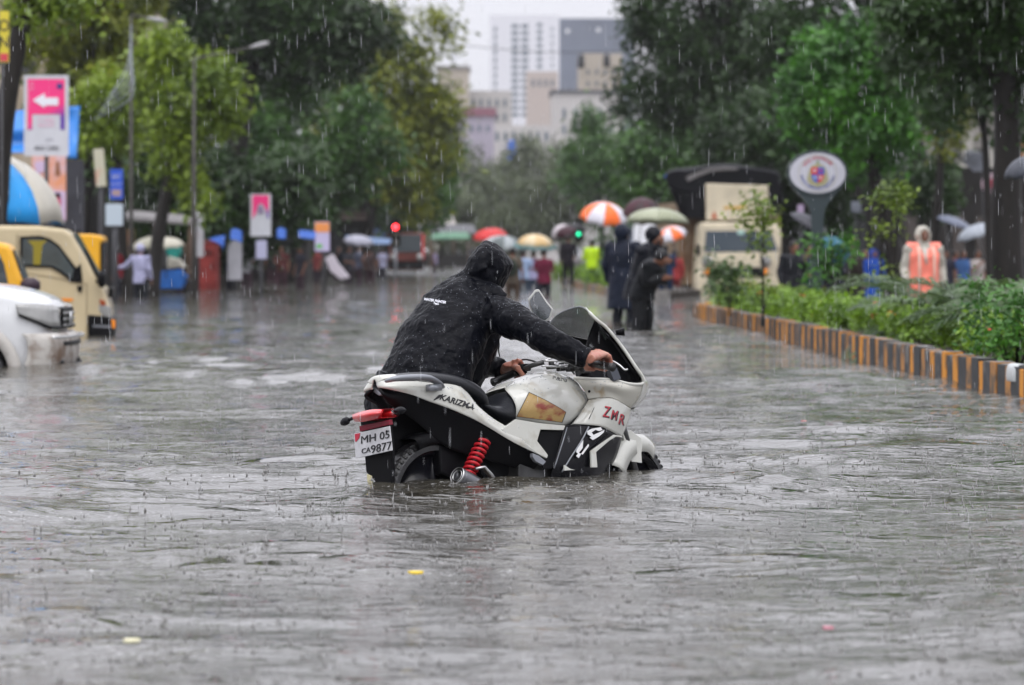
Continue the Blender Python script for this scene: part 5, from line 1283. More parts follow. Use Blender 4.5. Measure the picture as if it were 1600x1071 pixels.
def far_bus():
    F = Frame(640, 158, radians(-88)); t = F.e('bus', 'dark red bus far down the street under the red traffic light', 'bus'); f = lambda a, b, x=0: F.x(a, b, x)
    RB = mat('bus_red', (.12, .03, .022), .5, noise=.3, nscale=1)
    plate('body', [f(609, 364), f(662, 364), f(664, 423), f(607, 423)], (-9, 0, 0), RB, t, .1)
    plate('windscreen', [f(612, 367, .02), f(659, 367, .02), f(659, 394, .02), f(612, 394, .02)], (.03, 0, 0), GLASS, t)
    plate('bumper', [f(608, 408, .02), f(663, 408, .02), f(663, 420, .02), f(608, 420, .02)], (.2, 0, 0), BPL, t)
    plate('door_post', [f(659, 366, .04), f(663, 366, .04), f(663, 405, .04), f(659, 405, .04)], (.05, 0, 0), mat('bus_post_red', (.5, .04, .04), .5), t)
    for a in (615, 656): mb = MB(); c = f(a, 402, .02); mb.tube([c, c + Vector((.08, 0, 0))], .16, 12); mb.build('headlight', LAMP, t)
far_bus()
def far_car(px, D, wpx, yt, yb, m, label, yaw=-90):
    F = Frame(px, D, radians(yaw)); t = F.e('car', label, 'car', 'cars at the far end of the street'); f = lambda a, b, x=0: F.x(a, b, x); h = (yb - yt)
    L, R_ = px - wpx / 2, px + wpx / 2
    plate('body', [f(L, yt + h * .5), f(L + 2, yt + h * .42), f(R_ - 2, yt + h * .42), f(R_, yt + h * .5), f(R_, yb), f(L, yb)], (-3.6, 0, 0), m, t, .12)
    plate('cabin', [f(L + 2, yt + h * .46, -.9), f(L + 5, yt, -.9), f(R_ - 5, yt, -.9), f(R_ - 2, yt + h * .46, -.9)], (-2, 0, 0), m, t, .08)
    plate('windscreen', [f(L + 4, yt + h * .42, -.88), f(L + 6, yt + 1.5, -.88), f(R_ - 6, yt + 1.5, -.88), f(R_ - 4, yt + h * .42, -.88)], (.02, 0, 0), GLASS, t)
    for a in (L + 3, R_ - 3): mb = MB(); c = f(a, yt + h * .62, .01); mb.tube([c, c + Vector((.05, 0, 0))], .13, 10); mb.build('headlight', LAMP, t)
far_car(708, 300, 30, 392, 415, mat('far_white_paint', (.5, .5, .52), .4), 'pale far car in the middle of the street, left of the red umbrella')
far_car(738, 270, 26, 388, 412, mat('far_dark_paint', (.04, .04, .05), .4), 'dark far car right of the pale one, partly hidden by the umbrellas')
# ------------------------------------------------------------------ umbrellas
def umbrella(px, py_rim, D, r, h, label, cols, tilt=(0, 0), n=8, shaft=None, group=None, name='umbrella', hgt=.85):
    """canopy with its rim centre at the pixel; tilt (towards picture right, towards camera)"""
    c = P(px, py_rim, D); e = empty(name, c, 0, label, 'umbrella', group)
    R = Matrix.Rotation(tilt[0], 4, 'Y') @ Matrix.Rotation(tilt[1], 4, 'X')
    e.rotation_euler = R.to_euler()
    mb = MB(); K = 5; J = 7; ms = [mat('umbrella_%02x%02x%02x' % tuple(int(v * 255) for v in q), q, .45, noise=.12, nscale=3) for q in cols]
    for i in range(n):
        mb.cur = i % len(cols)
        rows = []
        for j in range(J + 1):
            t = j / J; rr = r * sin(t * pi / 2 * .98); zz = h * cos(t * pi / 2)
            row = []
            for k in range(K + 1):
                u = k / K; a = 2 * pi * (i + u) / n; sag = 1 - .10 * sin(pi * u) * t; row.append((rr * sag * cos(a), rr * sag * sin(a), zz + .04 * r * sin(pi * u) * t * t))
            rows.append(row)
        mb.grid(rows)
    mb.build('canopy', ms, e, solid=.006)
    mb = MB(); mb.tube([(0, 0, h + .05 * r), (0, 0, -hgt * .75)], .008 if r < 1 else .02, 8); mb.build('shaft', GREYM, e)
    mb = MB(); mb.tube(crom([(0, 0, -hgt * .72), (0, 0, -hgt * .9), (.02, 0, -hgt), (.05, 0, -hgt * .96)], 3), .014, 8); mb.build('handle', BPL, e)
    for i in range(n):
        a = 2 * pi * i / n; mb = MB(); mb.tube([(0, 0, h * .98), (r * .55 * cos(a), r * .55 * sin(a), h * .78), (r * .97 * cos(a), r * .97 * sin(a), .01)], .004, 4); mb.build('rib', GREYM, e)
    return e
OR, WH, NV = (.85, .16, .03), (.62, .60, .66), (.012, .014, .03)
umbrella(943, 345, 76, .56, .42, 'orange and white panelled umbrella above the dark figures', [OR, WH], (.12, .25), group=None)
umbrella(1003, 338, 72, .42, .40, 'dark maroon umbrella just behind the hooded figure', [(.05, .008, .015), (.03, .012, .015)], (.1, .5))
umbrella(1027, 349, 62, .58, .28, 'pale olive flat umbrella over the hooded black raincoat', [(.28, .30, .20), (.32, .34, .24)], (.03, -.05))
umbrella(1050, 372, 88, .42, .30, 'orange and white umbrella low behind the olive one', [OR, WH], (-.3, .3))
umbrella(766, 372, 150, .80, .42, 'red umbrella far off behind the black hood', [(.55, .03, .03)], (-.1, .2))
umbrella(787, 388, 112, .74, .42, 'grey and white striped umbrella right of the black hood', [(.32, .35, .36), (.10, .12, .12)], (.1, .15))
umbrella(836, 384, 100, .55, .34, 'cream and orange umbrella above the maroon shirt', [(.60, .42, .20), (.62, .50, .32)], (.05, .1))
umbrella(836, 388, 108, .76, .25, 'flat teal umbrella under the cream and orange one', [(.10, .22, .22)], (.05, .1))
umbrella(879, 366, 118, .40, .34, 'small white umbrella left of the black one on the far median', [(.55, .5, .52)], (-.5, .2))
umbrella(898, 362, 112, .42, .28, 'black umbrella over the man in neon yellow', [(.008, .008, .01)], (.0, .1))
umbrella(885, 368, 108, .36, .30, 'dark maroon umbrella on the far median', [(.04, .008, .015)], (-.2, .2))
umbrella(1262, 352, 66, .42, .18, 'dark grey umbrella behind the pole of the oval sign', [(.04, .04, .05)], (.5, .2))
umbrella(1300, 395, 64, .36, .26, 'teal blue umbrella behind the leafy bush', [(.01, .10, .16)], (.2, .8))
umbrella(1490, 352, 84, .50, .20, 'dark blue-grey umbrella left of the pale one on the right', [(.16, .18, .24)], (.35, .1))
umbrella(1527, 368, 80, .50, .26, 'pale grey umbrella right of the dark blue-grey one', [(.34, .37, .42)], (-.35, .1))
umbrella(1612, 270, 32, .27, .17, 'black wet umbrella poking in at the right edge', [(.05, .055, .07)], (-.25, .15))
umbrella(560, 380, 120, .55, .28, 'pale umbrella among the people on the left pavement', [(.35, .35, .42)], (.1, .2))
umbrella(258, 384, 86, .50, .20, 'off white umbrella over the green and blue handcart', [(.55, .52, .42)], (.0, .2))
umbrella(230, 384, 84, .40, .20, 'cream umbrella beside the lavender hooded man', [(.50, .48, .38)], (-.3, .2))
# big two coloured garden umbrella over the pickup truck
tent_u = umbrella(-50, 352, 47, 1.4, 1.08, 'big blue and cream street umbrella standing behind the cream pickup', [(.02, .30, .72), (.52, .49, .42)], (.03, .0), 6, name='street_umbrella', hgt=2.2)
tent_u.rotation_euler = (0, 0, radians(24))

# ------------------------------------------------------------------ people
GP = 'people wading down the street'
BLK_C = (.008, .009, .013)
person(997, 46.5, 1.72, 'hunched person in a black hooded raincoat looking down, clasped hands at chest', yaw=1.2, top=('raincoat', (.004, .005, .010)), legs=(.004, .005, .009), arms=('clasp', 'clasp'), lean=.34, hood='up', headdown=.5, long_=.22, wide=1.4, ground=-.30)
person(1004, 45.4, 1.50, 'person in a round black helmet bent over in front of the hooded raincoat', yaw=.9, top=('raincoat', (.003, .004, .006)), legs=(.003, .004, .006), arms=('clasp', 'clasp'), lean=.50, cap=(.006, .006, .008), headdown=.7, wide=1.0, ground=-.30)
person(974, 50, 1.74, 'person in a long navy raincoat standing behind the two hunched figures', yaw=2.6, top=('raincoat', (.006, .010, .024)), legs=(.005, .007, .014), arms=('umbrella', 'down'), hood='up', long_=.45, wide=1.15, ground=-.28)
person(850, 84, 1.62, 'person in a maroon shirt with raised hands walking away', yaw=3.3, top=('tshirt', (.13, .012, .035)), legs=(.02, .02, .03), arms=('bent', 'bent'), bare=True, group=GP)
person(801, 82, 1.66, 'person in brown and grey beside the black hood of the jacket', yaw=3.0, top=('tshirt', (.10, .08, .06)), legs=(.07, .045, .03), arms=('down', 'down'), group=GP, bag=(.02, .03, .02))
person(818, 98, 1.62, 'person in a light blue shirt under the grey umbrella', yaw=3.1, top=('tshirt', (.32, .42, .62)), legs=(.05, .07, .10), group=GP, arms=('bent', 'down'))
person(834, 100, 1.60, 'person in a pale lavender shirt left of the maroon shirt', yaw=3.2, top=('tshirt', (.42, .40, .62)), legs=(.03, .05, .09), group=GP, arms=('bent', 'down'))
person(925, 96, 1.60, 'man in a neon yellow jacket walking along the far median', yaw=3.4, top=('shirt', (.50, .75, .02)), legs=(.04, .07, .10), arms=('bent', 'bent'), ground=-.12, group=GP)
person(888, 106, 1.72, 'person in dark clothes standing on the far median under the maroon umbrella', yaw=3.0, top=('shirt', (.015, .012, .018)), legs=(.012, .012, .015), arms=('umbrella', 'down'), ground=-.05, group=GP)
person(898, 125, 1.6, 'person in a pale grey top behind the dark one on the far median', yaw=3.0, top=('tshirt', (.25, .22, .25)), legs=(.05, .05, .06), group=GP)
person(1040, 84, 1.62, 'person in a bright blue and black coat right of the helmet', yaw=3.0, top=('raincoat', (.01, .03, .08)), legs=(.01, .03, .08), arms=('umbrella', 'down'), group=GP, ground=-.35)
person(1054, 96, 1.62, 'person in a red top beyond the blue coat, under the low orange umbrella', yaw=3.2, top=('shirt', (.40, .05, .05)), legs=(.20, .04, .04), group=GP)
person(1240, 63, 1.74, 'man in a black raincoat walking left of the pole of the oval sign', yaw=.5, top=('raincoat', BLK_C), legs=BLK_C, arms=('down', 'umbrella'), hood=None, long_=.2, wide=1.15, group='people beyond the median')
person(1265, 64, 1.66, 'person in dark blue right behind the pole of the oval sign', yaw=.2, top=('raincoat', (.012, .018, .05)), legs=(.01, .012, .03), arms=('bent', 'down'), wide=1.1, group='people beyond the median')
person(1301, 66, 1.66, 'person in a blue cap and black coat behind the bush', yaw=.0, top=('raincoat', (.010, .012, .022)), legs=(.01, .01, .015), arms=('bent', 'umbrella'), cap=(.25, .25, .3), long_=.2, wide=1.2, group='people beyond the median')
person(1330, 72, 1.66, 'person in a dark brown coat left of the bright blue raincoat', yaw=.3, top=('raincoat', (.025, .018, .014)), legs=(.02, .015, .015), group='people beyond the median')
person(1366, 78, 1.6, 'person in a bright blue long raincoat beyond the sapling', yaw=.2, top=('raincoat', (.012, .07, .40)), legs=(.01, .06, .35), hood='up', long_=.5, group='people beyond the median')
person(1352, 82, 1.6, 'person in a black top with a pink bag beside the blue raincoat', yaw=.1, top=('tshirt', (.02, .02, .03)), legs=(.02, .02, .03), bag=(.5, .04, .15), group='people beyond the median')
person(1443, 50, 1.78, 'street worker in an orange reflective vest over a white hooded raincoat', yaw=.12, top=('raincoat', (.48, .46, .40)), legs=(.4, .38, .33), arms=('down', 'down'), hood='up', vest=(.95, .25, .18), wide=1.1, ground=-.35)
for q, (a, D, c, lb) in enumerate(((1478, 86, (.03, .03, .05), 'person in near black under the dark blue-grey umbrella'), (1505, 88, (.05, .12, .30), 'person in a blue shirt between the two right hand umbrellas'), (1527, 84, (.40, .36, .34), 'person in a pale top under the pale grey umbrella'), (1552, 86, (.03, .05, .12), 'person in navy near the thick black trunk'), (1492, 95, (.25, .10, .09), 'person in dull red behind the two umbrellas'))):
    person(a, D, 1.6, lb, yaw=.3 * q, top=('tshirt', c), legs=(.05, .05, .07), arms=('umbrella', 'down') if q in (0, 2) else ('down', 'down'), group='people on the right pavement')
person(219, 79, 1.72, 'man in a lavender shirt and cap standing in front of the handcart', yaw=2.8, top=('shirt', (.36, .36, .52)), legs=(.012, .014, .02), arms=('down', 'out'), cap=(.36, .36, .52), group='people on the left pavement')
lf = [(198, 90, (.30, .28, .12), 'person in a pale yellow shirt left of the lavender cap'), (545, 122, (.04, .04, .05), 'person in black under the pale umbrella on the left'), (560, 118, (.10, .11, .16), 'person in slate grey under the pale umbrella on the left'), (578, 124, (.06, .04, .04), 'person in dark brown right of the slate grey one'), (598, 150, (.30, .30, .42), 'person in pale grey beside the far bus'), (680, 200, (.30, .26, .40), 'person in lilac walking right of the far bus'), (470, 104, (.02, .02, .03), 'person in black near the orange topped sign'), (440, 112, (.10, .03, .03), 'person in dark red in the shade under the trees'), (360, 98, (.02, .04, .12), 'person in dark blue behind the white banner'), (280, 92, (.02, .02, .02), 'person in black beside the handcart'), (385, 106, (.25, .25, .27), 'person in light grey under the small pink sign'), (425, 125, (.03, .03, .03), 'person in charcoal far back under the trees'), (188, 84, (.22, .02, .03), 'person in dark red behind the yellow rickshaw'), (496, 128, (.22, .05, .05), 'person in red seen behind the orange topped sign'), (530, 135, (.015, .02, .03), 'person in blue-black behind the leaning white board')]
for q, (a, D, c, lb) in enumerate(lf):
    person(a, D, 1.6 + .04 * (q % 3), lb, yaw=.9 * q, top=('tshirt', c), legs=(.02 + .01 * (q % 4), .02, .03), arms=(('down', 'down'), ('bent', 'down'), ('umbrella', 'down'))[q % 3], group='people on the left pavement', ground=-.3)

# ------------------------------------------------------------------ signs, posts, banners
GREYM_D = mat('post_dark', (.05, .05, .055), .5)
def board(px0, py0, px1, py1, D, m, label, cat='sign', name='sign_board', yaw=0, t=.05, post=True, group=None, frame=None, postx=None, pr=.04, skew=0):
    w_ = (px1 - px0) * D / FPX; h_ = (py1 - py0) * D / FPX; c = P((px0 + px1) / 2, (py0 + py1) / 2, D)
    e = empty(name, (c.x, c.y, -.4 if post else c.z), yaw, label, cat, group); z = c.z - e.location.z
    mb = MB(); mb.box((0, 0, 0), (w_, t, h_)); o = mb.build('panel', m, e, smooth=False, bevel=.008); o.location = (0, 0, z); o.rotation_euler = (0, skew, 0)
    if frame: 
        mb = MB()
        for q in (-1, 1): mb.box((q * w_ / 2, 0, 0), (.05, t + .02, h_ + .05)); mb.box((0, 0, q * h_ / 2), (w_ + .04, t + .014, .05))
        mb.build('frame', frame, o, smooth=False)
    if post:
        dx = (X(postx, D) - c.x) if postx else 0; mb = MB(); mb.tube([(dx, .06, -.1), (dx, .06, z + h_ * .4)], pr, 8); mb.build('post', GREYM_D, e)
    return e, o, w_, h_, D
def onb(o, D, t, pts, name, m, dz=.006):
    """flat shape on a board's face; pts are offsets in pixels from the board centre"""
    k = D / FPX; mb = MB(); mb.prism([(a * k, -t / 2 - .002, -b * k) for a, b in pts], (0, -dz, 0)); return mb.build(name, m, o, smooth=False, fixn=True)
def txb(o, D, t, s, cx, cy, size, m, sx=1.0, name='lettering', bold=0):
    vs, fs = text_mesh(s, size, 0, 'CENTER', 0, 1.0, bold); k = D / FPX
    mb = MB(); mb.add([((v.x * sx + cx) * k, -t / 2 - .012, (v.y - cy) * k) for v in vs], fs); return mb.build(name, m, o, smooth=False)
def pink_mat(name, split):
    m = bpy.data.materials.new(name); m.use_nodes = True; nt = m.node_tree; b = nt.nodes['Principled BSDF']; b.inputs['Roughness'].default_value = .45; L = nt.links.new
    tc = node(nt, 'ShaderNodeTexCoord'); sp = node(nt, 'ShaderNodeSeparateXYZ'); L(tc.outputs['Generated'], sp.inputs[0])
    a = node(nt, 'ShaderNodeMath', operation='MULTIPLY_ADD'); a.inputs[1].default_value = -.45; L(sp.outputs[0], a.inputs[0]); L(sp.outputs[2], a.inputs[2])
    r = node(nt, 'ShaderNodeMapRange'); r.inputs[1].default_value = split - .12; r.inputs[2].default_value = split + .16; L(a.outputs[0], r.inputs[0])
    mi = node(nt, 'ShaderNodeMix', data_type='RGBA'); mi.inputs[6].default_value = (.10, .03, .32, 1); mi.inputs[7].default_value = (.80, .03, .20, 1); L(r.outputs[0], mi.inputs[0]); L(mi.outputs[2], b.inputs['Base Color'])
    return m
WB = mat('board_white', (.55, .56, .60), .5, noise=.06, nscale=4)
e_, o_, w_, h_, D_ = board(40, 120, 105, 242, 62, WB, 'tall pink and white sign with a white arrow pointing left, before the blue tarpaulin', frame=WB, postx=72)
onb(o_, 62, .05, [(-29, -57), (29, -57), (29, 22), (22, 22), (22, -2), (-22, -2), (-22, 22), (-29, 22)], 'pink_field', pink_mat('pink_violet', -.06))
onb(o_, 62, .07, [(-21, -24), (-2, -35), (-2, -28), (19, -28), (19, -16), (-2, -16), (-2, -12)], 'arrow', mat('white_print', (.72, .72, .78), .5))
onb(o_, 62, .07, [(18, -50), (24, -50), (26, -46), (24, -42), (18, -42), (16, -46)], 'logo', mat('logo_navy', (.03, .05, .2), .5))
txb(o_, 62, .07, 'EE\nEE', -22, -46, 7, mat('print_pink', (.75, .35, .5), .5), 1)
txb(o_, 62, .07, 'IT SAIN\nSALON', 0, 11, 8, MATS['print_pink'], 1)
txb(o_, 62, .07, 'OPEN', 5, 38, 5, mat('print_grey', (.2, .2, .25), .5), 1)
txb(o_, 62, .07, '8828 22883', 1, 51, 9, mat('print_black', (.03, .03, .04), .5), .9, bold=.02)
e_, o_, w_, h_, D_ = board(393, 305, 422, 368, 86, WB, 'small pink and white sign with an arch, between the tree trunks', frame=WB, postx=408)
onb(o_, 86, .05, [(-14, -31), (14, -31), (14, 6), (10, 4), (8, -8), (4, -16), (-1, -19), (-5, -14), (-7, -4), (-12, 6), (-14, 6)], 'pink_field', pink_mat('pink_violet_small', -.05))
onb(o_, 86, .07, [(-5, -12), (-1, -17), (4, -12), (5, -2), (-5, -2)], 'portrait', mat('portrait_dull', (.25, .2, .3), .6))
board(400, 376, 417, 405, 85.5, mat('notice_lavender', (.45, .45, .62), .5), 'small lavender notice under the small pink sign', postx=408)
e_, o_, w_, h_, D_ = board(492, 347, 515, 393, 92, mat('notice_lilac', (.50, .45, .65), .5), 'sign with an orange top and lilac lower half on a thin pole', postx=506)
onb(o_, 92, .05, [(-11, -22), (11, -22), (11, -7), (-11, -7)], 'orange_field', mat('orange_print', (.75, .28, .08), .5))
onb(o_, 92, .05, [(-9, 12), (0, 12), (0, 18), (-9, 18)], 'green_mark', mat('green_print', (.12, .45, .08), .5))
board(50, 244, 103, 345, 66, mat('poster_orange', (.72, .25, .06), .55, col2=(.62, .45, .50), nscale=1.6, lo=.4, hi=.6), 'orange poster with printed faces under the pink arrow sign', 'poster', 'poster', postx=80)
o_ = [c for c in COL.objects if c.name.startswith('poster')][-1].children[0]
onb(o_, 66, .05, [(-26, 4), (26, 4), (26, 50), (-26, 50)], 'lilac_field', mat('poster_lilac', (.55, .42, .58), .5))
onb(o_, 66, .07, [(6, 12), (16, 10), (20, 20), (18, 34), (8, 36), (4, 22)], 'portrait', mat('portrait_pink', (.5, .12, .18), .6))
onb(o_, 66, .07, [(8, 8), (17, 7), (20, 16), (15, 14), (8, 17)], 'portrait_hair', HAIR)
onb(o_, 66, .07, [(-22, -40), (-8, -44), (-4, -30), (-14, -22), (-20, -26)], 'portrait', MATS['poster_lilac'])
onb(o_, 66, .07, [(12, -42), (16, -42), (18, -20), (10, -20)], 'figure', mat('figure_brown', (.25, .10, .04), .5))
board(0, 18, 14, 98, 44, mat('sign_yellow', (.60, .50, .05), .5), 'yellow sign with black lettering cut by the left edge', postx=2, pr=.015)
o_ = [c for c in COL.objects if c.name.startswith('sign_board')][-1].children[0]
txb(o_, 44, .05, 'O\nN', 0, -4, 26, MATS['print_black'], .8, bold=.03); onb(o_, 44, .05, [(-6, 26), (6, 26), (6, 38), (-6, 38)], 'red_field', mat('red_print', (.55, .06, .08), .5))
board(172, 265, 192, 312, 74, mat('sign_blue', (.03, .09, .50), .5), 'blue sign above a small pale plate', postx=181)
o_ = [c for c in COL.objects if c.name.startswith('sign_board')][-1].children[0]
txb(o_, 74, .05, 'BEST', 0, -12, 8, WB, .8); txb(o_, 74, .05, 'BUS STOP', 0, 0, 5, WB, .7); onb(o_, 74, .05, [(-7, 8), (7, 8), (7, 18), (-7, 18)], 'bus_picture', mat('bus_pic', (.35, .25, .25), .5))
board(165, 319, 192, 353, 73.5, mat('plate_pale_blue', (.45, .52, .58), .5), 'small pale blue plate below the blue sign', postx=178)
board(148, 233, 164, 292, 70, mat('banner_cream', (.50, .48, .36), .6, col2=(.55, .25, .18), nscale=2.5, lo=.55, hi=.7), 'narrow cream banner hanging askew left of the blue sign', 'banner', 'banner', postx=157, skew=-.08)
board(301, 322, 318, 402, 92, mat('banner_white', (.55, .55, .58), .6, col2=(.50, .30, .32), nscale=2, lo=.55, hi=.75), 'white hanging banner with faint pink print above the red box', 'banner', 'banner', postx=309)
board(356, 372, 378, 438, 96, mat('board_dirty_white', (.46, .46, .50), .6, noise=.2, nscale=2), 'white board leaning behind the red box', 'board', 'notice_board', postx=367)
board(100, 250, 131, 360, 71, mat('dark_sheet', (.05, .05, .06), .6, noise=.4, nscale=1.5), 'dark grey hanging sheet beside the orange poster', 'sheet', 'hanging_sheet', postx=128)

def tarp(name, pts, D, m, label, dy=.5, sag=.06, seed=1):
    """a stretched cloth: 2 rows of pixel points, top then bottom"""
    rng = random.Random(seed); top, bot = pts; k = len(top); rows = []
    for v in range(5):
        r = []
        for i in range(k):
            a = top[i][0] + (bot[i][0] - top[i][0]) * v / 4; b = top[i][1] + (bot[i][1] - top[i][1]) * v / 4
            p = P(a, b, D); p.y += -dy * v / 4 + rng.uniform(-sag, sag); r.append(p)
        rows.append(r)
    mb = MB(); mb.grid(smooth_net(rows, 4, 3)); o = mb.build(name, m, None, solid=.015); tag(o, label, 'tarpaulin'); return o
BT = mat('blue_tarp', (.02, .20, .62), .4, spec=.5, noise=.2, nscale=3, bump=.8, bscale=3); BT2 = mat('blue_tarp_dark', (.015, .075, .32), .5)
tarp('tarpaulin', ([(3, 176), (40, 172), (80, 170), (104, 168), (124, 166)], [(8, 240), (40, 240), (80, 243), (105, 247), (123, 249)]), 68, BT, 'bright blue creased tarpaulin stretched behind the tall pink sign', .3, .12, 2)
tarp('tarpaulin', ([(326, 374), (340, 370), (352, 368)], [(338, 378), (348, 384), (350, 392)]), 94, BT2, 'small blue tarpaulin corner right above the red box', .3, .05, 3)
tarp('tarpaulin', ([(467, 360), (480, 361), (494, 363)], [(468, 371), (480, 373), (494, 374)]), 91, BT2, 'narrow blue tarpaulin strip left of the orange topped sign', .4, .03, 4)
tarp('tarpaulin', ([(433, 358), (440, 356), (447, 360)], [(434, 372), (440, 373), (447, 374)]), 90, BT2, 'small square blue tarpaulin right of the small pink sign', .3, .03, 5)
tarp('tarpaulin', ([(361, 360), (368, 358), (378, 362)], [(361, 374), (370, 376), (379, 380)]), 90, BT2, 'blue cloth tied above the white board', .3, .03, 6)
tarp('tarpaulin', ([(540, 368), (560, 370), (590, 372), (612, 374)], [(542, 378), (560, 382), (590, 382), (610, 382)]), 140, mat('grey_blue_tarp', (.10, .16, .28), .5), 'grey-blue stall cover behind the crowd on the left pavement', .6, .05, 7)

def oval_sign():
    D = 45.5; e = empty('oval_sign', (X(1277, D), D, -.2), 0, 'oval white municipal sign with a coloured crest on a dark flared post', 'sign'); z = Z(271, D) + .2; k = D / FPX
    DK = mat('sign_dark_green', (.03, .045, .05), .35, coat=.3)
    def ell(a, b, y0, y1, nm, m, cx=0, cz=0, par=None):
        mb = MB(); n = 48; mb.prism([(cx + a * cos(2 * pi * i / n), y0, cz + z + b * sin(2 * pi * i / n)) for i in range(n)], (0, y1 - y0, 0)); return mb.build(nm, m, par or e, smooth=False, fixn=True, bevel=.004)
    ell(47 * k, 36 * k, -.05, .08, 'frame', DK)
    f = ell(43.5 * k, 31.5 * k, -.062, -.045, 'face', mat('sign_face', (.50, .50, .56), .35))
    mb = MB(); n = 40; rows = [[(a * k * cos(2 * pi * i / n), -.066, z + b * k * sin(2 * pi * i / n)) for i in range(n + 1)] for a, b in ((30, 28.5), (29.3, 27.8))]; mb.grid(rows); mb.build('ring', mat('ring_gold', (.40, .36, .22), .5), f)
    # crest
    q = lambda pts, nm, m, y=-.068: (lambda mb: (mb.prism([(a * k, y, z - b * k) for a, b in pts], (0, -.004, 0)), mb.build(nm, m, f, smooth=False, fixn=True)))(MB())
    q([(-13, -6), (-9, -12), (-3, -14), (0, -20), (3, -14), (9, -12), (13, -6), (17, 10), (12, 18), (4, 20), (0, 22), (-4, 20), (-12, 18), (-17, 10)], 'crest_border', mat('crest_olive', (.36, .34, .20), .5))
    RD, BL_ = mat('crest_red', (.60, .04, .05), .5), mat('crest_blue', (.02, .10, .50), .5)
    q([(-10, -9), (0, -9), (0, 2), (-10, 2)], 'crest_quarter', RD, -.073); q([(.5, -9), (10, -9), (10, 2), (.5, 2)], 'crest_quarter', BL_, -.073)
    q([(-10, 2.5), (0, 2.5), (0, 15), (-7, 12)], 'crest_quarter', BL_, -.073); q([(.5, 2.5), (10, 2.5), (7, 12), (.5, 15)], 'crest_quarter', RD, -.073)
    for a, b, m in ((-5, -4, WB), (5, -4, RD), (-4, 7, WB), (4, 7, WB)): q([(a - 2.5, b), (a, b - 3), (a + 2.5, b), (a, b + 3)], 'crest_charge', m, -.078)
    q([(-2, -16), (0, -21), (2, -16)], 'crest_top', mat('crest_green', (.10, .28, .06), .5), -.074)
    # lettering on two arcs
    def arc(s, r1, r2, a0, a1, size, m, flip):
        mb = MB(); n = len(s)
        for i, ch in enumerate(s):
            if ch == ' ': continue
            t = a0 + (a1 - a0) * (i + .5) / n; vs, fs = text_mesh(ch, size, 0, 'CENTER', 0, 1, .02)
            rot = (t - pi / 2) if not flip else (t + pi / 2)
            mb.add([((r1 * cos(t) + v.x * cos(rot) - v.y * sin(rot)) * k, -.070, z + (r2 * sin(t) + v.x * sin(rot) + v.y * cos(rot)) * k) for v in vs], fs)
        mb.build('lettering', m, f, smooth=False)
    arc('बृहन्मुंबई महानगरपालिका', 25, 23.5, radians(150), radians(30), 6.4, mat('letter_red', (.50, .03, .04), .5), False)
    arc('MUNICIPAL CORPORATION OF GREATER MUMBAI', 25.5, 24, radians(188), radians(352), 4.4, mat('letter_blue', (.03, .07, .35), .5), True)
    # flared post
    rows = []
    for b, hw in ((276, 47), (288, 43), (300, 33), (312, 22), (325, 13), (340, 10), (380, 9.2), (430, 9), (520, 9)):
        zz = z + (271 - b) * k; rows.append([(-hw * k, -.03, zz), (hw * k, -.03, zz), (hw * k, .06, zz), (-hw * k, .06, zz)])
    rows = [crom([r[j] for r in rows], 3) for j in range(4)]; rows = [[rows[j][i] for j in range(4)] for i in range(len(rows[0]))]
    mb = MB(); mb.grid(rows, close=True); mb.build('post', DK, e, smooth=False, fixn=True)
oval_sign()

def lamp_post(px, D, ytop, arm, label, r=.07, cables=0, base=None):
    x0 = X(px, D); e = empty('street_lamp', (x0, D, -.4), 0, label, 'street lamp', 'street lamps along the road'); k = lambda a, b, dy=0: P(a, b, D) - e.location + Vector((0, dy, 0))
    mb = MB(); mb.tube([(0, 0, -.1), k(px, 330), k(px, ytop)], [r * 1.3, r, r * .6], 10); mb.build('pole', mat('pole_grey', (.06, .055, .05), .5, noise=.3), e)
    mb = MB(); mb.tube(crom([k(px, ytop)] + [k(a, b) for a, b in arm], 4), r * .5, 8); mb.build('arm', MATS['pole_grey'], e)
    a, b = arm[-1]; a0, b0 = arm[-2]; d = (k(a, b) - k(a0, b0)).normalized(); mb = MB(); s_ = k(a, b); mb.tube([s_ - d * .15, s_, s_ + d * .18, s_ + d * .32], [(.03, .03), (.05, .04), (.06, .04), (.03, .02)], 10); mb.build('lamp_head', mat('lamp_head', (.32, .32, .32), .4), e)
    return e
lamp_post(205, 80, 26, [(210, 24), (225, 27), (240, 30)], 'left street lamp with a bundle of cables tied to its pole', .05)
lamp_post(303, 79, 92, [(325, 88), (360, 82), (400, 72)], 'tall thin street lamp with a long arm behind the bright young tree', .055)
lamp_post(509, 128, 240, [(515, 200), (500, 150), (490, 135)], 'thin far street lamp behind the orange topped sign', .05)
lamp_post(1413, 92, 60, [(1390, 50), (1350, 46), (1315, 46)], 'street lamp on the right with its arm reaching over the bright green tree', .06)
lamp_post(1290, 130, 112, [(1270, 116), (1250, 117), (1232, 116)], 'far street lamp with a short arm among the right hand trees', .05)
for i in range(5):      # cables looping off the pole on the left
    mb = MB(); a = P(205, 40 + i * 14, 79.8); b = P(172 - i * 6, 150 + i * 9, 76); mb.tube(crom([a, a.lerp(b, .4) + Vector((.1 + .06 * i, 0, -.3)), b], 8), .014, 5)
    tag(mb.build('cable', mat('cable_grey', (.16, .18, .20), .5), None), ['topmost', 'second', 'middle', 'fourth', 'lowest'][i] + ' grey cable looping down from the left street lamp pole', 'cable', 'cables on the left lamp pole')
mb = MB(); mb.tube(crom([P(640, 62, 240), P(760, 75, 250), P(860, 82, 255), P(990, 80, 260)], 8), .03, 5); tag(mb.build('overhead_wire', BPL, None), 'thin overhead wire crossing the sky gap between the trees', 'wire')

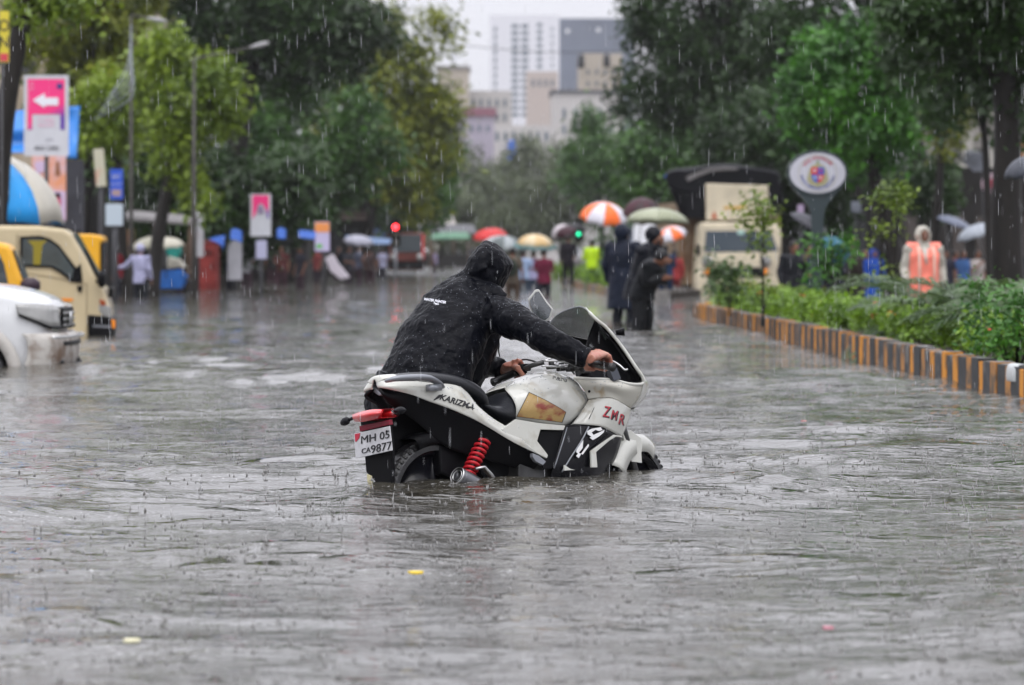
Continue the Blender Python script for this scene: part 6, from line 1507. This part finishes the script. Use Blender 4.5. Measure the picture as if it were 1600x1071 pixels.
def signal(px, py, D, colr, label, poley=420, dark=False):
    e = empty('traffic_light', (X(px, D), D, -.4), 0, label, 'traffic light'); z = Z(py, D) + .4
    mb = MB(); mb.box((0, .12, z - .25 if not dark else z + .2), (.42, .2, 1.15)); mb.build('housing', BPL, e, smooth=False, bevel=.03)
    mb = MB(); mb.tube([(0, .1, -.1), (0, .1, z - .6)], .06, 8); mb.build('pole', GREYM, e)
    mb = MB(); mb.tube([(0, .02, z), (0, -.03, z)], .11 if not dark else .09, 20); mb.build('lit_lens', mat('lit_%s' % label.split()[0], colr, .3, emit=colr, estr=9 if not dark else 3), e)
    for q in (-.36, -.72): mb = MB(); mb.tube([(0, .02, z + (q if not dark else -q)), (0, -.01, z + (q if not dark else -q))], .15, 16); mb.build('unlit_lens', mat('unlit_lens', (.03, .03, .02), .3), e)
signal(618, 355, 142, (1, .03, .04), 'red traffic light above the far bus')
signal(904, 366, 160, (.02, .75, .35), 'green traffic light beyond the far median', dark=True)

def box_cabinet():
    D = 95; e = empty('cabinet', (X(326, D), D, -.1), -.18, 'weathered red street cabinet standing at the left kerb', 'cabinet'); k = D / FPX
    RC = mat('cabinet_red', (.24, .03, .025), .55, noise=.45, nscale=3, bump=.4); h = Z(380, D) + .1; w_ = 29 * k
    mb = MB(); mb.box((0, 0, h / 2), (w_, .42, h)); mb.build('body', RC, e, smooth=False, bevel=.02)
    mb = MB(); mb.box((0, 0, h + .03), (w_ + .08, .5, .06)); mb.build('roof', mat('cabinet_roof', (.20, .03, .03), .5), e, smooth=False, bevel=.01)
    mb = MB(); mb.box((0, -.22, h * .55), (w_ * .84, .02, h * .72)); d = mb.build('door', RC, e, smooth=False, bevel=.01)
    mb = MB(); mb.box((w_ * .3, -.24, h * .55), (.03, .03, .14)); mb.build('handle', BPL, d, smooth=False)
    for i in range(4): mb = MB(); mb.box((-.02, -.236, h * .76 + i * .05), (w_ * .6, .01, .015)); mb.build('vent', BPL, d, smooth=False)
    mb = MB(); mb.box((0, 0, .05), (w_ + .05, .46, .12)); mb.build('plinth', mat('concrete_dark', (.12, .11, .10), .8), e, smooth=False)
box_cabinet()

def handcart():
    D = 88; e = empty('handcart', (X(262, D), D, -.4), 0, 'vendor handcart heaped with goods under green and blue covers', 'handcart'); k = lambda a, b, dy=0: P(a, b, D) - e.location + Vector((0, dy, 0))
    mb = MB(); mb.prism([k(232, 424), k(292, 422), k(292, 428), k(232, 430)], (0, 1.2, 0)); mb.build('bed', mat('cart_wood', (.12, .08, .05), .7), e, smooth=False, fixn=True)
    for a in (240, 284):
        mb = MB(); c = k(a, 448, -.05); N = 24; mb.tube([c + Vector((.26 * cos(2 * pi * i / N), 0, .26 * sin(2 * pi * i / N))) for i in range(N + 1)], .03, 6)
        for i in range(4): mb.tube([c, c + Vector((.25 * cos(i * pi / 2), 0, .25 * sin(i * pi / 2)))], .012, 5)
        mb.build('wheel', RUB, e)
    for nm, col_, pts, y in (('cover', (.02, .24, .20), [(258, 382), (278, 378), (282, 394), (274, 412), (262, 400)], -.1), ('cover', (.02, .12, .42), [(240, 436), (252, 424), (284, 420), (292, 432), (284, 452), (244, 452)], -.12), ('sack', (.34, .30, .20), [(232, 386), (246, 382), (250, 398), (246, 430), (236, 424)], -.05), ('crate', (.05, .05, .05), [(246, 392), (258, 390), (262, 418), (248, 424)], 0), ('cover', (.42, .40, .34), [(262, 400), (278, 404), (292, 418), (262, 420)], -.15)):
        mb = MB(); mb.prism([k(a, b, y) for a, b in pts], (0, .7, 0)); mb.build(nm, cloth('cart_%02x%02x%02x' % tuple(int(v * 255) for v in col_), col_), e, smooth=False, bevel=.04, fixn=True)
    for a, b in ((234, 380), (290, 380)): mb = MB(); mb.tube([k(a, b), k(a, 428)], .02, 6); mb.build('pole', MATS['cart_wood'], e)
handcart()
def leaning_board():
    D = 112; mb = MB(); mb.prism([P(508, 404, D), P(519, 397, D), P(528, 412, D), P(546, 434, D), P(532, 437, D), P(516, 424, D)], (0, .5, 0)); tag(mb.build('leaning_board', mat('lean_white', (.55, .5, .56), .5), None, smooth=False, bevel=.02, fixn=True), 'pinkish white board leaning in the water at the left kerb', 'board')
leaning_board()
# ------------------------------------------------------------------ medians with painted kerb, hedge and plants
KO, KB, KC = mat('kerb_orange', (.62, .25, .025), .6, col2=(.16, .09, .04), nscale=7, lo=.48, hi=.72), mat('kerb_black', (.035, .038, .042), .55, noise=.5, nscale=8), mat('kerb_concrete', (.22, .21, .20), .7, noise=.4, nscale=6)
KO2, KB2 = mat('kerb_orange_faded', (.45, .20, .05), .6, col2=(.09, .07, .05), nscale=6, lo=.42, hi=.62), mat('kerb_black_chipped', (.03, .032, .035), .55, col2=(.17, .16, .15), nscale=8, lo=.50, hi=.66)
SOIL = mat('wet_soil', (.035, .026, .018), .8, noise=.4, nscale=5)
def kerb_line(pts, width, name, h=.215, blk=.30, cols=(0, 1)):
    """raised kerb of painted blocks along pts (front edge), planting soil behind"""
    mb = MB(); rng = random.Random(9); i = 0
    for a, b in zip(pts[:-1], pts[1:]):
        a, b = Vector(a), Vector(b); d = b - a; L = d.length; d.normalize(); nrm = Vector((-d.y, d.x, 0)); nrm = nrm if nrm.x > 0 or abs(nrm.x) < .3 and nrm.y > 0 else -nrm
        n = max(1, int(L / blk)); cu_ = [0]
        for q in range(n): cu_.append(cu_[-1] + ((.8, 1.2)[(i + q) % 2] if blk < .4 else 1) * rng.uniform(.88, 1.12))
        for q in range(n):
            p0 = a + d * (L * cu_[q] / cu_[-1]); p1 = a + d * (L * cu_[q + 1] / cu_[-1] - .006); mb.cur = cols[i % len(cols)]; i += 1
            if mb.cur < 2 and rng.random() < .32: mb.cur = 3 if mb.cur == 0 else 4
            hh = h + rng.uniform(-.014, .012); w0 = rng.uniform(-.008, .008)
            vs = [p0 + nrm * w0, p1 + nrm * w0, p1 + nrm * .14, p0 + nrm * .14]
            vs = [v + Vector((0, 0, -.45)) for v in vs] + [v + Vector((0, 0, hh)) for v in vs]
            mb.add(vs, [(4, 5, 6, 7), (0, 1, 5, 4), (1, 2, 6, 5), (2, 3, 7, 6), (3, 0, 4, 7)])
            if mb.cur != 2 and rng.random() < .85:       # grey worn top of the block
                mb.cur = 2; t = [v + Vector((0, 0, .003)) for v in vs[4:]]; t[0] += nrm * .02; t[1] += nrm * .02; mb.add(t, [(0, 1, 2, 3)])
    o = mb.build(name, [KO, KB, KC, KO2, KB2], None, smooth=False, fixn=False, bevel=0); tag(o, kind='structure'); return o
def rx(D, off=0): return road_x(D) + off
NF = [(rx(D), D, 0) for D in (20, 30, 40, 48, 55.2)]
kerb_line(NF + [(rx(55) + .25, 55.7, 0)], 2, 'median_kerb')
kerb_line([(rx(55) + .25, 55.7, 0), (rx(55) + 2.0, 55.7, 0)], 2, 'median_kerb_end')
kerb_line([(rx(55) + 2.1, 55.7, 0), (rx(20) + 2.1, 20, 0)], 2, 'median_kerb_back')
mb = MB(); mb.prism([(rx(20) + .1, 20, -.4), (rx(55) + .1, 55.6, -.4), (rx(55) + 2.05, 55.6, -.4), (rx(20) + 2.05, 20, -.4)], (0, 0, .56)); tag(mb.build('median_soil', SOIL, None, smooth=False, fixn=True), kind='structure')
FF = [(X(1044, 78), 78, 0), (X(985, 78), 78.5, 0), (X(953, 82), 82, 0), (X(930, 90), 90, 0), (X(900, 106), 106, 0), (X(874, 134), 134, 0), (X(862, 175), 175, 0)]
kerb_line(FF, 2, 'far_median_kerb', .20, .5, (2, 2, 0, 2))
mb = MB(); q = [Vector(p) for p in FF]; mb.prism([p + Vector((.1, .1, -.4)) for p in q] + [Vector((p.x + 2.3, p.y + 1, -.4)) for p in q[2:][::-1]], (0, 0, .55)); tag(mb.build('far_median_soil', SOIL, None, smooth=False, fixn=True), kind='structure')

def flower(parent, c, r, m, n=26, seed=1):
    rng = random.Random(seed); mb = MB()
    for i in range(n):
        a, b = rng.uniform(0, 2 * pi), rng.uniform(-.2, 1.4); d = Vector((cos(a) * cos(b), sin(a) * cos(b), sin(b))); p = c + d * r * .8
        u = d.orthogonal().normalized(); v = d.cross(u); s_ = r * .28
        mb.add([p - u * s_, p - v * s_ * .7 + d * .004, p + u * s_, p + v * s_ * .7 + d * .004], [(0, 1, 2, 3)])
    return mb.build('flower', m, parent, smooth=False)
FRED, FCOR = mat('flower_red', (.65, .04, .06), .5), mat('flower_coral', (.75, .16, .07), .5)

def bush(x, y, z, rx_, ry_, h, label, seed, n=1500, leaf=.055, m=None, flowers=0, name='hedge_shrub', group='hedge shrubs on the near median', cat='shrub'):
    e = empty(name, (x, y, z), 0, label, cat, group); rng = random.Random(seed)
    c = [(rng.uniform(-1, 1) * rx_ * .75, rng.uniform(-1, 1) * ry_ * .75, h * rng.uniform(.3, .85)) for i in range(12)]; r = [h * rng.uniform(.16, .30) for _ in c]
    v, f = leaf_cloud(c, r, n, leaf, seed, flat=.9, aspect=.48)
    mesh_np('leaves', v, f, 4, m or LM['hedge'], parent=e)
    mb = MB()
    for i in range(8):
        q = Vector(rng.choice(c)); mb.tube([(q.x * .3, q.y * .3, -.02), (q.x * .7, q.y * .7, q.z * .5), q], [.012, .009, .005], 5)
    mb.build('stems', BARK, e)
    for i in range(flowers):
        q = rng.choice(c); flower(e, Vector((q[0] * .9, q[1] * .4 - ry_ * .6, h * rng.uniform(.6, 1.0))), .045 + .02 * rng.random(), rng.choice([FRED, FCOR]), seed=i + seed)
    return e
ORD = ['nearest', 'second', 'third', 'fourth', 'fifth', 'sixth', 'seventh', 'eighth', 'ninth', 'tenth', 'eleventh', 'twelfth', 'thirteenth', 'fourteenth', 'fifteenth', 'sixteenth', 'seventeenth', 'farthest']
D = 24.2; i = 0
while i < 18:
    h = (.30 if i > 2 else .32) + .07 * ((i * 7) % 5) / 5
    bush(rx(D) + .58, D, .15, .42, .85, h, '%s green leafy shrub from the camera along the painted median kerb' % ORD[i], 50 + i, 2300 if D < 36 else 1500, .05 if D < 36 else .06, flowers=(1, 2, 1, 0, 1, 2)[i % 6])
    D += 1.78; i += 1
for i, (px, D, h, wd) in enumerate(((955, 86, .55, .7), (925, 96, .5, .8), (902, 110, .5, .8), (885, 126, .5, 1.0), (938, 100, .9, .9), (912, 120, 1.1, 1.0))):
    bush(X(px, D) + .3, D, .1, wd, 1.4, h, ['nearest yellow-green shrub of the far median', 'yellow-green shrub by the legs of the neon jacket', 'low yellow-green shrub right of the maroon shirt', 'farthest low shrub of the far median', 'tall dark shrub right of the neon jacket', 'tall dark shrub left of the neon jacket'][i], 90 + i, 1400, .10, LM['hedge'] if i < 4 else LM['mid'], group='shrubs on the far median')

def sapling(px, D, ytop, lumps_, label, seed, m, n=520, leaf=.075, stems=((0, 0),), base=.15):
    x0 = X(px, D); e = empty('sapling', (x0, D, base), 0, label, 'young tree', 'saplings planted on the median'); rng = random.Random(seed); k = D / FPX
    c = [P(a, b, D) - e.location + Vector((0, rng.uniform(-.15, .15), 0)) for a, b, r in lumps_]; r = [q[2] * k for q in lumps_]
    v, f = leaf_cloud([tuple(q) for q in c], r, n, leaf, seed, flat=.9, aspect=.5); mesh_np('leaves', v, f, 4, m, parent=e)
    mb = MB(); top = P(px, ytop, D) - e.location
    for a, b in stems: mb.tube(crom([(a * .3, 0, 0), (a, 0, top.z * .5), (b, 0, top.z)], 5), [.018 - .0008 * j for j in range(11)], 7)
    for q in c: mb.tube([(q.x * .2, 0, max(q.z - .25, .2)), q], [.009, .004], 5)
    mb.build('stem', BARK, e)
sapling(1192, 40, 315, [(1185, 318, 14), (1168, 322, 9), (1200, 328, 14), (1190, 345, 12), (1178, 352, 9), (1195, 366, 9), (1182, 378, 8), (1206, 322, 7), (1200, 384, 6), (1172, 440, 9), (1205, 450, 10), (1150, 335, 6)], 'slender sapling in front of the cargo truck', 3, LM['lime'], 560, .07)
sapling(1392, 38, 298, [(1386, 304, 13), (1402, 306, 14), (1418, 308, 8), (1375, 312, 8), (1396, 318, 9), (1370, 357, 9), (1398, 350, 8), (1408, 362, 6), (1362, 372, 5), (1384, 425, 8), (1395, 440, 7), (1372, 438, 5)], 'sapling with a bright leafy top left of the orange vest', 4, LM['lime'], 480, .07, ((0, .02), (-.12, -.05), (.06, .08)))
sapling(1300, 42, 385, [(1275, 384, 10), (1290, 400, 13), (1310, 395, 12), (1325, 380, 9), (1282, 418, 11), (1300, 412, 12), (1272, 432, 8), (1318, 376, 6), (1330, 392, 7), (1282, 374, 6)], 'leafy young bush tree beside the pole of the oval sign', 5, LM['green'], 620, .075, ((0, .0), (-.08, -.15), (.06, .16)))
sapling(1140, 47, 420, [(1130, 412, 12), (1145, 425, 14), (1118, 430, 12), (1150, 445, 12), (1128, 445, 12), (1112, 412, 7), (1160, 425, 8)], 'grey-green wispy bush in front of the truck bumper', 6, LM['palm'], 520, .09)

def palm(px, D, base, n, L, label, seed, rise=.9):
    L *= 1.15
    x0 = X(px, D); e = empty('areca_palm', (x0, D, base), 0, label, 'palm', 'palms on the near median'); rng = random.Random(seed)
    mb = MB()
    for i in range(n):
        az = rng.uniform(0, 2 * pi); l = L * rng.uniform(.7, 1.1); el = rng.uniform(.35, 1.25) * rise
        pts = []; p = Vector((rng.uniform(-.08, .08), rng.uniform(-.08, .08), .05)); a = el
        for s_ in range(13):
            pts.append(p.copy()); p = p + Vector((cos(az) * cos(a), sin(az) * cos(a), sin(a))) * (l / 12); a -= .085 + .05 * rng.random()
        fr = MB(); fr.tube(pts, [.007 - .0004 * j for j in range(13)], 5)
        side = Vector((-sin(az), cos(az), 0))
        for j in range(3, 13):
            for q in range(3):
                t = (j - 1 + q / 3); b0 = pts[int(t)].lerp(pts[min(int(t) + 1, 12)], t - int(t)); tg = (pts[min(int(t) + 1, 12)] - pts[int(t)]); tg.normalize() if tg.length > 0 else None
                ll = l * .30 * (1 - ((t - 6) / 8.5) ** 2) + .03
                for sg in (-1, 1):
                    d = (tg * .75 + side * sg * .8 + Vector((0, 0, .25 + rng.uniform(-.15, .1)))).normalized(); wv = tg.cross(d).cross(d).normalized() * .015
                    m1 = b0 + d * ll * .5; m2 = b0 + d * ll + Vector((0, 0, -ll * .28))
                    fr.add([b0 - wv * .5, m1 - wv, m2, m1 + wv, b0 + wv * .5], [(0, 1, 2, 3, 4)])
        fr.build('frond', LM['palm'], e, smooth=False)
    return e
palm(1480, 33.5, .15, 17, 1.15, 'dark feathery palm right of the orange vest', 3)
palm(1560, 31, .15, 20, 1.25, 'large feathery palm near the right edge', 7, 1.0)
palm(1440, 35, .15, 10, .85, 'low spreading palm whose fronds hang over the hedge', 9, .6)
palm(1610, 29, .15, 12, 1.0, 'palm cut off by the right edge', 12)
bush(X(1585, 25.5), 25.5, .15, .32, .5, .62, 'broad leaved light green shrub at the right edge below the palms', 77, 1500, .055, LM['green'], name='shrub', group=None)
# scrap of white plastic on the kerb
mb = MB(); rows = [[(rx(23.6) + a + .01 * j, 23.7 - .1 * j + .03 * sin(j * 3 + a * 30), z) for a, z in ((.08, .222), (.04, .235), (.0, .23), (-.02, .20), (-.026, .15), (-.02, .11))] for j in range(4)]
mb.grid(smooth_net(rows, 3, 3)); tag(mb.build('plastic_bag', mat('plastic_pale', (.48, .50, .50), .35), None, solid=.003), 'torn white plastic bag lying over the painted kerb at the right edge', 'plastic bag')
# things floating on the water
for (px, py, c, s_, lb) in ((651, 902, (.70, .50, .03), .030, 'yellow scrap floating in the foreground'), (205, 1010, (.65, .62, .42), .030, 'pale cream scrap floating at the lower left'), (1256, 662, (.55, .22, .22), .02, 'small pink scrap floating right of the motorcycle'), (226, 572, (.35, .17, .10), .05, 'brown leaf floating in front of the white car'), (1295, 990, (.5, .2, .25), .018, 'tiny pink scrap floating at the lower right'), (602, 528, (.6, .6, .6), .03, 'white scrap floating behind the motorcycle')):
    D = DW(py); rng = random.Random(px); mb = MB(); mb.prism([(X(px, D) + s_ * cos(a) * rng.uniform(.6, 1), D + s_ * 1.2 * sin(a) * rng.uniform(.6, 1), .012) for a in [k * 2 * pi / 9 for k in range(9)]], (0, 0, .006)); tag(mb.build('floating_scrap', mat('scrap_%d' % px, c, .5), None, smooth=False, fixn=True), lb, 'litter')

# ------------------------------------------------------------------ buildings
def building(px0, px1, ytop, D, depth, m, label, wins=None, wm=None, group=None, roof=None, name='building', yaw=0, zb=-.45, door=None):
    xa, xb = X(px0, D), X(px1, D); zt = Z(ytop, D); w_, h_ = xb - xa, zt - zb
    e = empty(name, ((xa + xb) / 2, D, zb), yaw, label, 'building', group)
    mb = MB(); mb.box((0, depth / 2, h_ / 2), (w_, depth, h_)); wall = mb.build('wall', m, e, smooth=False)
    if roof:
        mb = MB(); mb.box((0, depth / 2, h_ + roof[1] / 2), (w_ + .5, depth + .5, roof[1])); mb.build('roof', roof[0], e, smooth=False)
    if wins:
        for (u0, u1, v0, v1, nx, ny, fx_, fy_) in wins:      # region in pixels, grid, fill shares
            k = D / FPX
            for i in range(nx):
                for j in range(ny):
                    cw, ch = (u1 - u0) / nx, (v1 - v0) / ny; cx = X(u0 + cw * (i + .5), D) - e.location.x; cz = Z(v0 + ch * (j + .5), D) - zb
                    mb = MB(); mb.box((cx, -.02, cz), (cw * fx_ * k, .10, ch * fy_ * k)); mb.build('window', wm or GLASS, e, smooth=False)
    return e
DKW = mat('shop_wall_shaded', (.016, .014, .013), .8, noise=.6, nscale=.5); BEI = mat('wall_beige', (.40, .33, .24), .85, noise=.35, nscale=.35); ORA = mat('wall_terracotta', (.36, .19, .11), .85, noise=.3, nscale=.4)  # near-black shop walls carry the shade under the trees in their colour
PALE = mat('wall_pale', (.46, .44, .40), .85, noise=.3, nscale=.3); SHUT = mat('shutter_grey', (.035, .035, .04), .6, noise=.4); AW = mat('awning_brown', (.05, .035, .03), .7, noise=.3)
GS = 'shops under the trees'
building(-620, 232, -160, 150, 12, BEI, 'beige and terracotta apartment building behind the leaning trunk', [(-600, 225, -30, 130, 11, 3, .5, .55)], mat('window_dark', (.05, .05, .05), .3), roof=None)
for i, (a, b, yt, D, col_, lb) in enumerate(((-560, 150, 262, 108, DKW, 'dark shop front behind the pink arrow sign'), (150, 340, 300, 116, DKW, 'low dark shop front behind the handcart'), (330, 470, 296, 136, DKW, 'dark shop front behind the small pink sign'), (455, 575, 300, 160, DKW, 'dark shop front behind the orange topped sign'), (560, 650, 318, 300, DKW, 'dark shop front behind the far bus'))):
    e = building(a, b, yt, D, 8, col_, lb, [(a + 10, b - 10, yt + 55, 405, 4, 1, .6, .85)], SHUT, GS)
    k = D / FPX; mb = MB(); w_ = (b - a) * k; z_ = Z(yt + 42, D) + .45; mb.prism([(-w_ / 2, 0, z_ + .35), (w_ / 2, 0, z_ + .35), (w_ / 2, -1.6, z_ - .1), (-w_ / 2, -1.6, z_ - .1)], (0, 0, .05)); mb.build('awning', AW, e, smooth=False, fixn=True)
# tin roof of a stall across the pavement
e = empty('stall', (X(232, 90), 90, -.4), 0, 'street stall with a long grey tin roof behind the lavender cap', 'stall'); k = lambda a, b, dy=0: P(a, b, 90) - e.location + Vector((0, dy, 0))
mb = MB(); mb.prism([k(186, 338), k(300, 348), k(300, 352), k(186, 344)], (0, 2.5, .2)); mb.build('roof', mat('tin_grey', (.20, .19, .19), .6, noise=.3, nscale=1.5), e, smooth=False, fixn=True)
for a in (190, 240, 296): mb = MB(); mb.tube([k(a, 345, .1), k(a, 460, .1)], .04, 6); mb.build('post', mat('post_wood', (.10, .06, .04), .7), e)
mb = MB(); mb.prism([k(192, 358, .3), k(206, 358, .3), k(204, 455, .3), k(190, 455, .3)], (0, .5, 0)); mb.build('side_board', mat('side_board_red', (.25, .06, .04), .6, col2=(.35, .3, .12), nscale=2), e, smooth=False, fixn=True)
# right side shops and the pale building
building(1470, 1760, 60, 118, 10, PALE, 'pale building seen through the leaves on the right', [(1480, 1740, 80, 260, 8, 3, .42, .6)], mat('window_dark2', (.06, .06, .055), .3))
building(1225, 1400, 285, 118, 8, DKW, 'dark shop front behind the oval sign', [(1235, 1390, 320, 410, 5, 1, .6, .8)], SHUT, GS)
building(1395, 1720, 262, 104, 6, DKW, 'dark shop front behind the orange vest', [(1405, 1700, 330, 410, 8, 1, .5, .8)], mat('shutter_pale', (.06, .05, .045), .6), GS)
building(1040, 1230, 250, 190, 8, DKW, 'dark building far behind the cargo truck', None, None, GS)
# round shop sign, satellite dish cover, blue lamp on the right
mb = MB(); n = 20; k = 88 / FPX; c = P(1549, 288, 88); mb.prism([c + Vector((15 * k * cos(2 * pi * j / n) * (1 if cos(2 * pi * j / n) < 0 else .9), 0, 17 * k * sin(2 * pi * j / n))) for j in range(n)], (0, .12, 0)); o = mb.build('round_sign', mat('round_pink', (.50, .36, .42), .5), None, smooth=False, fixn=True); tag(o, 'round pinkish shop sign with a red triangle on the right', 'sign')
mb = MB(); mb.prism([c + Vector((a * k, -.01, b * k)) for a, b in ((-9, -6), (9, -6), (2, 8), (-3, 8))], (0, -.02, 0)); mb.build('emblem', mat('emblem_red2', (.5, .08, .12), .5), o, smooth=False, fixn=True)
mb = MB(); c = P(1528, 255, 84); mb.prism([c + Vector((a * 84 / FPX, 0, b * 84 / FPX)) for a, b in ((-20, -2), (-14, 14), (2, 17), (20, 2), (16, -12), (-6, -14))], (0, .6, .1)); tag(mb.build('awning', mat('awning_slate', (.16, .17, .20), .5, noise=.5, nscale=2), None, smooth=False, fixn=True), 'slate grey crumpled awning above the round sign', 'awning')
mb = MB(); mb.ball(tuple(P(1373, 286, 80)), .09, 14, 9); tag(mb.build('blue_balloon', mat('balloon_blue', (.01, .12, .65), .3), None), 'small bright blue ball hanging above the sapling', 'ball')
for i, (a, b, c_, d, col_, lb) in enumerate(((1520, 1552, 195, 232, (.3, .28, .26), 'pale signboard among the leaves above the slate awning'), (1582, 1600, 222, 262, (.45, .22, .08), 'orange and grey board beside the thick trunk'), (1330, 1345, 315, 332, (.2, .22, .26), 'small grey notice behind the oval sign post'), (1246, 1256, 320, 345, (.45, .35, .5), 'lilac strip notice left of the oval sign post'))):
    board(a, c_, b, d, 92, mat('board_%d' % i, col_, .6, noise=.3, nscale=2), lb, postx=(a + b) / 2, pr=.02)
# far market roofs across the street
for i, (a, b, yt, yb, D, col_, lb) in enumerate(((650, 712, 338, 352, 250, (.40, .37, .34), 'pale tin canopy right of the red traffic light'), (668, 745, 352, 366, 240, (.12, .12, .13), 'dark sloping canopy left of the red umbrella'), (672, 735, 364, 374, 235, (.10, .22, .14), 'green awning strip above the far cars'), (560, 605, 356, 370, 200, (.05, .10, .28), 'blue stall canopy left of the far bus'), (1035, 1062, 375, 388, 160, (.30, .05, .05), 'red stall canopy left of the cargo truck'))):
    e = empty('stall', (X((a + b) / 2, D), D, -.4), 0, lb, 'stall', 'far market stalls'); k = lambda u, v, dy=0: P(u, v, D) - e.location + Vector((0, dy, 0))
    mb = MB(); mb.prism([k(a, yb), k(b, yb), k(b - 6, yt, 2.5), k(a + 6, yt, 2.5)], (0, 0, .08)); mb.build('roof', cloth('canopy_%d' % i, col_), e, smooth=False, fixn=True)
    for u in (a + 3, b - 3): mb = MB(); mb.tube([k(u, yb, .1), k(u, 425, .1)], .05, 6); mb.build('post', MATS['post_wood'], e)
    mb = MB(); mb.prism([k(a + 6, 398), k(b - 6, 398), k(b - 6, 418), k(a + 6, 418)], (0, 1.5, 0)); mb.build('counter', DKW, e, smooth=False, fixn=True)
# far away: towers and blocks at the end of the street
TW, TG, TB = mat('tower_white', (.62, .62, .66), .8), mat('tower_grey', (.13, .15, .20), .8, noise=.25, nscale=.05), mat('tower_window', (.10, .13, .16), .4)  # tower colours lightened in place of thicker haze
FB, FP, FK = mat('far_beige', (.42, .37, .31), .85, noise=.15, nscale=.08), mat('far_pale', (.46, .44, .43), .85, noise=.12, nscale=.08), mat('far_pink', (.42, .36, .33), .85)
e = building(765, 874, 24, 900, 25, TW, 'tall white residential tower with rows of balconies', [(770, 778, 40, 185, 1, 12, .5, .6), (797, 828, 36, 185, 2, 14, .72, .55), (838, 848, 34, 185, 1, 14, .8, .55), (858, 868, 40, 120, 1, 7, .3, .5)], TB)
building(873, 990, 29, 950, 25, TG, 'grey unfinished tower beside the white one', [(884, 890, 46, 52, 1, 1, 1, 1), (932, 938, 44, 50, 1, 1, 1, 1)], mat('tower_gap', (.6, .6, .62), .8))
building(683, 732, 108, 520, 12, FB, 'beige stair block rising on a long low building', None, None, roof=(mat('far_grey_roof', (.25, .24, .24), .8), .5))
mb = MB(); mb.tube([P(709, 108, 524), P(709, 84, 524)], .12, 6); tag(mb.build('roof_antenna', GREYM, None), 'thin antenna on the beige stair block', 'antenna')
building(676, 800, 142, 530, 14, FP, 'long pale building under the beige stair block', [(684, 795, 150, 195, 9, 2, .35, .55)], TB)
building(822, 872, 112, 640, 14, FK, 'pinkish building in front of the towers', [(828, 868, 122, 138, 4, 1, .4, .7)], TB)
building(905, 972, 84, 480, 14, FB, 'beige stepped building with two roof tanks on the right', [(912, 966, 104, 140, 4, 2, .3, .4)], TB)
building(862, 975, 146, 460, 14, FP, 'pale building with a dark overhanging roof edge', [(872, 965, 165, 215, 5, 2, .25, .6)], TB, roof=(mat('far_dark_roof', (.10, .10, .11), .8), .5))
building(738, 870, 196, 430, 10, FP, 'low pale building in the middle of the street end', [(745, 860, 202, 225, 9, 1, .4, .6)], TB)
building(700, 772, 182, 400, 8, mat('far_lilac', (.33, .30, .36), .85), 'low lilac building with a maroon roof', [(705, 768, 192, 210, 5, 1, .4, .5)], TB, roof=(mat('maroon_roof', (.22, .10, .13), .8), 1.0))
for (a, b, D, lb) in ((800, 216, 395, 'blue rooftop water tank at the street end'),):
    e = empty('water_tank', P(a, b + 8, D), 0, lb, 'water tank'); mb = MB(); mb.tube([(0, 0, -2.6), (0, 0, .1), (0, 0, .35)], [.5, .5, .2], 18); mb.build('tank', mat('tank_blue', (.02, .12, .55), .4), e); mb = MB(); mb.box((0, 0, -3.0), (1.6, 1.6, .8)); mb.build('stand', FP, e, smooth=False)
building(780, 815, 224, 396, 6, FP, 'small block that carries the blue water tank', [(785, 812, 232, 250, 3, 1, .4, .5)], TB)
for (a, b, r, lb) in ((908, 96, 2.4, 'left dark roof tank of the stepped building'), (948, 94, 2.0, 'right dark roof tank of the stepped building')):
    mb = MB(); c = P(a, b, 478); mb.tube([c + Vector((0, 0, -1)), c + Vector((0, 0, r * .3)), c + Vector((0, 0, r * .45))], [.5, .5, .2], 14); tag(mb.build('roof_tank', SHUT, None), lb, 'water tank')
